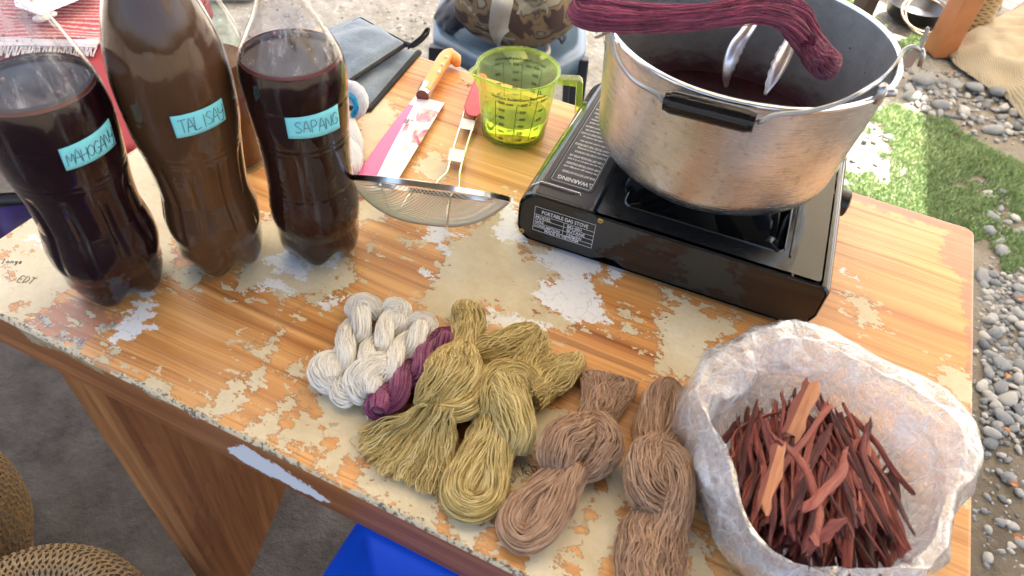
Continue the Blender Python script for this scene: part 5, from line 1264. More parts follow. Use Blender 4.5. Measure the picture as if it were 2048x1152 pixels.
# purple skein closes round at its lower end
o1 = Skein('yarn_skein', 'olive knotted skein with frayed loop ends spread at the lower left', OLIVE, U(880, 800), 'olive knotted skeins')
o1.bundle('upper_tail', [(938, 608, .010, 22, .004), (935, 620, .014, 32, .010), (936, 650, .016, 33, .013), (928, 690, .017, 27, .013), (915, 725, .018, 28, .014), (905, 750, .018, 34, .014)], n=130, wob=.16, jit=.0007, twist=.3)
o1.bundle('knot', [(930, 700, .018, 30, .012), (915, 725, .026, 50, .018), (898, 765, .030, 57, .023), (868, 800, .022, 46, .018), (850, 820, .014, 26, .012)], n=200, wob=.05, jit=.0003, twist=.55, inner=.1)
o1.bundle('knot_wrap', [(952, 740, .012, 24, .010), (945, 790, .022, 34, .014), (915, 815, .026, 30, .013), (880, 812, .026, 24, .012), (848, 800, .018, 18, .010)], n=90, wob=.05, jit=.0003, twist=.4, inner=.1)
o1.fan_loops('lower_tail', (885, 815), 50, [(722, 860), (724, 905), (745, 935), (790, 955), (835, 975), (870, 985), (890, 965), (905, 930)], n=250, z0=.012, seed=4)
o1.fan_loops('lower_tail_top', (880, 812), 60, [(728, 875), (760, 900), (830, 930), (885, 930), (905, 900)], n=120, z0=.020, seed=8, lift=.012)
for q in ([(720, 870, .004), (700, 880, .002), (712, 895, .002)], [(800, 955, .003), (820, 975, .002), (850, 978, .002), (880, 990, .002)], [(735, 930, .003), (760, 940, .002), (770, 958, .002)]): o1.stray(q)
o2 = Skein('yarn_skein', 'olive knotted skein with one long loop reaching the front and two tails to the right', OLIVE, U(1000, 850), 'olive knotted skeins')
o2.bundle('upper_tail', [(945, 712, .012, 22, .010), (965, 705, .015, 33, .013), (1000, 695, .015, 36, .013), (1035, 678, .014, 32, .012), (1062, 664, .011, 24, .010), (1070, 660, .008, 12, .005)], n=130, wob=.12, jit=.0006, twist=.5)
o2.bundle('side_tail', [(1080, 668, .008, 10, .005), (1075, 682, .011, 22, .009), (1058, 705, .012, 24, .010), (1048, 735, .013, 28, .012), (1040, 775, .014, 34, .013)], n=90, wob=.2, jit=.0008, twist=.2)
o2.bundle('side_tail', [(1158, 712, .006, 10, .004), (1148, 724, .010, 22, .009), (1118, 744, .013, 36, .012), (1080, 765, .015, 42, .014), (1050, 790, .017, 44, .015)], n=150, wob=.2, jit=.0008, twist=.3)
o2.bundle('side_tail', [(1100, 705, .008, 10, .004), (1088, 715, .011, 18, .008), (1075, 738, .013, 22, .010), (1060, 770, .014, 26, .012)], n=60, wob=.2, jit=.0009, twist=.2)
o2.bundle('knot', [(1062, 790, .015, 36, .014), (1035, 765, .022, 44, .017), (1000, 770, .024, 46, .018), (975, 800, .021, 36, .016), (968, 835, .014, 26, .012)], n=160, wob=.05, jit=.0003, twist=.4, inner=.1)
o2.bundle('knot_wrap', [(985, 745, .018, 26, .010), (1005, 770, .028, 38, .014), (1025, 820, .028, 42, .017), (1035, 870, .020, 38, .016), (1030, 905, .010, 24, .010)], n=160, wob=.06, jit=.0003, twist=.6, inner=.1)
o2.bundle('body', [(985, 820, .014, 34, .012), (975, 870, .013, 38, .013), (950, 920, .012, 37, .013), (922, 965, .011, 36, .012), (918, 996, .010, 34, .011), (945, 1012, .009, 32, .010), (975, 998, .010, 30, .010), (988, 965, .011, 28, .011), (992, 920, .013, 32, .012), (1003, 870, .015, 34, .013)], n=180, wob=.14, jit=.0008, twist=.8, K=80)
o2.stray([(968, 750, .02), (960, 775, .012), (962, 800, .008), (975, 815, .01)]); o2.stray([(1000, 1010, .004), (950, 1028, .002), (905, 1018, .002)])
w1 = Skein('yarn_skein', 'brown knotted skein with flared upper end, left of the two brown skeins', BROWN, U(1130, 900), 'brown knotted skeins')
w1.bundle('upper_tail', [(1218, 752, .008, 56, .004), (1216, 768, .012, 56, .010), (1208, 800, .014, 44, .013), (1194, 835, .016, 36, .014), (1180, 870, .018, 36, .014)], n=170, wob=.16, jit=.0006, twist=.1)
w1.bundle('knot', [(1195, 850, .016, 32, .012), (1160, 868, .024, 44, .017), (1130, 885, .026, 47, .019), (1115, 910, .022, 42, .018), (1108, 935, .014, 30, .012)], n=170, wob=.05, jit=.0003, twist=.5, inner=.1)
w1.bundle('knot_wrap', [(1175, 842, .018, 26, .012), (1205, 860, .024, 32, .014), (1212, 895, .022, 34, .016), (1190, 930, .016, 30, .014), (1160, 955, .010, 16, .008)], n=130, wob=.06, jit=.0003, twist=.6, inner=.1)
w1.bundle('body', [(1150, 915, .014, 32, .013), (1120, 950, .013, 34, .013), (1080, 985, .012, 34, .013), (1040, 1020, .011, 34, .012), (1024, 1052, .010, 32, .011), (1045, 1076, .009, 34, .010), (1078, 1060, .011, 36, .012), (1105, 1020, .013, 40, .014), (1125, 980, .014, 36, .014), (1150, 940, .016, 30, .013)], n=210, wob=.12, jit=.0007, twist=.9, K=84)
w1.stray([(1160, 958, .006), (1180, 965, .003), (1178, 975, .002), (1155, 970, .002)]); w1.stray([(1095, 905, .02), (1088, 920, .01), (1075, 925, .008), (1085, 935, .01)])
w2 = Skein('yarn_skein', 'brown knotted skein next to the plastic bag, running off the front edge', BROWN, U(1310, 950), 'brown knotted skeins')
w2.bundle('upper_tail', [(1300, 895, .014, 34, .013), (1300, 860, .013, 33, .013), (1306, 820, .013, 28, .013), (1316, 790, .013, 24, .012), (1336, 774, .012, 17, .010), (1352, 792, .011, 17, .010), (1354, 825, .012, 20, .011), (1345, 865, .013, 26, .012), (1328, 900, .015, 30, .013)], n=150, wob=.14, jit=.0007, twist=.5, K=70)
w2.bundle('knot', [(1322, 888, .018, 32, .012), (1300, 915, .024, 42, .017), (1292, 955, .026, 42, .019), (1302, 990, .022, 44, .018), (1330, 1022, .014, 32, .012)], n=170, wob=.05, jit=.0003, twist=.6, inner=.1)
w2.bundle('knot_wrap', [(1310, 900, .024, 28, .012), (1342, 920, .028, 36, .015), (1352, 975, .026, 36, .017), (1340, 1030, .018, 40, .016), (1320, 1075, .014, 42, .014)], n=170, wob=.06, jit=.0003, twist=.7, inner=.1)
w2.bundle('body', [(1318, 1010, .014, 34, .014), (1290, 1060, .014, 44, .014), (1278, 1110, .013, 46, .014), (1276, 1170, .012, 46, .013), (1285, 1215, .010, 40, .011)], n=170, wob=.16, jit=.0008, twist=.6, K=60)
w2.bundle('body', [(1345, 1030, .014, 34, .014), (1330, 1090, .014, 42, .014), (1322, 1150, .013, 46, .014), (1315, 1215, .010, 40, .011)], n=150, wob=.16, jit=.0007, twist=.6, K=60)
# maroon skein just lifted from the pot, draped over the tongs
OM = U(1400, 45, 1.03)
ms = Skein('yarn_skein', 'wet maroon skein lifted out of the pot, draped over the tongs', MAROON, OM, None, r=.00045)
def pm(rows):
    out = []
    for x, y, z, w_, h_ in rows: P = U(x, y, z)-OM; out.append((*P, w_/PXM(x, y, z), h_))
    return out
Zm = 1.035
ms.bundle('upper_strands', pm([(1152, 5, Zm, 10, .005*.85), (1168, 10, Zm, 18, .009*.85), (1230, 22, Zm, 18, .010*.85), (1320, 32, Zm+.004, 16, .010*.85), (1400, 30, Zm+.01, 16, .010*.85), (1500, 14, Zm+.014, 18, .010*.85), (1560, 12, Zm+.014, 20, .010*.85), (1600, 30, Zm+.008, 20, .010*.85), (1618, 70, Zm-.01, 18, .010*.85), (1640, 100, Zm-.03, 21, .010*.85), (1665, 118, Zm-.04, 13, .006*.85)]), n=150, wob=.2, jit=.0009, twist=1.2, raw=True, K=90)
ms.bundle('lower_strands', pm([(1152, 8, Zm, 8, .005*.85), (1160, 30, Zm-.004, 20, .009*.85), (1200, 40, Zm-.003, 18, .010*.85), (1290, 46, Zm, 15, .009*.85), (1380, 44, Zm+.004, 11, .008*.85), (1450, 36, Zm+.01, 10, .008*.85), (1510, 26, Zm+.012, 16, .009*.85), (1570, 40, Zm+.008, 20, .010*.85), (1602, 74, Zm-.008, 18, .010*.85), (1624, 108, Zm-.03, 21, .011*.85), (1650, 140, Zm-.045, 20, .010*.85), (1656, 150, Zm-.05, 10, .005*.85)]), n=170, wob=.18, jit=.0009, twist=1.0, raw=True, K=90)
ms.bundle('end_fan', pm([(1615, 80, Zm-.006, 18, .008*.85), (1632, 108, Zm-.024, 21, .012*.85), (1650, 130, Zm-.038, 21, .013*.85), (1664, 128, Zm-.046, 16, .012*.85), (1660, 112, Zm-.05, 10, .007*.85)]), n=110, wob=.2, jit=.0008, twist=.4, raw=True)
for q in ([(1205, 55), (1206, 70), (1209, 85), (1212, 98)], [(1150, 20), (1144, 40), (1150, 52)]):
    S = crom([U(x, y, Zm-.01*i)-OM for i, (x, y) in enumerate(q)], 20)[None]; ms.part('loose_thread', S, .0003)
# Skein.part clamps to the table top only, so nothing else is needed here

# ------------------------------------------------------------------ tongs
def build_tongs():
    O = U(1550, 20, 1.05); T = thing('steel_tongs', 'steel serving tongs with scalloped tips reaching down into the pot', 'tongs', O)
    ts = simple('tongs_steel', (.74, .72, .75), .30, 1.0, bmp=.05)
    def arm(rows, flip):
        # rows: px, py, z, halfwidth m, channel depth m ; a shallow channel section
        D = crom([(*(U(x, y, z)-O), w_, d_) for x, y, z, w_, d_ in rows], 60); P = D[:, :3]; Tn = np.gradient(P, axis=0); Tn /= np.linalg.norm(Tn, axis=1, keepdims=True)
        V = []; m = 9
        for k in range(60):
            sd = np.cross(Tn[k], FW); sd /= np.linalg.norm(sd); nr = np.cross(sd, Tn[k])
            f = k/59; sc = 0
            for j in range(m):
                s_ = -1+2*j/(m-1); wv = D[k, 3]*(1+(.28*abs(math.sin(k*.78)) if (f > .66 and (s_*flip) > .5) else 0))
                V.append(P[k]+sd*s_*wv+nr*flip*D[k, 4]*(1-s_*s_)*-1)
        F = [(k*m+j, k*m+j+1, (k+1)*m+j+1, (k+1)*m+j) for k in range(59) for j in range(m-1)]
        o = MB().add(V, F).build('arm', ts, T, smooth=True); md = o.modifiers.new('s', 'SOLIDIFY'); md.thickness = .0011
    arm([(1545, -90, 1.045, .0055, .003), (1520, 5, 1.005, .0055, .003), (1507, 40, .993, .0055, .003), (1490, 68, .982, .0058, .003), (1471, 95, .970, .0066, .003), (1459, 125, .957, .0060, .003), (1453, 150, .945, .0040, .002), (1452, 172, .932, .0012, .001)], 1)
    arm([(1596, -90, 1.045, .0055, .003), (1590, 5, 1.005, .0055, .003), (1586, 50, .990, .0055, .003), (1581, 80, .979, .0060, .003), (1570, 108, .968, .0072, .003), (1556, 138, .956, .0070, .003), (1542, 165, .944, .0048, .002), (1530, 190, .932, .0014, .001)], -1)
build_tongs()
# ================================================================== plastic bag with wood strips
BC = np.array([.272, .333]); IC = np.array([.258, .305])
def build_bag():
    T = thing('plastic_bag', 'translucent crumpled plastic bag rolled open around reddish wood strips on the table corner', 'bag', (BC[0], BC[1], TZ))
    m, t, b = node_mat('crumpled_polythene'); t.nodes.remove(b); o = [n for n in t.nodes if n.type == 'OUTPUT_MATERIAL'][0]
    co = objco(t)
    w1 = noise_n(t, co, 20, 3, .6, 0, 1)
    cv = N(t, 'ShaderNodeVectorMath', operation='ADD'); L(t, co, cv.inputs[0]); sv = N(t, 'ShaderNodeVectorMath', operation='SCALE'); L(t, w1, sv.inputs[0]); sv.inputs['Scale'].default_value = .03; L(t, sv.outputs[0], cv.inputs[1])
    def cre(sc, vec): v = N(t, 'ShaderNodeTexVoronoi', feature='DISTANCE_TO_EDGE'); v.inputs['Scale'].default_value = sc; L(t, vec, v.inputs['Vector']); return v.outputs['Distance']
    c1_ = cre(24, mapping(t, cv.outputs[0], (1, 1, .45))); c2_ = cre(95, cv.outputs[0])
    n2 = noise_n(t, mapping(t, co, (30, 30, 14)), 1.5, 6, .7, 1.5)
    h = math_n(t, 'ADD', math_n(t, 'MULTIPLY', c1_, 1.5), math_n(t, 'ADD', math_n(t, 'MULTIPLY', c2_, .22), math_n(t, 'MULTIPLY', n2, .6)))
    bn = N(t, 'ShaderNodeBump'); bn.inputs['Strength'].default_value = .9; bn.inputs['Distance'].default_value = .007; L(t, h, bn.inputs['Height'])
    tr = N(t, 'ShaderNodeBsdfTransparent'); tr.inputs[0].default_value = (.98, .98, .99, 1)
    gl = N(t, 'ShaderNodeBsdfGlossy'); gl.inputs['Roughness'].default_value = .06; gl.inputs[0].default_value = (1, 1, 1, 1); L(t, bn.outputs[0], gl.inputs['Normal'])
    tl = N(t, 'ShaderNodeBsdfTranslucent'); tl.inputs[0].default_value = (.90, .90, .94, 1); L(t, bn.outputs[0], tl.inputs['Normal'])
    df = N(t, 'ShaderNodeBsdfDiffuse'); df.inputs[0].default_value = (.90, .93, .98, 1); L(t, bn.outputs[0], df.inputs['Normal'])
    a = N(t, 'ShaderNodeMixShader'); a.inputs[0].default_value = .5; L(t, tl.outputs[0], a.inputs[1]); L(t, df.outputs[0], a.inputs[2])
    lw = N(t, 'ShaderNodeLayerWeight'); lw.inputs[0].default_value = .4; L(t, bn.outputs[0], lw.inputs['Normal'])
    fold = math_n(t, 'ADD', ramp(t, c1_, [(.0, .34), (.07, 0.0)]), math_n(t, 'ADD', ramp(t, c2_, [(.0, .22), (.06, 0.0)]), ramp(t, cre(52, mapping(t, cv.outputs[0], (1, 1, .5), loc=(3, 1, 2))), [(.0, .26), (.05, 0.0)])))  # film whitened along creases, painting in their bright highlights
    op = math_n(t, 'ADD', math_n(t, 'ADD', math_n(t, 'MULTIPLY', lw.outputs['Facing'], .40), fold), math_n(t, 'MULTIPLY_ADD', n2, .24, .07), clamp=True)
    b1_ = N(t, 'ShaderNodeMixShader'); L(t, op, b1_.inputs[0]); L(t, tr.outputs[0], b1_.inputs[1]); L(t, a.outputs[0], b1_.inputs[2])
    fr = thin_fresnel(t, 1.5, bn.outputs[0])
    c_ = N(t, 'ShaderNodeMixShader'); L(t, math_n(t, 'MULTIPLY_ADD', fr.outputs[0], 2.3, .03, clamp=True), c_.inputs[0]); L(t, b1_.outputs[0], c_.inputs[1]); L(t, gl.outputs[0], c_.inputs[2])
    L(t, c_.outputs[0], o.inputs[0])
    nphi = 420
    off = IC-BC
    V = []; rows = 0
    def sect(phi):
        back = .5+.5*math.cos(phi-R(75)); right = .5+.5*math.cos(phi-R(-5))
        Ro = .109+.007*math.sin(3*phi+1)+.006*math.sin(5*phi+.5)+.007*back
        Zc = .066+.026*back+.004*math.sin(4*phi)
        Ri = .084+.004*math.sin(4*phi+2)+.003*math.sin(7*phi)
        oi = off
        ox, oy = 0, 0
        P = [(Ro*.80, .001, 0), (Ro*.93, .008, 0), (Ro*1.0, .025, 0), (Ro*1.02, .045, 0), (Ro*.985, Zc-.014, 0), (Ro*.93, Zc-.001, .1), (Ro*.865, Zc, .35), ((Ri+Ro*.86)/2, Zc-.010, .7), (Ri+.006, Zc-.024-.012*back, 1), (Ri-.002, Zc-.040-.016*back, 1), (Ri+.001, .030, 1), (Ri-.008, .010, 1), (Ri-.03, .004, 1)]
        return np.array(P)
    K = 96
    for k in range(nphi):
        phi = 2*math.pi*k/nphi; S = crom(sect(phi), K)
        for r, z, wi in S:
            wi = min(max(wi, 0), 1); x = r*math.cos(phi)+off[0]*wi; y = r*math.sin(phi)+off[1]*wi
            V.append((x, y, z))
    V = np.array(V); out = V.copy()
    for i, (x, y, z) in enumerate(V):
        p = Vector((x, y, z)); q = p+Vector((mnoise.noise(p*18), mnoise.noise(p*18+Vector((9, 3, 1))), mnoise.noise(p*18+Vector((2, 7, 5)))))*.014
        d = .0045*(1-2.2*abs(mnoise.noise(Vector((q.x*17, q.y*17, q.z*9)))))+.0026*(1-2.2*abs(mnoise.noise(q*36+Vector((5, 5, 5)))))+.0008*(1-2.2*abs(mnoise.noise(q*80)))
        phi = math.atan2(y, x); env = min(1, max(.15, z/.02))
        rad = np.array([math.cos(phi), math.sin(phi), 0]); kk = i % K
        nrm = rad if kk < K*.42 else (np.array([0, 0, 1.]) if kk < K*.62 else -rad*.8+np.array([0, 0, .3]))
        if kk > K*.8: env *= .35
        out[i] = V[i]+nrm*d*env
    out[:, 2] = np.maximum(out[:, 2], .0008)
    k, j = np.meshgrid(np.arange(nphi), np.arange(K-1), indexing='ij'); a_ = (k*K+j).ravel(); b_ = (((k+1) % nphi)*K+j).ravel()
    F = np.stack([a_, b_, b_+1, a_+1], 1); mk('bag_film', out, F, m, T, smooth=True)
    # bottom sheet under the wood
    MB().lathe([(0, .0015), (.06, .0015), (.10, .0022)], 60).build('bag_bottom', m, T, smooth=True)
    return T
build_bag()

def wood_strip_mat():
    m, t, b = node_mat('red_heartwood'); co = objco(t); oi = t.nodes.new('ShaderNodeObjectInfo')
    v = mapping(t, co, (10, 260, 260)); g = noise_n(t, mapping(t, co, (12, 420, 420)), 1, 5, .75, .5); big = noise_n(t, mapping(t, co, (14, 60, 60)), 1, 3)
    f = math_n(t, 'ADD', math_n(t, 'MULTIPLY', g, .6), math_n(t, 'ADD', math_n(t, 'MULTIPLY', big, .35), math_n(t, 'MULTIPLY_ADD', oi.outputs['Random'], .34, -.12)))
    c = ramp(t, f, [(.32, (.026, .006, .007)), (.43, (.10, .017, .016)), (.53, (.21, .040, .033)), (.64, (.33, .082, .060)), (.80, (.48, .19, .13))])
    L(t, c, b.inputs['Base Color']); b.inputs['Roughness'].default_value = .62; bump(t, b, math_n(t, 'ADD', g, big), 1.0, .0022); return m
WM = wood_strip_mat()
def light_wood():
    m, t, b = node_mat('pale_split_wood'); co = objco(t); g = noise_n(t, mapping(t, co, (8, 200, 200)), 1, 5, .6)
    sp = N(t, 'ShaderNodeSeparateXYZ'); L(t, co, sp.inputs[0])
    e = math_n(t, 'GREATER_THAN', math_n(t, 'ADD', sp.outputs[1], math_n(t, 'MULTIPLY_ADD', g, .006, -.003)), .0025)
    c = ramp(t, g, [(.3, (.26, .085, .04)), (.5, (.46, .19, .09)), (.75, (.62, .34, .19))]); L(t, mix_c(t, e, c, (.20, .05, .03)), b.inputs['Base Color']); b.inputs['Roughness'].default_value = .6
    bump(t, b, g, .8, .0012); return m
LW = light_wood()
def strip_mesh(seed, Ln, w, th, bend, mat, pale=False):
    rnd = random.Random(seed); n = 18; m = 8; V = []
    tw = rnd.uniform(-.6, .6); ph = rnd.uniform(0, 6)
    for i in range(n):
        u = i/(n-1); x = (u-.5)*Ln; e0, e1 = (.8, .8) if pale else (.35+.5*math.sin(seed*1.7)**2, .25+.6*math.sin(seed*2.9)**2); taper = min(1, e0+4*u)*min(1, e1+4*(1-u))
        cy = bend*(1-4*(u-.5)**2)+.0012*math.sin(9*u+ph); cz = .25*bend*math.sin(math.pi*u); a0 = tw*u
        for j in range(m):
            a = 2*math.pi*j/m+.4; k = 1+.22*mnoise.noise((j*1.7, u*7, seed*.31))
            # flattened, edgy cross-section
            y = w/2*taper*k*math.copysign(abs(math.cos(a))**.6, math.cos(a)); z = th/2*max(taper, .35)*k*math.copysign(abs(math.sin(a))**.6, math.sin(a))
            yy = y*math.cos(a0)-z*math.sin(a0); zz = y*math.sin(a0)+z*math.cos(a0)
            dx = rnd.uniform(-.006, .006) if i in (0, n-1) else 0
            V.append((x+dx, cy+yy, cz+zz))
    F = [(i*m+j, i*m+(j+1) % m, (i+1)*m+(j+1) % m, (i+1)*m+j) for i in range(n-1) for j in range(m)]+[tuple(range(m))[::-1], tuple((n-1)*m+j for j in range(m))]
    me = bpy.data.meshes.new('wood_strip'); me.from_pydata(V, [], F); me.update(); me.materials.append(mat)
    me.polygons.foreach_set('use_smooth', np.ones(len(me.polygons), dtype=bool))
    try: me.set_sharp_from_angle(angle=R(42))
    except Exception: pass
    return me
def build_strips():
    rnd = random.Random(21); meshes = [strip_mesh(k, rnd.uniform(.06, .12), rnd.uniform(.0034, .0082) if k % 3 else rnd.uniform(.0016, .0032), rnd.uniform(.0016, .0038), rnd.choice([-1, 1])*rnd.uniform(0, .016)*rnd.random(), WM) for k in range(26)]
    base_dir = math.atan2(*(U(1640, 800, .82)-U(1660, 1100, .82))[[1, 0]])
    Nn = 285; placed = 0
    for i in range(Nn):
        layer = i/Nn; me = meshes[i % len(meshes)]
        Lx = me.vertices[len(me.vertices)-1].co.x
        for _ in range(30):
            r = .079*math.sqrt(rnd.random()); a = rnd.uniform(0, 2*math.pi); x, y = r*math.cos(a), r*math.sin(a)
            ang = base_dir+rnd.gauss(0, .30)+(.25*x/.08)
            ex = [(x+s*Lx*math.cos(ang), y+s*Lx*math.sin(ang)) for s in (-1, 1)]
            if max(math.hypot(*e) for e in ex) < .083: break
        dome = .020*(1-(r/.09)**2)
        z = .024+layer*(.028+dome)
        o = bpy.data.objects.new('wood_strip', me); COL.objects.link(o)
        o.location = (IC[0]+x, IC[1]+y, TZ+z); o.rotation_euler = (rnd.uniform(-.9, .9), rnd.gauss(0, .045), ang); o.scale = (1, rnd.uniform(.8, 1.25), rnd.uniform(.8, 1.2))
        if i < 150: o.rotation_euler[1] = rnd.gauss(0, .07)
        sx_ = x*.935-y*.355; side_ = 'left side' if sx_ < -.028 else ('right side' if sx_ > .028 else 'middle'); dep_ = 'on top of' if i > 150 else 'buried low in'
        tag(o, f'reddish-brown split wood strip {dep_} the heap in the plastic bag, {side_}', 'wood strip', f'red wood strips {dep_} the heap, {side_}')
    def special(name, label, a, b, w, th, mat, z0, z1, bend=0, seed=5, pale=True):
        A, B = U(*a, TZ+z0), U(*b, TZ+z1); Ln = np.linalg.norm(B-A); me = strip_mesh(seed, Ln, w, th, bend, mat, pale); o = bpy.data.objects.new(name, me); COL.objects.link(o)
        d = Vector(B-A); o.matrix_world = Matrix.Translation(Vector((A+B)/2))@d.to_track_quat('X', 'Z').to_matrix().to_4x4(); tag(o, label, 'wood strip')
        return o
    special('wood_strip', 'broad pale orange strip standing up at the back of the heap, dark on one side', (1578, 872), (1624, 768), 0.0155, .005, LW, .088, .102, seed=3)
    special('wood_strip', 'pale split strip with torn end lying on the left of the wood heap', (1526, 1018), (1562, 890), 0.0105, .004, LW, .088, .096, seed=8)
    special('wood_strip', 'long curved brown strip arching over the left of the wood heap', (1625, 1080), (1545, 870), .0065, .004, WM, .080, .084, -.020, seed=12, pale=False)
    special('wood_strip', 'long curved strip sweeping up through the middle of the wood heap', (1600, 1015), (1690, 900), .0080, .004, WM, .080, .088, -.008, seed=14, pale=False)
    special('wood_strip', 'flat pale brown splinter near the front edge of the wood heap', (1612, 1106), (1690, 1045), .009, .004, WM, .074, .082, .003, seed=15, pale=False)
build_strips()
# ================================================================== ground cover: grass, stones
def inpoly(x, y, poly):
    c = False; n = len(poly); j = n-1
    for i in range(n):
        xi, yi = poly[i]; xj, yj = poly[j]
        if (yi > y) != (yj > y) and x < (xj-xi)*(y-yi)/(yj-yi)+xi: c = not c
        j = i
    return c
G = lambda px: [tuple(U(x, y, 0)[:2]) for x, y in px]
def build_grass():
    m, t, b = node_mat('grass_blades'); a = t.nodes.new('ShaderNodeAttribute'); a.attribute_name = 'rnd'
    L(t, ramp(t, a.outputs['Fac'], [(0, (.12, .19, .07)), (.5, (.23, .34, .13)), (.85, (.36, .44, .21)), (1, (.52, .47, .30))]), b.inputs['Base Color']); b.inputs['Roughness'].default_value = .6
    b.inputs['Subsurface Weight'].default_value = 0
    polys = [G([(1500, 520), (1560, 260), (1700, 240), (1790, 205), (1840, 228), (1900, 235), (1960, 285), (2060, 330), (2120, 420), (2100, 520), (2010, 548), (1950, 520), (1800, 470)]),
             G([(1640, 80), (1760, 95), (1850, 60), (1845, 110), (1800, 120), (1700, 180), (1600, 200)]), G([(1600, -60), (1680, -40), (1740, 20), (1790, 70), (1800, 110), (1700, 110), (1640, 40)])]
    dens = [1.0, .8, .8]
    rng = random.Random(5); V = []; F = []; C = []
    for poly, dn in zip(polys, dens):
        xs = [p[0] for p in poly]; ys = [p[1] for p in poly]; area = (max(xs)-min(xs))*(max(ys)-min(ys))
        for _ in range(int(area*90000*dn)):
            x, y = rng.uniform(min(xs), max(xs)), rng.uniform(min(ys), max(ys))
            if not inpoly(x, y, poly): continue
            nz = mnoise.noise((x*5, y*5, 1))+.6*mnoise.noise((x*16, y*16, 4)); sunny = x < 1.12+(y-1.8)*.33
            if nz < (.03 if sunny else -.42+.15*rng.random()): continue  # grass thinned in the sun strip so pale ground brightens it
            h = rng.uniform(.006, .019)*(1+.5*nz); a_ = rng.uniform(0, 6.28); w = rng.uniform(.0009, .002); ln = rng.uniform(.2, .9)*h; la = rng.uniform(0, 6.28); k = len(V)
            dx, dy = math.cos(a_)*w, math.sin(a_)*w; lx, ly = math.cos(la)*ln, math.sin(la)*ln; z0 = -.008
            V += [(x-dx, y-dy, z0), (x+dx, y+dy, z0), (x+dx*.7+lx*.4, y+dy*.7+ly*.4, z0+h*.65), (x-dx*.7+lx*.4, y-dy*.7+ly*.4, z0+h*.65), (x+lx, y+ly, z0+h)]
            F += [(k, k+1, k+2, k+3), (k+3, k+2, k+4)]; r = min(1, max(0, rng.random()*.75+.25*nz+.08)); C += [r]*5
    o = mk('grass', V, F, m); tag(o, 'short green grass growing behind and to the right of the table', 'grass', kind='stuff')
    at = o.data.attributes.new('rnd', 'FLOAT', 'POINT'); at.data.foreach_set('value', np.array(C, dtype=np.float32))
build_grass()
def rock_mat(name, stops):
    m, t, b = node_mat(name); co = objco(t); oi = t.nodes.new('ShaderNodeObjectInfo'); n = noise_n(t, co, 3.2, 6, .65)
    a = t.nodes.new('ShaderNodeAttribute'); a.attribute_name = 'rnd'
    f = math_n(t, 'ADD', math_n(t, 'MULTIPLY', n, .35), math_n(t, 'MULTIPLY', math_n(t, 'FRACT', math_n(t, 'ADD', oi.outputs['Random'], a.outputs['Fac'])), .75))
    L(t, ramp(t, f, stops), b.inputs['Base Color']); b.inputs['Roughness'].default_value = .8; bump(t, b, noise_n(t, co, 14, 5, .7), .4, .03); return m
RM = rock_mat('river_stone', [(.12, (.10, .108, .112)), (.35, (.17, .182, .188)), (.6, (.26, .265, .26)), (.85, (.38, .37, .34)), (1, (.54, .51, .46))])
def rock_meshes(n, sub=2):
    out = []
    for k in range(n):
        bm = bmesh.new(); bmesh.ops.create_icosphere(bm, subdivisions=sub, radius=1)
        for v in bm.verts:
            d = mnoise.noise(v.co*.9+Vector((k*7, 0, 0)))*.42+mnoise.noise(v.co*2.2+Vector((0, k*5, 0)))*.14; v.co *= 1+d
        me = bpy.data.meshes.new('river_stone'); bm.to_mesh(me); bm.free(); me.materials.append(RM)
        me.polygons.foreach_set('use_smooth', np.ones(len(me.polygons), dtype=bool)); out.append(me)
    return out
RK = rock_meshes(10)
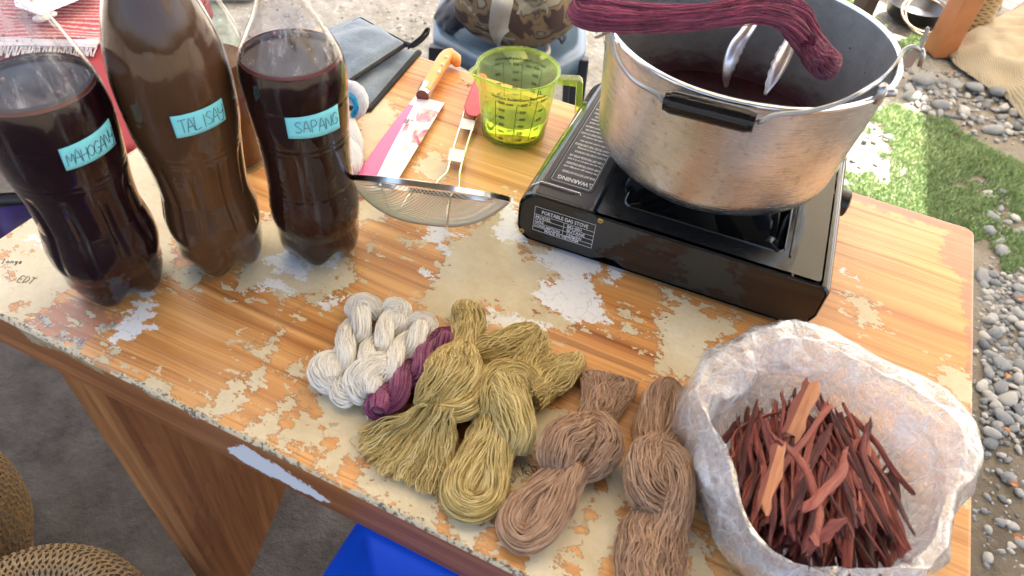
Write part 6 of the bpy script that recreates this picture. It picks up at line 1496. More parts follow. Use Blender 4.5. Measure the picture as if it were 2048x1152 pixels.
def build_stones():
    rng = random.Random(11); pts = []
    zones = [(G([(1966, 545), (2060, 530), (2090, 700), (2080, 880), (1966, 890)]), 210, (.007, .024), 'river stones beside the table', 'grey stone in the pebble bed right of the table'),
             (G([(1800, 175), (1850, 150), (1950, 170), (2048, 210), (2070, 265), (2000, 270), (1920, 235), (1850, 225)]), 75, (.010, .032), 'river stones behind the grass', 'grey stone in the row between grass and netting'),
             (G([(1960, 350), (2060, 420), (2070, 530), (1990, 500), (1950, 430)]), 30, (.008, .026), 'river stones in the grass', 'grey stone in the grass right of the table'),
             (G([(1560, 240), (1700, 210), (1780, 235), (1790, 300), (1740, 400), (1560, 450)]), 30, (.007, .024), 'river stones in the sunlit strip', 'pale stone lying in the sunlit strip behind the pot'),
             (G([(1966, 900), (2060, 880), (2070, 1152), (1966, 1152)]), 14, (.008, .022), 'river stones on the bare soil', 'grey stone on bare soil below the pebble bed'),
             (G([(700, 0), (1150, 0), (1150, 200), (860, 120)]), 14, (.006, .014), 'pebbles on the bare ground', 'grey pebble on gravelly ground behind the table')]
    for poly, n, (r0, r1), grp, lab in zones:
        xs = [p[0] for p in poly]; ys = [p[1] for p in poly]; k = 0; tries = 0; here = []; made = []
        while k < n and tries < 6000:
            tries += 1; x, y = rng.uniform(min(xs), max(xs)), rng.uniform(min(ys), max(ys)); r = r0+(r1-r0)*rng.random()**1.8*(1-.5*tries/6000)
            if not inpoly(x, y, poly): continue
            if any((x-a)**2+(y-b_)**2 < (.78*(r+c))**2 for a, b_, c in here): continue
            here.append((x, y, r)); k += 1
            o = bpy.data.objects.new('river_stone', RK[rng.randrange(10)]); COL.objects.link(o); fl = rng.uniform(.45, .8)
            made.append((r, y, x, o)); o.location = (x, y, -.012+r*fl*.72); o.scale = (r*rng.uniform(.95, 1.35), r*rng.uniform(.75, 1), r*fl); o.rotation_euler = (rng.uniform(-.25, .25), rng.uniform(-.25, .25), rng.uniform(0, 6.28)); tag(o, lab, 'stone', grp)
        pts.append(here)
        ys_ = sorted(m_[1] for m_ in made); big = sorted(made, key=lambda m_: -m_[0]); nb = max(1, len(made)//6)
        for r_i, (r, y, x, o) in enumerate(big):
            where = ('nearest the viewer', 'halfway along', 'farthest from the viewer')[min(2, 3*ys_.index(y)//len(ys_))]
            size = 'largest' if r_i == 0 else ('large' if r_i < nb else ('medium-sized' if r_i < 3*nb else 'small'))
            o['label'] = (lab.replace('grey', size+' grey', 1).replace('pale', size+' pale', 1).replace('small '+size, size)) + ('' if r_i == 0 else ', '+where)
            if r_i == 0: o['label'] = 'largest of the ' + lab.replace('stone', 'stones', 1)
            del o['group']
            if r_i: o['group'] = f'{size} {grp}, {where}'
    # individually recognisable stones
    for px, r, sc, lab in (((1945, 180), .027, (1.2, .9, .7), 'large rounded grey stone between the stone row and the netting'), ((1990, 190), .028, (1.1, .85, .85), 'pale squarish stone touching the edge of the netting'),
                           ((1845, 165), .036, (1.1, .9, .8), 'large tan stone at the edge of the sunlit strip')):
        o = bpy.data.objects.new('river_stone', RK[3 if r < .03 else 5]); COL.objects.link(o); P = U(*px, 0); o.location = (P[0], P[1], .012); o.scale = [r*s for s in sc]; o.rotation_euler = (0, 0, r*90); tag(o, lab, 'stone')
    # gravel too small to tell apart
    V = []; F = []; C = []; ico = rock_meshes(1, 1)[0]; vs = np.array([v.co for v in ico.vertices]); fs = [tuple(p.vertices) for p in ico.polygons]
    polyR = G([(1966, 500), (2100, 500), (2100, 1200), (1900, 1200)]); polyB = G([(1760, 120), (2060, 150), (2080, 300), (1830, 240)]); polyS = G([(1540, 60), (1790, 80), (1800, 300), (1740, 420), (1500, 460)]); polyT = G([(400, -60), (1250, -60), (1220, 330), (620, 60)])
    for poly, n, r0, r1 in ((polyR, 1100, .003, .010), (polyB, 420, .004, .012), (polyS, 420, .004, .014), (polyT, 2400, .002, .007)):
        xs = [p[0] for p in poly]; ys = [p[1] for p in poly]
        for _ in range(n):
            x, y = rng.uniform(min(xs), max(xs)), rng.uniform(min(ys), max(ys))
            if not inpoly(x, y, poly): continue
            r = r0+(r1-r0)*rng.random()**3; a = rng.uniform(0, 6.28); ca, sa = math.cos(a), math.sin(a); q = vs*np.array([r*1.2, r*.85, r*.6]); k = len(V)
            V += [(x+p[0]*ca-p[1]*sa, y+p[0]*sa+p[1]*ca, -.009+r*.3+p[2]) for p in q]; F += [tuple(i+k for i in f) for f in fs]; C += [rng.random()]*len(q)
    o = mk('gravel', V, F, RM, smooth=True); tag(o, 'fine gravel and grit scattered over the bare ground', 'gravel', kind='stuff')
    at = o.data.attributes.new('rnd', 'FLOAT', 'POINT'); at.data.foreach_set('value', np.array(C, dtype=np.float32))
    # fallen leaves
    lm = simple('dead_leaf', (.42, .20, .09), .8)
    for px, lab in (((2030, 598), 'small tan fallen leaf among the upper pebbles'), ((2010, 758), 'tan curled fallen leaf in the middle of the pebble bed'), ((2018, 870), 'long brown fallen leaf on the lower pebbles'), ((2015, 965), 'small orange fallen leaf on the bare soil'), ((2022, 1070), 'orange fallen leaf scrap lowest on the soil'), ((1897, 146), 'orange scrap of leaf by the stone row')):
        P = U(*px, .02); L_ = .022; V = []; F = []
        for i in range(7):
            u = i/6; w = .006*math.sin(math.pi*min(.98, u+.02))+.0006
            for s in (-1, 0, 1): V.append((u*L_, s*w, .004*abs(s)+.004*math.sin(u*3)))
        for i in range(6):
            for j in (0, 1): F.append((i*3+j, i*3+j+1, i*3+j+4, i*3+j+3))
        o = mk('fallen_leaf', V, F, lm); o.location = P; o.rotation_euler = (.2, .1, px[0] % 7); md = o.modifiers.new('s', 'SOLIDIFY'); md.thickness = .0006; tag(o, lab, 'leaf', 'fallen leaves')
build_stones()

# ================================================================== far right: netting, post, rattan post, paper, foot, pan
def build_netting():
    C = U(2010, 110, 0); m, t, b = node_mat('coarse_netting'); co = objco(t)
    w1 = N(t, 'ShaderNodeTexWave', wave_type='BANDS', bands_direction='X'); w1.inputs['Scale'].default_value = 55; w1.inputs['Distortion'].default_value = 2; L(t, co, w1.inputs['Vector'])
    w2 = N(t, 'ShaderNodeTexWave', wave_type='BANDS', bands_direction='Y'); w2.inputs['Scale'].default_value = 55; w2.inputs['Distortion'].default_value = 2; L(t, co, w2.inputs['Vector'])
    f = math_n(t, 'MAXIMUM', w1.outputs['Fac'], w2.outputs['Fac']); n = noise_n(t, co, 6, 5)
    L(t, mix_c(t, f, (.20, .16, .10), mix_c(t, n, (.40, .32, .20), (.58, .50, .34))), b.inputs['Base Color']); b.inputs['Roughness'].default_value = .95; bump(t, b, f, .6, .004)
    poly = G([(1888, 96), (1905, 130), (1940, 155), (1975, 180), (2010, 200), (2048, 245), (2130, 300), (2200, 60), (2120, -30), (2048, 8), (1980, 52)])
    T = thing('fishing_net', 'heap of tan netting with dark corded edge lying on the ground at the right', 'netting', C)
    pa = np.array(poly); c0 = pa.mean(0); bd = crom(np.vstack([np.c_[pa, np.zeros(len(pa))], [*pa[0], 0]]), 140)[:-1, :2]
    V = []; K = 40
    for k in range(K):
        f_ = 1-k/(K-1)*.985
        for p in bd:
            q = c0+(p-c0)*f_; e = 1-f_
            z = .008+.055*min(1, e*4)**.7+.035*abs(mnoise.noise((q[0]*5+q[1]*2, q[1]*9, 2)))*min(1, e*6)+.022*mnoise.noise((q[0]*14, q[1]*14, 5))*min(1, e*6)+.06*e
            V.append((q[0]-C[0], q[1]-C[1], z))
    n_ = len(bd); F = [(k*n_+j, k*n_+(j+1) % n_, (k+1)*n_+(j+1) % n_, (k+1)*n_+j) for k in range(K-1) for j in range(n_)]
    mk('net_sheet', V, F, m, T, smooth=True)
    e = G([(1888, 96), (1896, 118), (1912, 128), (1935, 142), (1950, 158), (1975, 176), (2005, 190), (2048, 240), (2130, 300)])
    e = crom([(x-C[0], y-C[1], .012) for x, y in e], 60)
    MB().tube(e, [.004+(.004 if 28 < i < 34 or i in (5, 6, 14, 15) else 0) for i in range(60)], 8).build('edge_cord', simple('dark_cord', (.08, .09, .10), .9), T, smooth=True)
build_netting()
def up(px, z0=0): return U(px[0], px[1], z0)
def build_post():
    m = simple('orange_varnished_wood', (.36, .13, .045), .4, var=.3, vscale=12)
    a, b_ = up((1872, 120)), up((1912, 112)); d = b_-a; d /= np.linalg.norm(d); s = .085
    T = thing('bench', 'orange-brown varnished wooden bench leg and dark underside beyond the pot', 'bench', (a+b_)/2)
    rz = math.atan2(d[1], d[0]); p = np.array([-d[1], d[0], 0])
    MB().box((0+p[0]*s/2, p[1]*s/2, .28), (s, s, .56), rz-.25).build('leg', m, T, bevel=.004)
    MB().box((p[0]*.35-.10, p[1]*.35, .30), (.07, .07, .60), rz).build('leg', simple('dark_stained_wood', (.05, .03, .02), .5), T, bevel=.004)
    MB().box((p[0]*.3-.02, p[1]*.3, .585), (.40, .75, .05), rz).build('seat', m, T, bevel=.004)
    # rattan post behind
    c = up((1934, 74)); R_ = thing('rattan_post', 'woven rattan post standing behind the wooden bench leg', 'post', c)
    MB().lathe([(.048, 0), (.046, .5), (.0, .5)], 32).build('core', simple('rattan_core', (.22, .14, .06), .8), R_, smooth=True)
    mb = MB()
    for k in range(46): mb.tube([(.050*math.cos(a_), .050*math.sin(a_), .006+k*.011+.0025*math.sin(a_*8+(k % 2)*math.pi)) for a_ in np.linspace(0, 2*math.pi, 33)], .005, 5, cap=False)
    mb.build('woven_bands', simple('rattan', (.45, .31, .14), .6), R_, smooth=True)['kind'] = 'stuff'
    q = [(1893, 92), (1900, 66), (1936, 76), (1924, 96)]; c = up((1912, 84), .02)
    V = [U(x, y, .02+(.012 if i == 2 else 0))-c for i, (x, y) in enumerate(q)]
    S = quad_sheet(V, 8, 6); 
    for j in range(6):
        for i in range(8): S[j, i, 2] += .006*math.sin(i/7*math.pi)
    o = mk('paper_sheet', S.reshape(-1, 3), [(j*8+i, j*8+i+1, (j+1)*8+i+1, (j+1)*8+i) for j in range(5) for i in range(7)], simple('white_paper', (.78, .78, .80), .7, var=.03), smooth=True); o.location = c
    md = o.modifiers.new('s', 'SOLIDIFY'); md.thickness = .001; tag(o, 'small white paper lying on the ground beside the bench leg', 'paper')
build_post()
def build_pan():
    c = up((1822, 38)); T = thing('black_pan', 'round black pan standing on the sunlit ground behind the pot', 'pan', c)
    m = simple('sooty_black', (.012, .012, .013), .35, bmp=.4, bscale=60)
    MB().lathe([(0, .004), (.09, .004), (.115, .02), (.125, .07), (.130, .072), (.118, .068), (.10, .02), (0, .014)], 48).build('pan_body', m, T, smooth=True)
    c2 = up((1838, 52), .03); T2 = thing('wire_coil', 'loose coil of tan wire leaning on the black pan', 'wire', c2)
    mw = simple('tan_wire', (.42, .30, .20), .5)
    for k, (rx, tilt, o_) in enumerate(((.095, .5, 0), (.10, .8, .02))):
        P = []
        for a in np.linspace(0, 2*math.pi*.95, 50): P.append((rx*math.cos(a)+o_, rx*math.sin(a)*math.cos(tilt), .05+rx*math.sin(a)*math.sin(tilt)*.8))
        MB().tube(P, .004, 8).build('wire_loop', mw, T2, smooth=True)
    c3 = up((1800, -12), 0); o = thing('red_container', 'bright red plastic container at the top edge beyond the pot', 'container', c3)
    MB().lathe([(.0, .002), (.05, .002), (.055, .01), (.075, .11), (.08, .112), (.078, .118), (.0, .118)], 40).build('container_body', simple('red_plastic', (.65, .012, .012), .35), o, autos=40)
build_pan()

# a person's foot in a flip-flop, trouser hem above (the rest of the person is out of the frame)
def skin_fig(name, pts, edges, radii, mat, parent, sub=2, root=0):
    me = bpy.data.meshes.new(name); me.from_pydata([tuple(map(float, p)) for p in pts], edges, []); o = bpy.data.objects.new(name, me); COL.objects.link(o); o.parent = parent; me.materials.append(mat)
    md = o.modifiers.new('skin', 'SKIN'); md.use_smooth_shade = True; sk = me.skin_vertices[0].data
    for i, r in enumerate(radii): sk[i].radius = (r, r) if not isinstance(r, tuple) else r
    for i in range(len(pts)): sk[i].use_root = (i == root)
    s = o.modifiers.new('sub', 'SUBSURF'); s.levels = sub; s.render_levels = sub; return o
def build_foot():
    toe = up((1942, 38), .01); heel = up((1998, 2), .01); C = (toe+heel)/2; C[2] = 0; d = heel-toe; d[2] = 0; Ln = .235; d /= np.linalg.norm(d)
    T = thing('person', 'person standing at the top right, bare foot in a teal flip-flop under blue jeans', 'person', (*C[:2], 0), (0, 0, math.atan2(d[1], d[0])))
    # local x: towards the heel, y: across
    skin = simple('skin', (.42, .20, .12), .5, var=.1)
    P = [(.125, 0, .055), (.11, 0, .035), (.06, 0, .060), (.0, .004, .048), (-.045, .006, .036), (-.075, .024, .028), (-.105, .030, .025), (-.075, .006, .027), (-.102, .008, .023), (-.070, -.010, .026), (-.094, -.012, .022), (-.062, -.024, .025), (-.084, -.028, .021), (-.055, -.036, .024), (-.072, -.041, .020), (.10, 0, .11), (.105, 0, .20), (.11, 0, .34), (.115, 0, .46)]
    E_ = [(0, 1), (1, 2), (2, 3), (3, 4), (4, 5), (5, 6), (4, 7), (7, 8), (4, 9), (9, 10), (4, 11), (11, 12), (4, 13), (13, 14), (2, 15), (15, 16), (16, 17), (17, 18)]
    Rr = [.025, .028, .034, (.034, .026), (.036, .02), .014, .012, .009, .0085, .009, .008, .0085, .0075, .008, .007, .034, .036, .048, .055]
    skin_fig('body', P, E_, Rr, skin, T, root=2)
    so = simple('sandal_sole', (.55, .50, .48), .7); teal = simple('teal_rubber', (.03, .16, .19), .5)
    out_ = crom([(-.12, .03, 0), (-.09, .045, 0), (0, .038, 0), (.10, .034, 0), (.135, 0, 0), (.10, -.034, 0), (0, -.042, 0), (-.07, -.048, 0), (-.11, -.02, 0), (-.12, .03, 0)], 40)[:-1]
    n = len(out_); V = [(p[0], p[1], .004) for p in out_]+[(p[0], p[1], .019) for p in out_]
    F_ = thing('flip_flop', 'teal-strapped flip-flop with pale sole worn on the bare foot at the top right', 'sandal', (*C[:2], 0), (0, 0, math.atan2(d[1], d[0])))
    MB().add(V, [tuple(range(n))[::-1], tuple(range(n, 2*n))]+[(i, (i+1) % n, n+(i+1) % n, n+i) for i in range(n)]).build('sole', so, F_)
    for s in (1, -1): MB().tube(crom([(-.078, .014, .02), (-.06, .016, .044), (-.03, .016+s*.022, .062), (.02, s*.038, .045), (.04, s*.040, .015)], 24), .0065, 8).build('strap', teal, F_, smooth=True)
    jm = simple('blue_denim', (.035, .06, .12), .9, bmp=.4, bscale=500); mb = MB(); K = 24; V = []
    for k in range(9):
        z = .15+k*.05; r = .068+.004*k
        for j in range(K): a = 2*math.pi*j/K; rr = r*(1+.05*math.sin(3*a+z*20)); V.append((.105+rr*math.cos(a), rr*math.sin(a), z))
    F = [(k*K+j, k*K+(j+1) % K, (k+1)*K+(j+1) % K, (k+1)*K+j) for k in range(8) for j in range(K)]
    o = mb.add(V, F).build('trouser_leg', jm, T, smooth=True); md = o.modifiers.new('s', 'SOLIDIFY'); md.thickness = .003
build_foot()
# paving under the person
def build_paving():
    m = simple('grey_paver', (.34, .31, .28), .9, var=.25, vscale=8, bmp=.4, bscale=60); T = tag(bpy.data.objects.new('path', None), kind='structure'); COL.objects.link(T)
    o = up((1990, 40)); T.location = (*o[:2], -.006); T.rotation_euler = (0, 0, R(-38)); me = None
    for i in range(-2, 7):
        for j in range(-2, 8):
            x, y = i*.155, j*.105
            if me is None:
                b_ = MB().box((0, 0, 0), (.150, .100, .02)).build('paver', m, T, bevel=.003, seg=1); me = b_.data; b_.location = (x, y, 0); first = b_
            else: b_ = first.copy(); COL.objects.link(b_); b_.location = (x, y, mnoise.noise((x*3, y*3, 0))*.002)
build_paving()

# ================================================================== chair with bag and jacket
def build_chair():
    plas = simple('blue_grey_plastic', (.10, .155, .22), .28, var=.08); zs = .43
    A, B = U(868, 72, zs), U(985, 138, zs); D = U(1170, 105, zs); C = (A+D)/2; O = np.array([C[0], C[1]+.12, 0])
    T = thing('plastic_chair', 'blue-grey plastic chair beyond the table carrying a bag and jacket', 'chair', O)
    ring_px = [(868, 78), (905, 92), (960, 120), (1010, 142), (1060, 148), (1110, 136), (1150, 118), (1172, 98), (1170, 40), (1150, -40), (1060, -70), (930, -50), (880, 0), (866, 50)]
    P = np.array([U(x, y, zs)-O for x, y in ring_px]); Pc = crom(np.vstack([P, P[:1]]), 80)[:-1]; n = len(Pc); ce = Pc.mean(0)
    rows = []
    for s, dz in ((1.0, -.045), (1.0, -.006), (.985, 0), (.86, .001), (.80, -.006), (.5, -.010), (.02, -.011)): rows.append(ce+(Pc-ce)*[s, s, 1]+[0, 0, dz])
    V = np.vstack(rows); F = [(k*n+j, k*n+(j+1) % n, (k+1)*n+(j+1) % n, (k+1)*n+j) for k in range(len(rows)-1) for j in range(n)]
    o = mk('seat', V, F, plas, T, smooth=True); md = o.modifiers.new('s', 'SOLIDIFY'); md.thickness = .004
    lg = simple('dark_chair_leg', (.02, .026, .036), .4)
    for (x, y), dx in (((1162, 108), .02), ((876, 84), -.02), ((1150, -20), .03), ((900, -40), -.03)):
        a = U(x, y, zs)-O; b_ = a.copy(); b_[2] = .0; b_[0] += dx; a[2] -= .01
        mb = MB(); k = []
        for p, w_ in ((a, .022), (b_, .017)):
            for sx, sy in ((-1, -1), (1, -1), (1, 1), (-1, 1)): k.append((p[0]+sx*w_, p[1]+sy*w_*.6, p[2]))
        mb.add(k, [(0, 1, 5, 4), (1, 2, 6, 5), (2, 3, 7, 6), (3, 0, 4, 7), (0, 3, 2, 1), (4, 5, 6, 7)]).build('leg', lg, T, bevel=.004)
    # backrest at the far side
    q = [U(1150, -40, zs)-O, U(930, -50, zs)-O]; V = []
    for k in range(10):
        for j in range(14):
            u = j/13; p = q[0]*(1-u)+q[1]*u; V.append((p[0], p[1]+.10*(k/9)+.03*math.sin(math.pi*u), p[2]+.40*k/9))
    o = mk('backrest', V, [(k*14+j, k*14+j+1, (k+1)*14+j+1, (k+1)*14+j) for k in range(9) for j in range(13)], plas, T, smooth=True); md = o.modifiers.new('s', 'SOLIDIFY'); md.thickness = .006
    # jacket: draped sheet over the left corner and a fold on the right
    jm = cloth_mat('charcoal_cloth', (.022, .026, .038), (.055, .062, .082), 300, .8, .3)
    J = thing('jacket', 'dark charcoal jacket draped over the left and back of the plastic chair', 'jacket', O)
    def drape(name, rows):
        S = np.array([[U(x, y, z)-O for x, y, z in r] for r in rows], float); a, b_, _ = S.shape
        S = np.array([crom(r, 24) for r in S]); S = np.array([crom(S[:, j], 24) for j in range(24)]).transpose(1, 0, 2)
        for i in range(24):
            for j in range(24): S[i, j] += np.array([.008, .004, .012])*mnoise.noise((i*.35, j*.25, a))
        o = mk(name, S.reshape(-1, 3), [(i*24+j, i*24+j+1, (i+1)*24+j+1, (i+1)*24+j) for i in range(23) for j in range(23)], jm, J, smooth=True); md = o.modifiers.new('s', 'SOLIDIFY'); md.thickness = .006
    drape('left_sleeve', [[(905, -20, .50), (885, 5, .49), (868, 30, .45), (868, 60, .38), (872, 85, .34)], [(925, -15, .51), (905, 15, .50), (885, 40, .46), (882, 70, .40), (880, 98, .33)], [(945, -10, .51), (930, 20, .50), (912, 42, .475), (898, 68, .42), (892, 88, .36)], [(980, -10, .50), (960, 25, .485), (938, 45, .465), (915, 52, .45), (900, 62, .44)]])
    drape('front_fold', [[(940, 20, .47), (960, 30, .47), (1000, 45, .46), (1030, 55, .45)], [(930, 40, .47), (955, 48, .47), (1000, 58, .46), (1030, 68, .45)], [(925, 48, .455), (950, 58, .455), (990, 68, .45), (1020, 74, .445)]])
    drape('right_fold', [[(1020, 30, .46), (1060, 15, .50), (1100, 20, .50), (1122, 40, .47)], [(1030, 60, .45), (1065, 48, .475), (1105, 55, .475), (1130, 76, .45)], [(1060, 88, .445), (1085, 82, .45), (1110, 82, .45), (1128, 86, .445)]])
    # camouflage bag
    m, t, b = node_mat('camouflage_fabric'); co = objco(t); n1 = noise_n(t, co, 13, 2, .4, 1.5); n2 = noise_n(t, mapping(t, co, (1, 1, 1), loc=(4, 2, 1)), 17, 2, .4, 1.5)
    c = ramp(t, n1, [(.40, (.06, .035, .03)), (.43, (.19, .13, .07)), (.52, (.20, .145, .085)), (.54, (.045, .03, .028)), (.60, (.28, .26, .19))]); c = mix_c(t, ramp(t, n2, [(.64, 0.0), (.66, 1.0)]), c, (.34, .31, .25))
    L(t, c, b.inputs['Base Color']); b.inputs['Roughness'].default_value = .85; bump(t, b, n1, .5, .01)
    cc = U(1035, -5, .54); Bg = thing('camouflage_bag', 'brown and tan camouflage bag sitting on the plastic chair', 'bag', cc)
    V = []; nn, mm = 48, 24
    for i in range(mm+1):
        ph = math.pi*i/mm
        for j in range(nn):
            a = 2*math.pi*j/nn; k = 1+.10*mnoise.noise((2*math.cos(a)*math.sin(ph), 2*math.sin(a)*math.sin(ph), 2*math.cos(ph)))
            e = abs(math.sin(ph))**.7; V.append((.155*k*math.cos(a)*e, .10*k*math.sin(a)*e, .105*k*math.copysign(abs(math.cos(ph))**.8, math.cos(ph))))
    mk('bag_body', V, [(i*nn+j, i*nn+(j+1) % nn, (i+1)*nn+(j+1) % nn, (i+1)*nn+j) for i in range(mm) for j in range(nn)], m, Bg, smooth=True)
    st = cloth_mat('beige_webbing', (.40, .40, .34), (.56, .56, .50), 600, .8, .1); 
    def strap(rows, w_, name='strap', mat=st):
        P = crom([U(*r)-cc for r in rows], 40); V = []
        for i, p in enumerate(P):
            T_ = P[min(i+1, 39)]-P[max(i-1, 0)]; vd = (p+cc)-np.array([0, 0, CAMZ]); sd = np.cross(T_, vd); sd /= np.linalg.norm(sd); V += [p-sd*w_, p+sd*w_]
        o = mk(name, V, [(2*i, 2*i+1, 2*i+3, 2*i+2) for i in range(39)], mat, Bg, smooth=True); md = o.modifiers.new('s', 'SOLIDIFY'); md.thickness = .003
    strap([(1010, -40, .66), (1006, 0, .64), (1000, 30, .60), (998, 60, .52), (1012, 85, .45), (1030, 105, .44), (1040, 125, .438)], .022)
    strap([(1045, 60, .47), (1075, 66, .455), (1092, 85, .45), (1096, 105, .445), (1080, 118, .442)], .006, 'thin_strap')
    strap([(935, 0, .52), (948, 25, .50), (975, 40, .49), (1000, 42, .48)], .007, 'piping'); strap([(1020, 45, .49), (1050, 50, .49), (1080, 30, .51), (1105, -5, .55)], .007, 'piping')
    strap([(1088, -10, .56), (1090, 20, .50), (1092, 50, .47)], .002, 'drawcord', simple('drawcord', (.3, .22, .15), .8))
build_chair()

# ================================================================== left: neighbouring table under red cloth, paper, shoe, purple cloth
def build_left():
    red = simple('red_cloth', (.33, .040, .048), .9, var=.12, bmp=.4, bscale=700)
    m, t, b = node_mat('red_white_weave'); co = objco(t)
    w1 = N(t, 'ShaderNodeTexWave', wave_type='BANDS', bands_direction='Y', wave_profile='SIN'); w1.inputs['Scale'].default_value = 26; w1.inputs['Distortion'].default_value = 2.2; w1.inputs['Detail'].default_value = 2; w1.inputs['Detail Scale'].default_value = 9; L(t, co, w1.inputs['Vector'])
    n = noise_n(t, mapping(t, co, (60, 200, 1)), 1, 3); f = ramp(t, math_n(t, 'ADD', w1.outputs['Fac'], math_n(t, 'MULTIPLY_ADD', n, .4, -.2)), [(.62, 0.0), (.78, 1.0)])
    L(t, mix_c(t, f, mix_c(t, n, (.40, .06, .075), (.50, .12, .13)), (.66, .42, .43)), b.inputs['Base Color']); b.inputs['Roughness'].default_value = .9; bump(t, b, f, .5, .003)
    z = .70; s0, s1, t0, t1 = -.62, .008, 0.0, .46; BA = TA+R(31)
    O = TW(-1.049, -.348, 0); T = thing('side_table', 'low side table under a plain red cloth beyond the left end of the work table', 'table', O, (0, 0, BA))
    loc = lambda s_, t_, zz: (s_, t_, zz)
    def top(sa, sb, ta, tb, zz, mat, name, par, drop=.0, th=.006, wav=.003):
        nu, nv = 30, 30; V = []
        for j in range(nv):
            for i in range(nu):
                u, v = i/(nu-1), j/(nv-1); s_ = sa+(sb-sa)*u; t_ = ta+(tb-ta)*v; V.append((*loc(s_, t_, zz+wav*mnoise.noise((u*5, v*5, zz*9)))[:2], zz+wav*mnoise.noise((u*5, v*5, zz*9))))
        o = mk(name, V, [(j*nu+i, j*nu+i+1, (j+1)*nu+i+1, (j+1)*nu+i) for j in range(nv-1) for i in range(nu-1)], mat, par, smooth=True); md = o.modifiers.new('s', 'SOLIDIFY'); md.thickness = th; md.offset = -1
        return o
    MB().box((*loc((s0+s1)/2, (t0+t1)/2, 0)[:2], z-.025), (s1-s0-.01, t1-t0-.01, .03)).build('tabletop', leg_mat(), T)
    for a in (s0+.04, s1-.04):
        for b_ in (t0+.04, t1-.04): MB().box((*loc(a, b_, 0)[:2], (z-.04)/2), (.04, .04, z-.04)).build('leg', leg_mat(), T)
    C_ = thing('red_tablecloth', 'plain red cloth covering the side table beyond the left end of the work table', 'tablecloth', O, (0, 0, BA))
    top(s0, s1, t0, t1, z, red, 'cloth_top', C_)
    # hanging front and side
    mb = MB(); V = []
    edge = [(s0, t0), (s1, t0), (s1, t1)]; P = []
    for k in range(2):
        for u in np.linspace(0, 1, 40): P.append((edge[k][0]*(1-u)+edge[k+1][0]*u, edge[k][1]*(1-u)+edge[k+1][1]*u, k))
    for r_ in range(6):
        for i, (a, c, k) in enumerate(P): f_ = r_/5; w_ = .008*math.sin(i*.9)*f_; V.append((*loc(a+(w_*.5+.002 if k else 0), c-(w_+.006*f_ if not k else 0), 0)[:2], z-.002-.03*f_))
    n_ = len(P); o = mb.add(V, [(r_*n_+i, r_*n_+i+1, (r_+1)*n_+i+1, (r_+1)*n_+i) for r_ in range(5) for i in range(n_-1)]).build('cloth_drop', red, C_, smooth=True); md = o.modifiers.new('s', 'SOLIDIFY'); md.thickness = .002
    # woven scarf with white fringe lying on it
    W_ = thing('woven_scarf', 'red and white woven scarf with white fringe folded on the red cloth', 'scarf', O, (0, 0, BA))
    tf = .278; sr = -.118
    top(s0+.02, sr, tf, t1-.0, z+.012, m, 'woven_panel', W_, wav=.006, th=.008)
    wt = simple('white_fringe', (.58, .57, .62), .9, var=.1, vscale=200)
    o = top(s0+.02, sr, tf-.024, tf+.001, z+.013, wt, 'fringe_band', W_, wav=.002, th=.005)
    mb = MB(); rng = random.Random(4); s_ = s0+.02
    while s_ < sr-.005:
        d = rng.uniform(.012, .030); w_ = rng.uniform(.004, .008); mb.tube([loc(s_, tf-.022, z+.012), loc(s_+w_*.2, tf-.022-d, z+.005), loc(s_+w_*.6, tf-.023-d, z+.005), loc(s_+w_, tf-.022, z+.012)], .0013, 5); s_ += w_*1.25
    mb.build('fringe_threads', wt, W_)['kind'] = 'stuff'
    # paper pad on top
    q = [(40, -40), (190, -40), (165, -3), (78, 32), (40, 20)]; q = [(20, -60), (230, -60), (168, -4), (80, 31), (30, 12)]
    c = U(100, 0, z+.04); V = [U(x, y, z+.036)-c for x, y in q]+[U(x, y, z+.031)-c for x, y in q]; n_ = 5
    o = MB().add(V, [tuple(range(n_))[::-1], tuple(range(n_, 2*n_))]+[(i, (i+1) % n_, n_+(i+1) % n_, n_+i) for i in range(n_)]).build('paper_pad', simple('pale_paper', (.70, .73, .82), .5, var=.03)); o.location = c; tag(o, 'pale blue-white sheet of paper lying on the woven scarf', 'paper')
    c = U(100, 34, z+.030); P = crom([U(x, y, z+.030)-c for x, y in [(70, 42), (85, 34), (100, 28), (110, 31)]], 16)
    o = MB().tube(P, [.005, .008, .009, .010, .010, .010, .011, .011, .011, .011, .010, .010, .009, .008, .006, .003], 10).build('white_clip', simple('white_plastic', (.7, .7, .68), .4), smooth=True); o.location = c; o.scale = (1, 1, .5); tag(o, 'small white plastic clip at the edge of the paper on the scarf', 'clip')
    # black cloth bag beyond
    c = U(215, -25, .55); o = thing('black_cloth_bag', 'black cloth bag beyond the scarf at the top edge', 'bag', (c[0], c[1]+.1, 0)); 
    V = []
    for i in range(17):
        ph = math.pi*i/16
        for j in range(28): a_ = 2*math.pi*j/28; k = 1+.18*mnoise.noise((math.cos(a_)*1.5, math.sin(a_)*1.5, ph)); V.append((.17*k*math.cos(a_)*abs(math.sin(ph))**.6, .12*k*math.sin(a_)*abs(math.sin(ph))**.6, .33+.33*math.cos(ph)*k))
    mk('bag_body', V, [(i*28+j, i*28+(j+1) % 28, (i+1)*28+(j+1) % 28, (i+1)*28+j) for i in range(16) for j in range(28)], simple('black_cloth', (.008, .010, .016), .8, bmp=.4, bscale=30), o, smooth=True)
    # shoe
    c = up((448, -8)); S = thing('shoe', 'dark grey shoe with pale sole on the gravel at the top edge', 'shoe', c, (0, 0, R(20)))
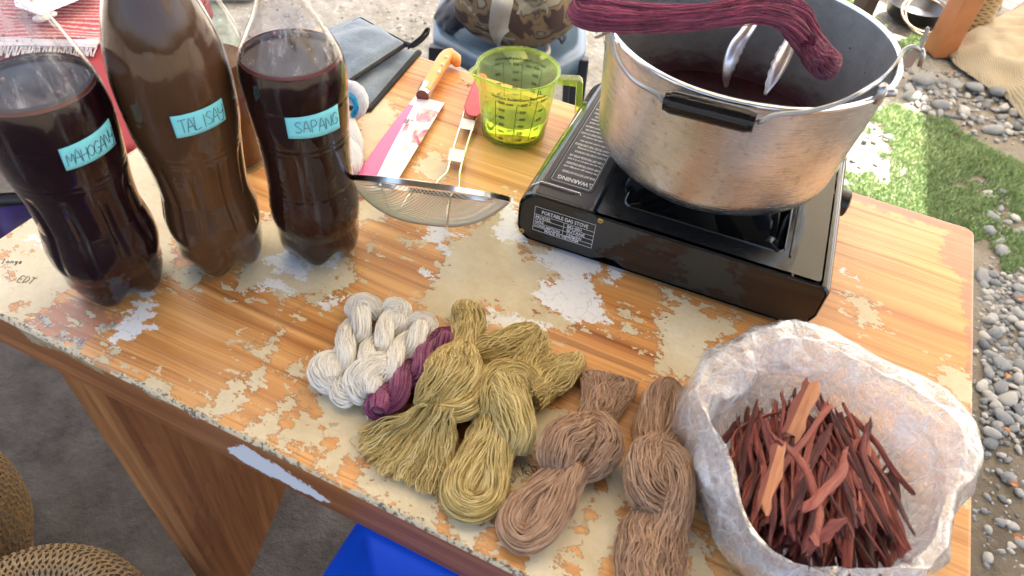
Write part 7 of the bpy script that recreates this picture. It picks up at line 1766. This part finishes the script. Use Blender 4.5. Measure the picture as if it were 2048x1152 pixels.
    def outline(sc): return crom([(-.13*sc, 0, 0), (-.10*sc, .035*sc, 0), (0, .036*sc, 0), (.09*sc, .046*sc, 0), (.135*sc, .01*sc, 0), (.10*sc, -.042*sc, 0), (0, -.036*sc, 0), (-.10*sc, -.034*sc, 0), (-.13*sc, 0, 0)], 36)[:-1]
    def stack(zs_, name, mat):
        V = []; 
        for zz, sc, dx in zs_: V += [(p[0]+dx, p[1], zz+(.03 if zz > .04 and p[0] < -.02 else 0)) for p in outline(sc)]
        n_ = 35; K = len(zs_); mk(name, V, [(k*n_+j, k*n_+(j+1) % n_, (k+1)*n_+(j+1) % n_, (k+1)*n_+j) for k in range(K-1) for j in range(n_)]+[tuple(range(n_))[::-1], tuple((K-1)*n_+j for j in range(n_))], mat, S, smooth=False)
    stack([(0, .98, 0), (.012, 1.0, 0), (.022, .99, 0)], 'sole', simple('pale_sole', (.6, .6, .56), .6)); stack([(.022, .95, 0), (.04, .93, 0), (.055, .8, -.01), (.07, .55, -.03)], 'upper', simple('shoe_upper', (.05, .055, .06), .8))
    # purple cloth with a black rail, left of the table
    O2 = U(10, 440, .55); Pp = thing('purple_cloth', 'purple cloth hanging over a black rail at the left edge', 'cloth', O2)
    pm_ = cloth_mat('purple_fabric', (.035, .012, .14), (.07, .03, .24), 300, .8, .3)
    rows = [[(-80, 400, .60), (-20, 405, .60), (30, 405, .60), (75, 400, .60)], [(-80, 440, .56), (-20, 440, .55), (30, 440, .56), (80, 430, .55)], [(-80, 500, .50), (-20, 490, .49), (20, 480, .48), (80, 465, .47)], [(-80, 560, .40), (-20, 540, .40), (20, 520, .38), (80, 500, .36)]]
    S_ = np.array([crom([U(*p)-O2 for p in r], 30) for r in rows]); S_ = np.array([crom(S_[:, j], 20) for j in range(30)]).transpose(1, 0, 2)
    for i in range(20):
        for j in range(30): S_[i, j, 2] += .010*math.sin(j*.9+i*.1)*i/20
    o = mk('cloth', S_.reshape(-1, 3), [(i*30+j, i*30+j+1, (i+1)*30+j+1, (i+1)*30+j) for i in range(19) for j in range(29)], pm_, Pp, smooth=True); md = o.modifiers.new('s', 'SOLIDIFY'); md.thickness = .004
    a, b_ = U(-700, 444, .62), U(60, 396, .62); Rl = thing('black_rail', 'black metal rail crossing the left edge behind the first bottle', 'rail', (a[0], a[1], 0)); a0 = np.array([a[0], a[1], 0])
    km = simple('black_metal', (.01, .01, .011), .4); MB().tube([a-a0, b_-a0, b_-a0+(b_-a)*.08], .010, 10).build('rail_bar', km, Rl, smooth=True)
    MB().tube([a-a0, (a[0]-a0[0]-.1, 0, 0)], .010, 10).build('rail_leg', km, Rl, smooth=True)
build_left()

# ================================================================== below: blue plastic stool, baskets
def build_low():
    bl = simple('blue_plastic', (.004, .085, .66), .32, var=.05); z = .42
    A, B, Cc = U(722, 1030, z), U(650, 1150, z), U(905, 1120, z)
    d1 = Cc-A; d1 /= np.linalg.norm(d1); O = U(840, 1180, z); O[2] = 0
    T = thing('blue_stool', 'bright blue plastic stool on the ground under the front edge of the table', 'stool', O, (0, 0, math.atan2(d1[1], d1[0])))
    # local frame: origin at stool centre
    rz = math.atan2(d1[1], d1[0]); Rm = np.array([[math.cos(-rz), -math.sin(-rz)], [math.sin(-rz), math.cos(-rz)]])
    a = Rm@(A-O)[:2]; S = .30
    x0, y1 = a[0], a[1]; cx, cy = x0+S/2, y1-S/2
    P = rrect(cx-S/2, cx+S/2, cy-S/2, cy+S/2, .009, 6); n = len(P); V = []
    for s, zz in ((1.03, z-.05), (1.01, z-.006), (.985, z), (.86, z), (.84, z-.006), (.02, z-.007)): V += [(cx+(x-cx)*s, cy+(y-cy)*s, zz) for x, y in P]
    mk('seat', V, [(k*n+j, k*n+(j+1) % n, (k+1)*n+(j+1) % n, (k+1)*n+j) for k in range(5) for j in range(n)], bl, T, smooth=True)
    # flared sides panels / legs
    for k, (sx, sy) in enumerate(((-1, -1), (1, -1), (1, 1), (-1, 1))):
        V = []
        for zz, s, w_ in ((z-.045, .99, .10), (.0, 1.22, .055)):
            x, y = cx+sx*S/2*s, cy+sy*S/2*s; V += [(x, y, zz), (x-sx*w_, y, zz), (x-sx*w_, y-sy*.006, zz), (x-sx*.006, y-sy*.006, zz), (x-sx*.006, y-sy*w_, zz), (x, y-sy*w_, zz)]
        MB().add(V, [(i, (i+1) % 6, 6+(i+1) % 6, 6+i) for i in range(6)]+[(0, 1, 2, 3, 4, 5)[::-1], (6, 7, 8, 9, 10, 11)]).build('leg', bl, T)
    # woven bamboo baskets
    bam = simple('bamboo_splint', (.30, .18, .065), .55, var=.3, vscale=40)
    def basket(c, r, prof, label, nm='bamboo_basket'):
        T = thing(nm, label, 'basket', c); P = crom(prof, 40); V = []; F = []
        def pt(a, u, off): q = P[int(min(max(u, 0), 1)*39)]; return np.array([(q[0]+off)*math.cos(a), (q[0]+off)*math.sin(a), q[1]+off*.3])
        nw = 84; mb = MB(); mb2 = MB()
        for dirn, m_ in ((1, mb), (-1, mb2)):
            for k in range(nw):
                pts = []; a0 = 2*math.pi*k/nw
                for i in range(28):
                    u = i/27; a = a0+dirn*u*1.5; off = .0012*dirn*(1 if (i % 2) else -1)
                    pts.append((a, u, off))
                L_ = len(m_.V); w_ = .030*54/nw*.86
                for a, u, off in pts:
                    for s in (-1, 1): m_.V.append(tuple(pt(a+s*w_, u, off)))
                for i in range(27): m_.F.append((L_+2*i, L_+2*i+1, L_+2*i+3, L_+2*i+2))
        for m_ in (mb, mb2):
            o = m_.build('woven_splints', bam, T); o['kind'] = 'stuff'
        mb = MB(); mb.lathe([(P[0][0]+.003, P[0][1]-.004), (P[0][0]+.004, P[0][1]+.004), (P[0][0]-.004, P[0][1]+.004), (P[0][0]-.004, P[0][1]-.004), (P[0][0]+.003, P[0][1]-.004)], 60).build('rim_hoop', bam, T, autos=40)
        mb = MB(); mb.lathe([(P[-1][0]+.003, P[-1][1]-.004), (P[-1][0]+.004, P[-1][1]+.004), (P[-1][0]-.004, P[-1][1]+.004), (P[-1][0]-.004, P[-1][1]-.004), (P[-1][0]+.003, P[-1][1]-.004)], 60).build('base_hoop', bam, T, autos=40)
        return T
    c = U(60, 1330, .20); c[2] = 0
    basket(c, .15, [(.085, .235), (.115, .262), (.150, .245), (.165, .19), (.155, .10), (.12, .01)], 'woven bamboo basket with rolled shoulder at the bottom left, a white cloth inside')
    cw = cloth_mat('white_cotton', (.45, .47, .44), (.62, .64, .60), 200); V = []
    for i in range(9):
        for j in range(24): a = 2*math.pi*j/24; r = .10*math.cos(i/8*1.5); V.append((r*math.cos(a), r*math.sin(a), .15+.08*math.sin(i/8*1.5)+.012*mnoise.noise((a*2, i*.5, 0))))
    o = mk('white_cloth', V, [(i*24+j, i*24+(j+1) % 24, (i+1)*24+(j+1) % 24, (i+1)*24+j) for i in range(8) for j in range(24)], cw, smooth=True); o.location = c; tag(o, 'crumpled white cloth inside the bamboo basket at the bottom left', 'cloth')
    c = U(-215, 1020, .22); c[2] = 0
    basket(c, .15, [(.07, .26), (.10, .275), (.135, .255), (.150, .20), (.145, .10), (.11, .01)], 'woven bamboo basket cut off by the left edge of the photo')
build_low()
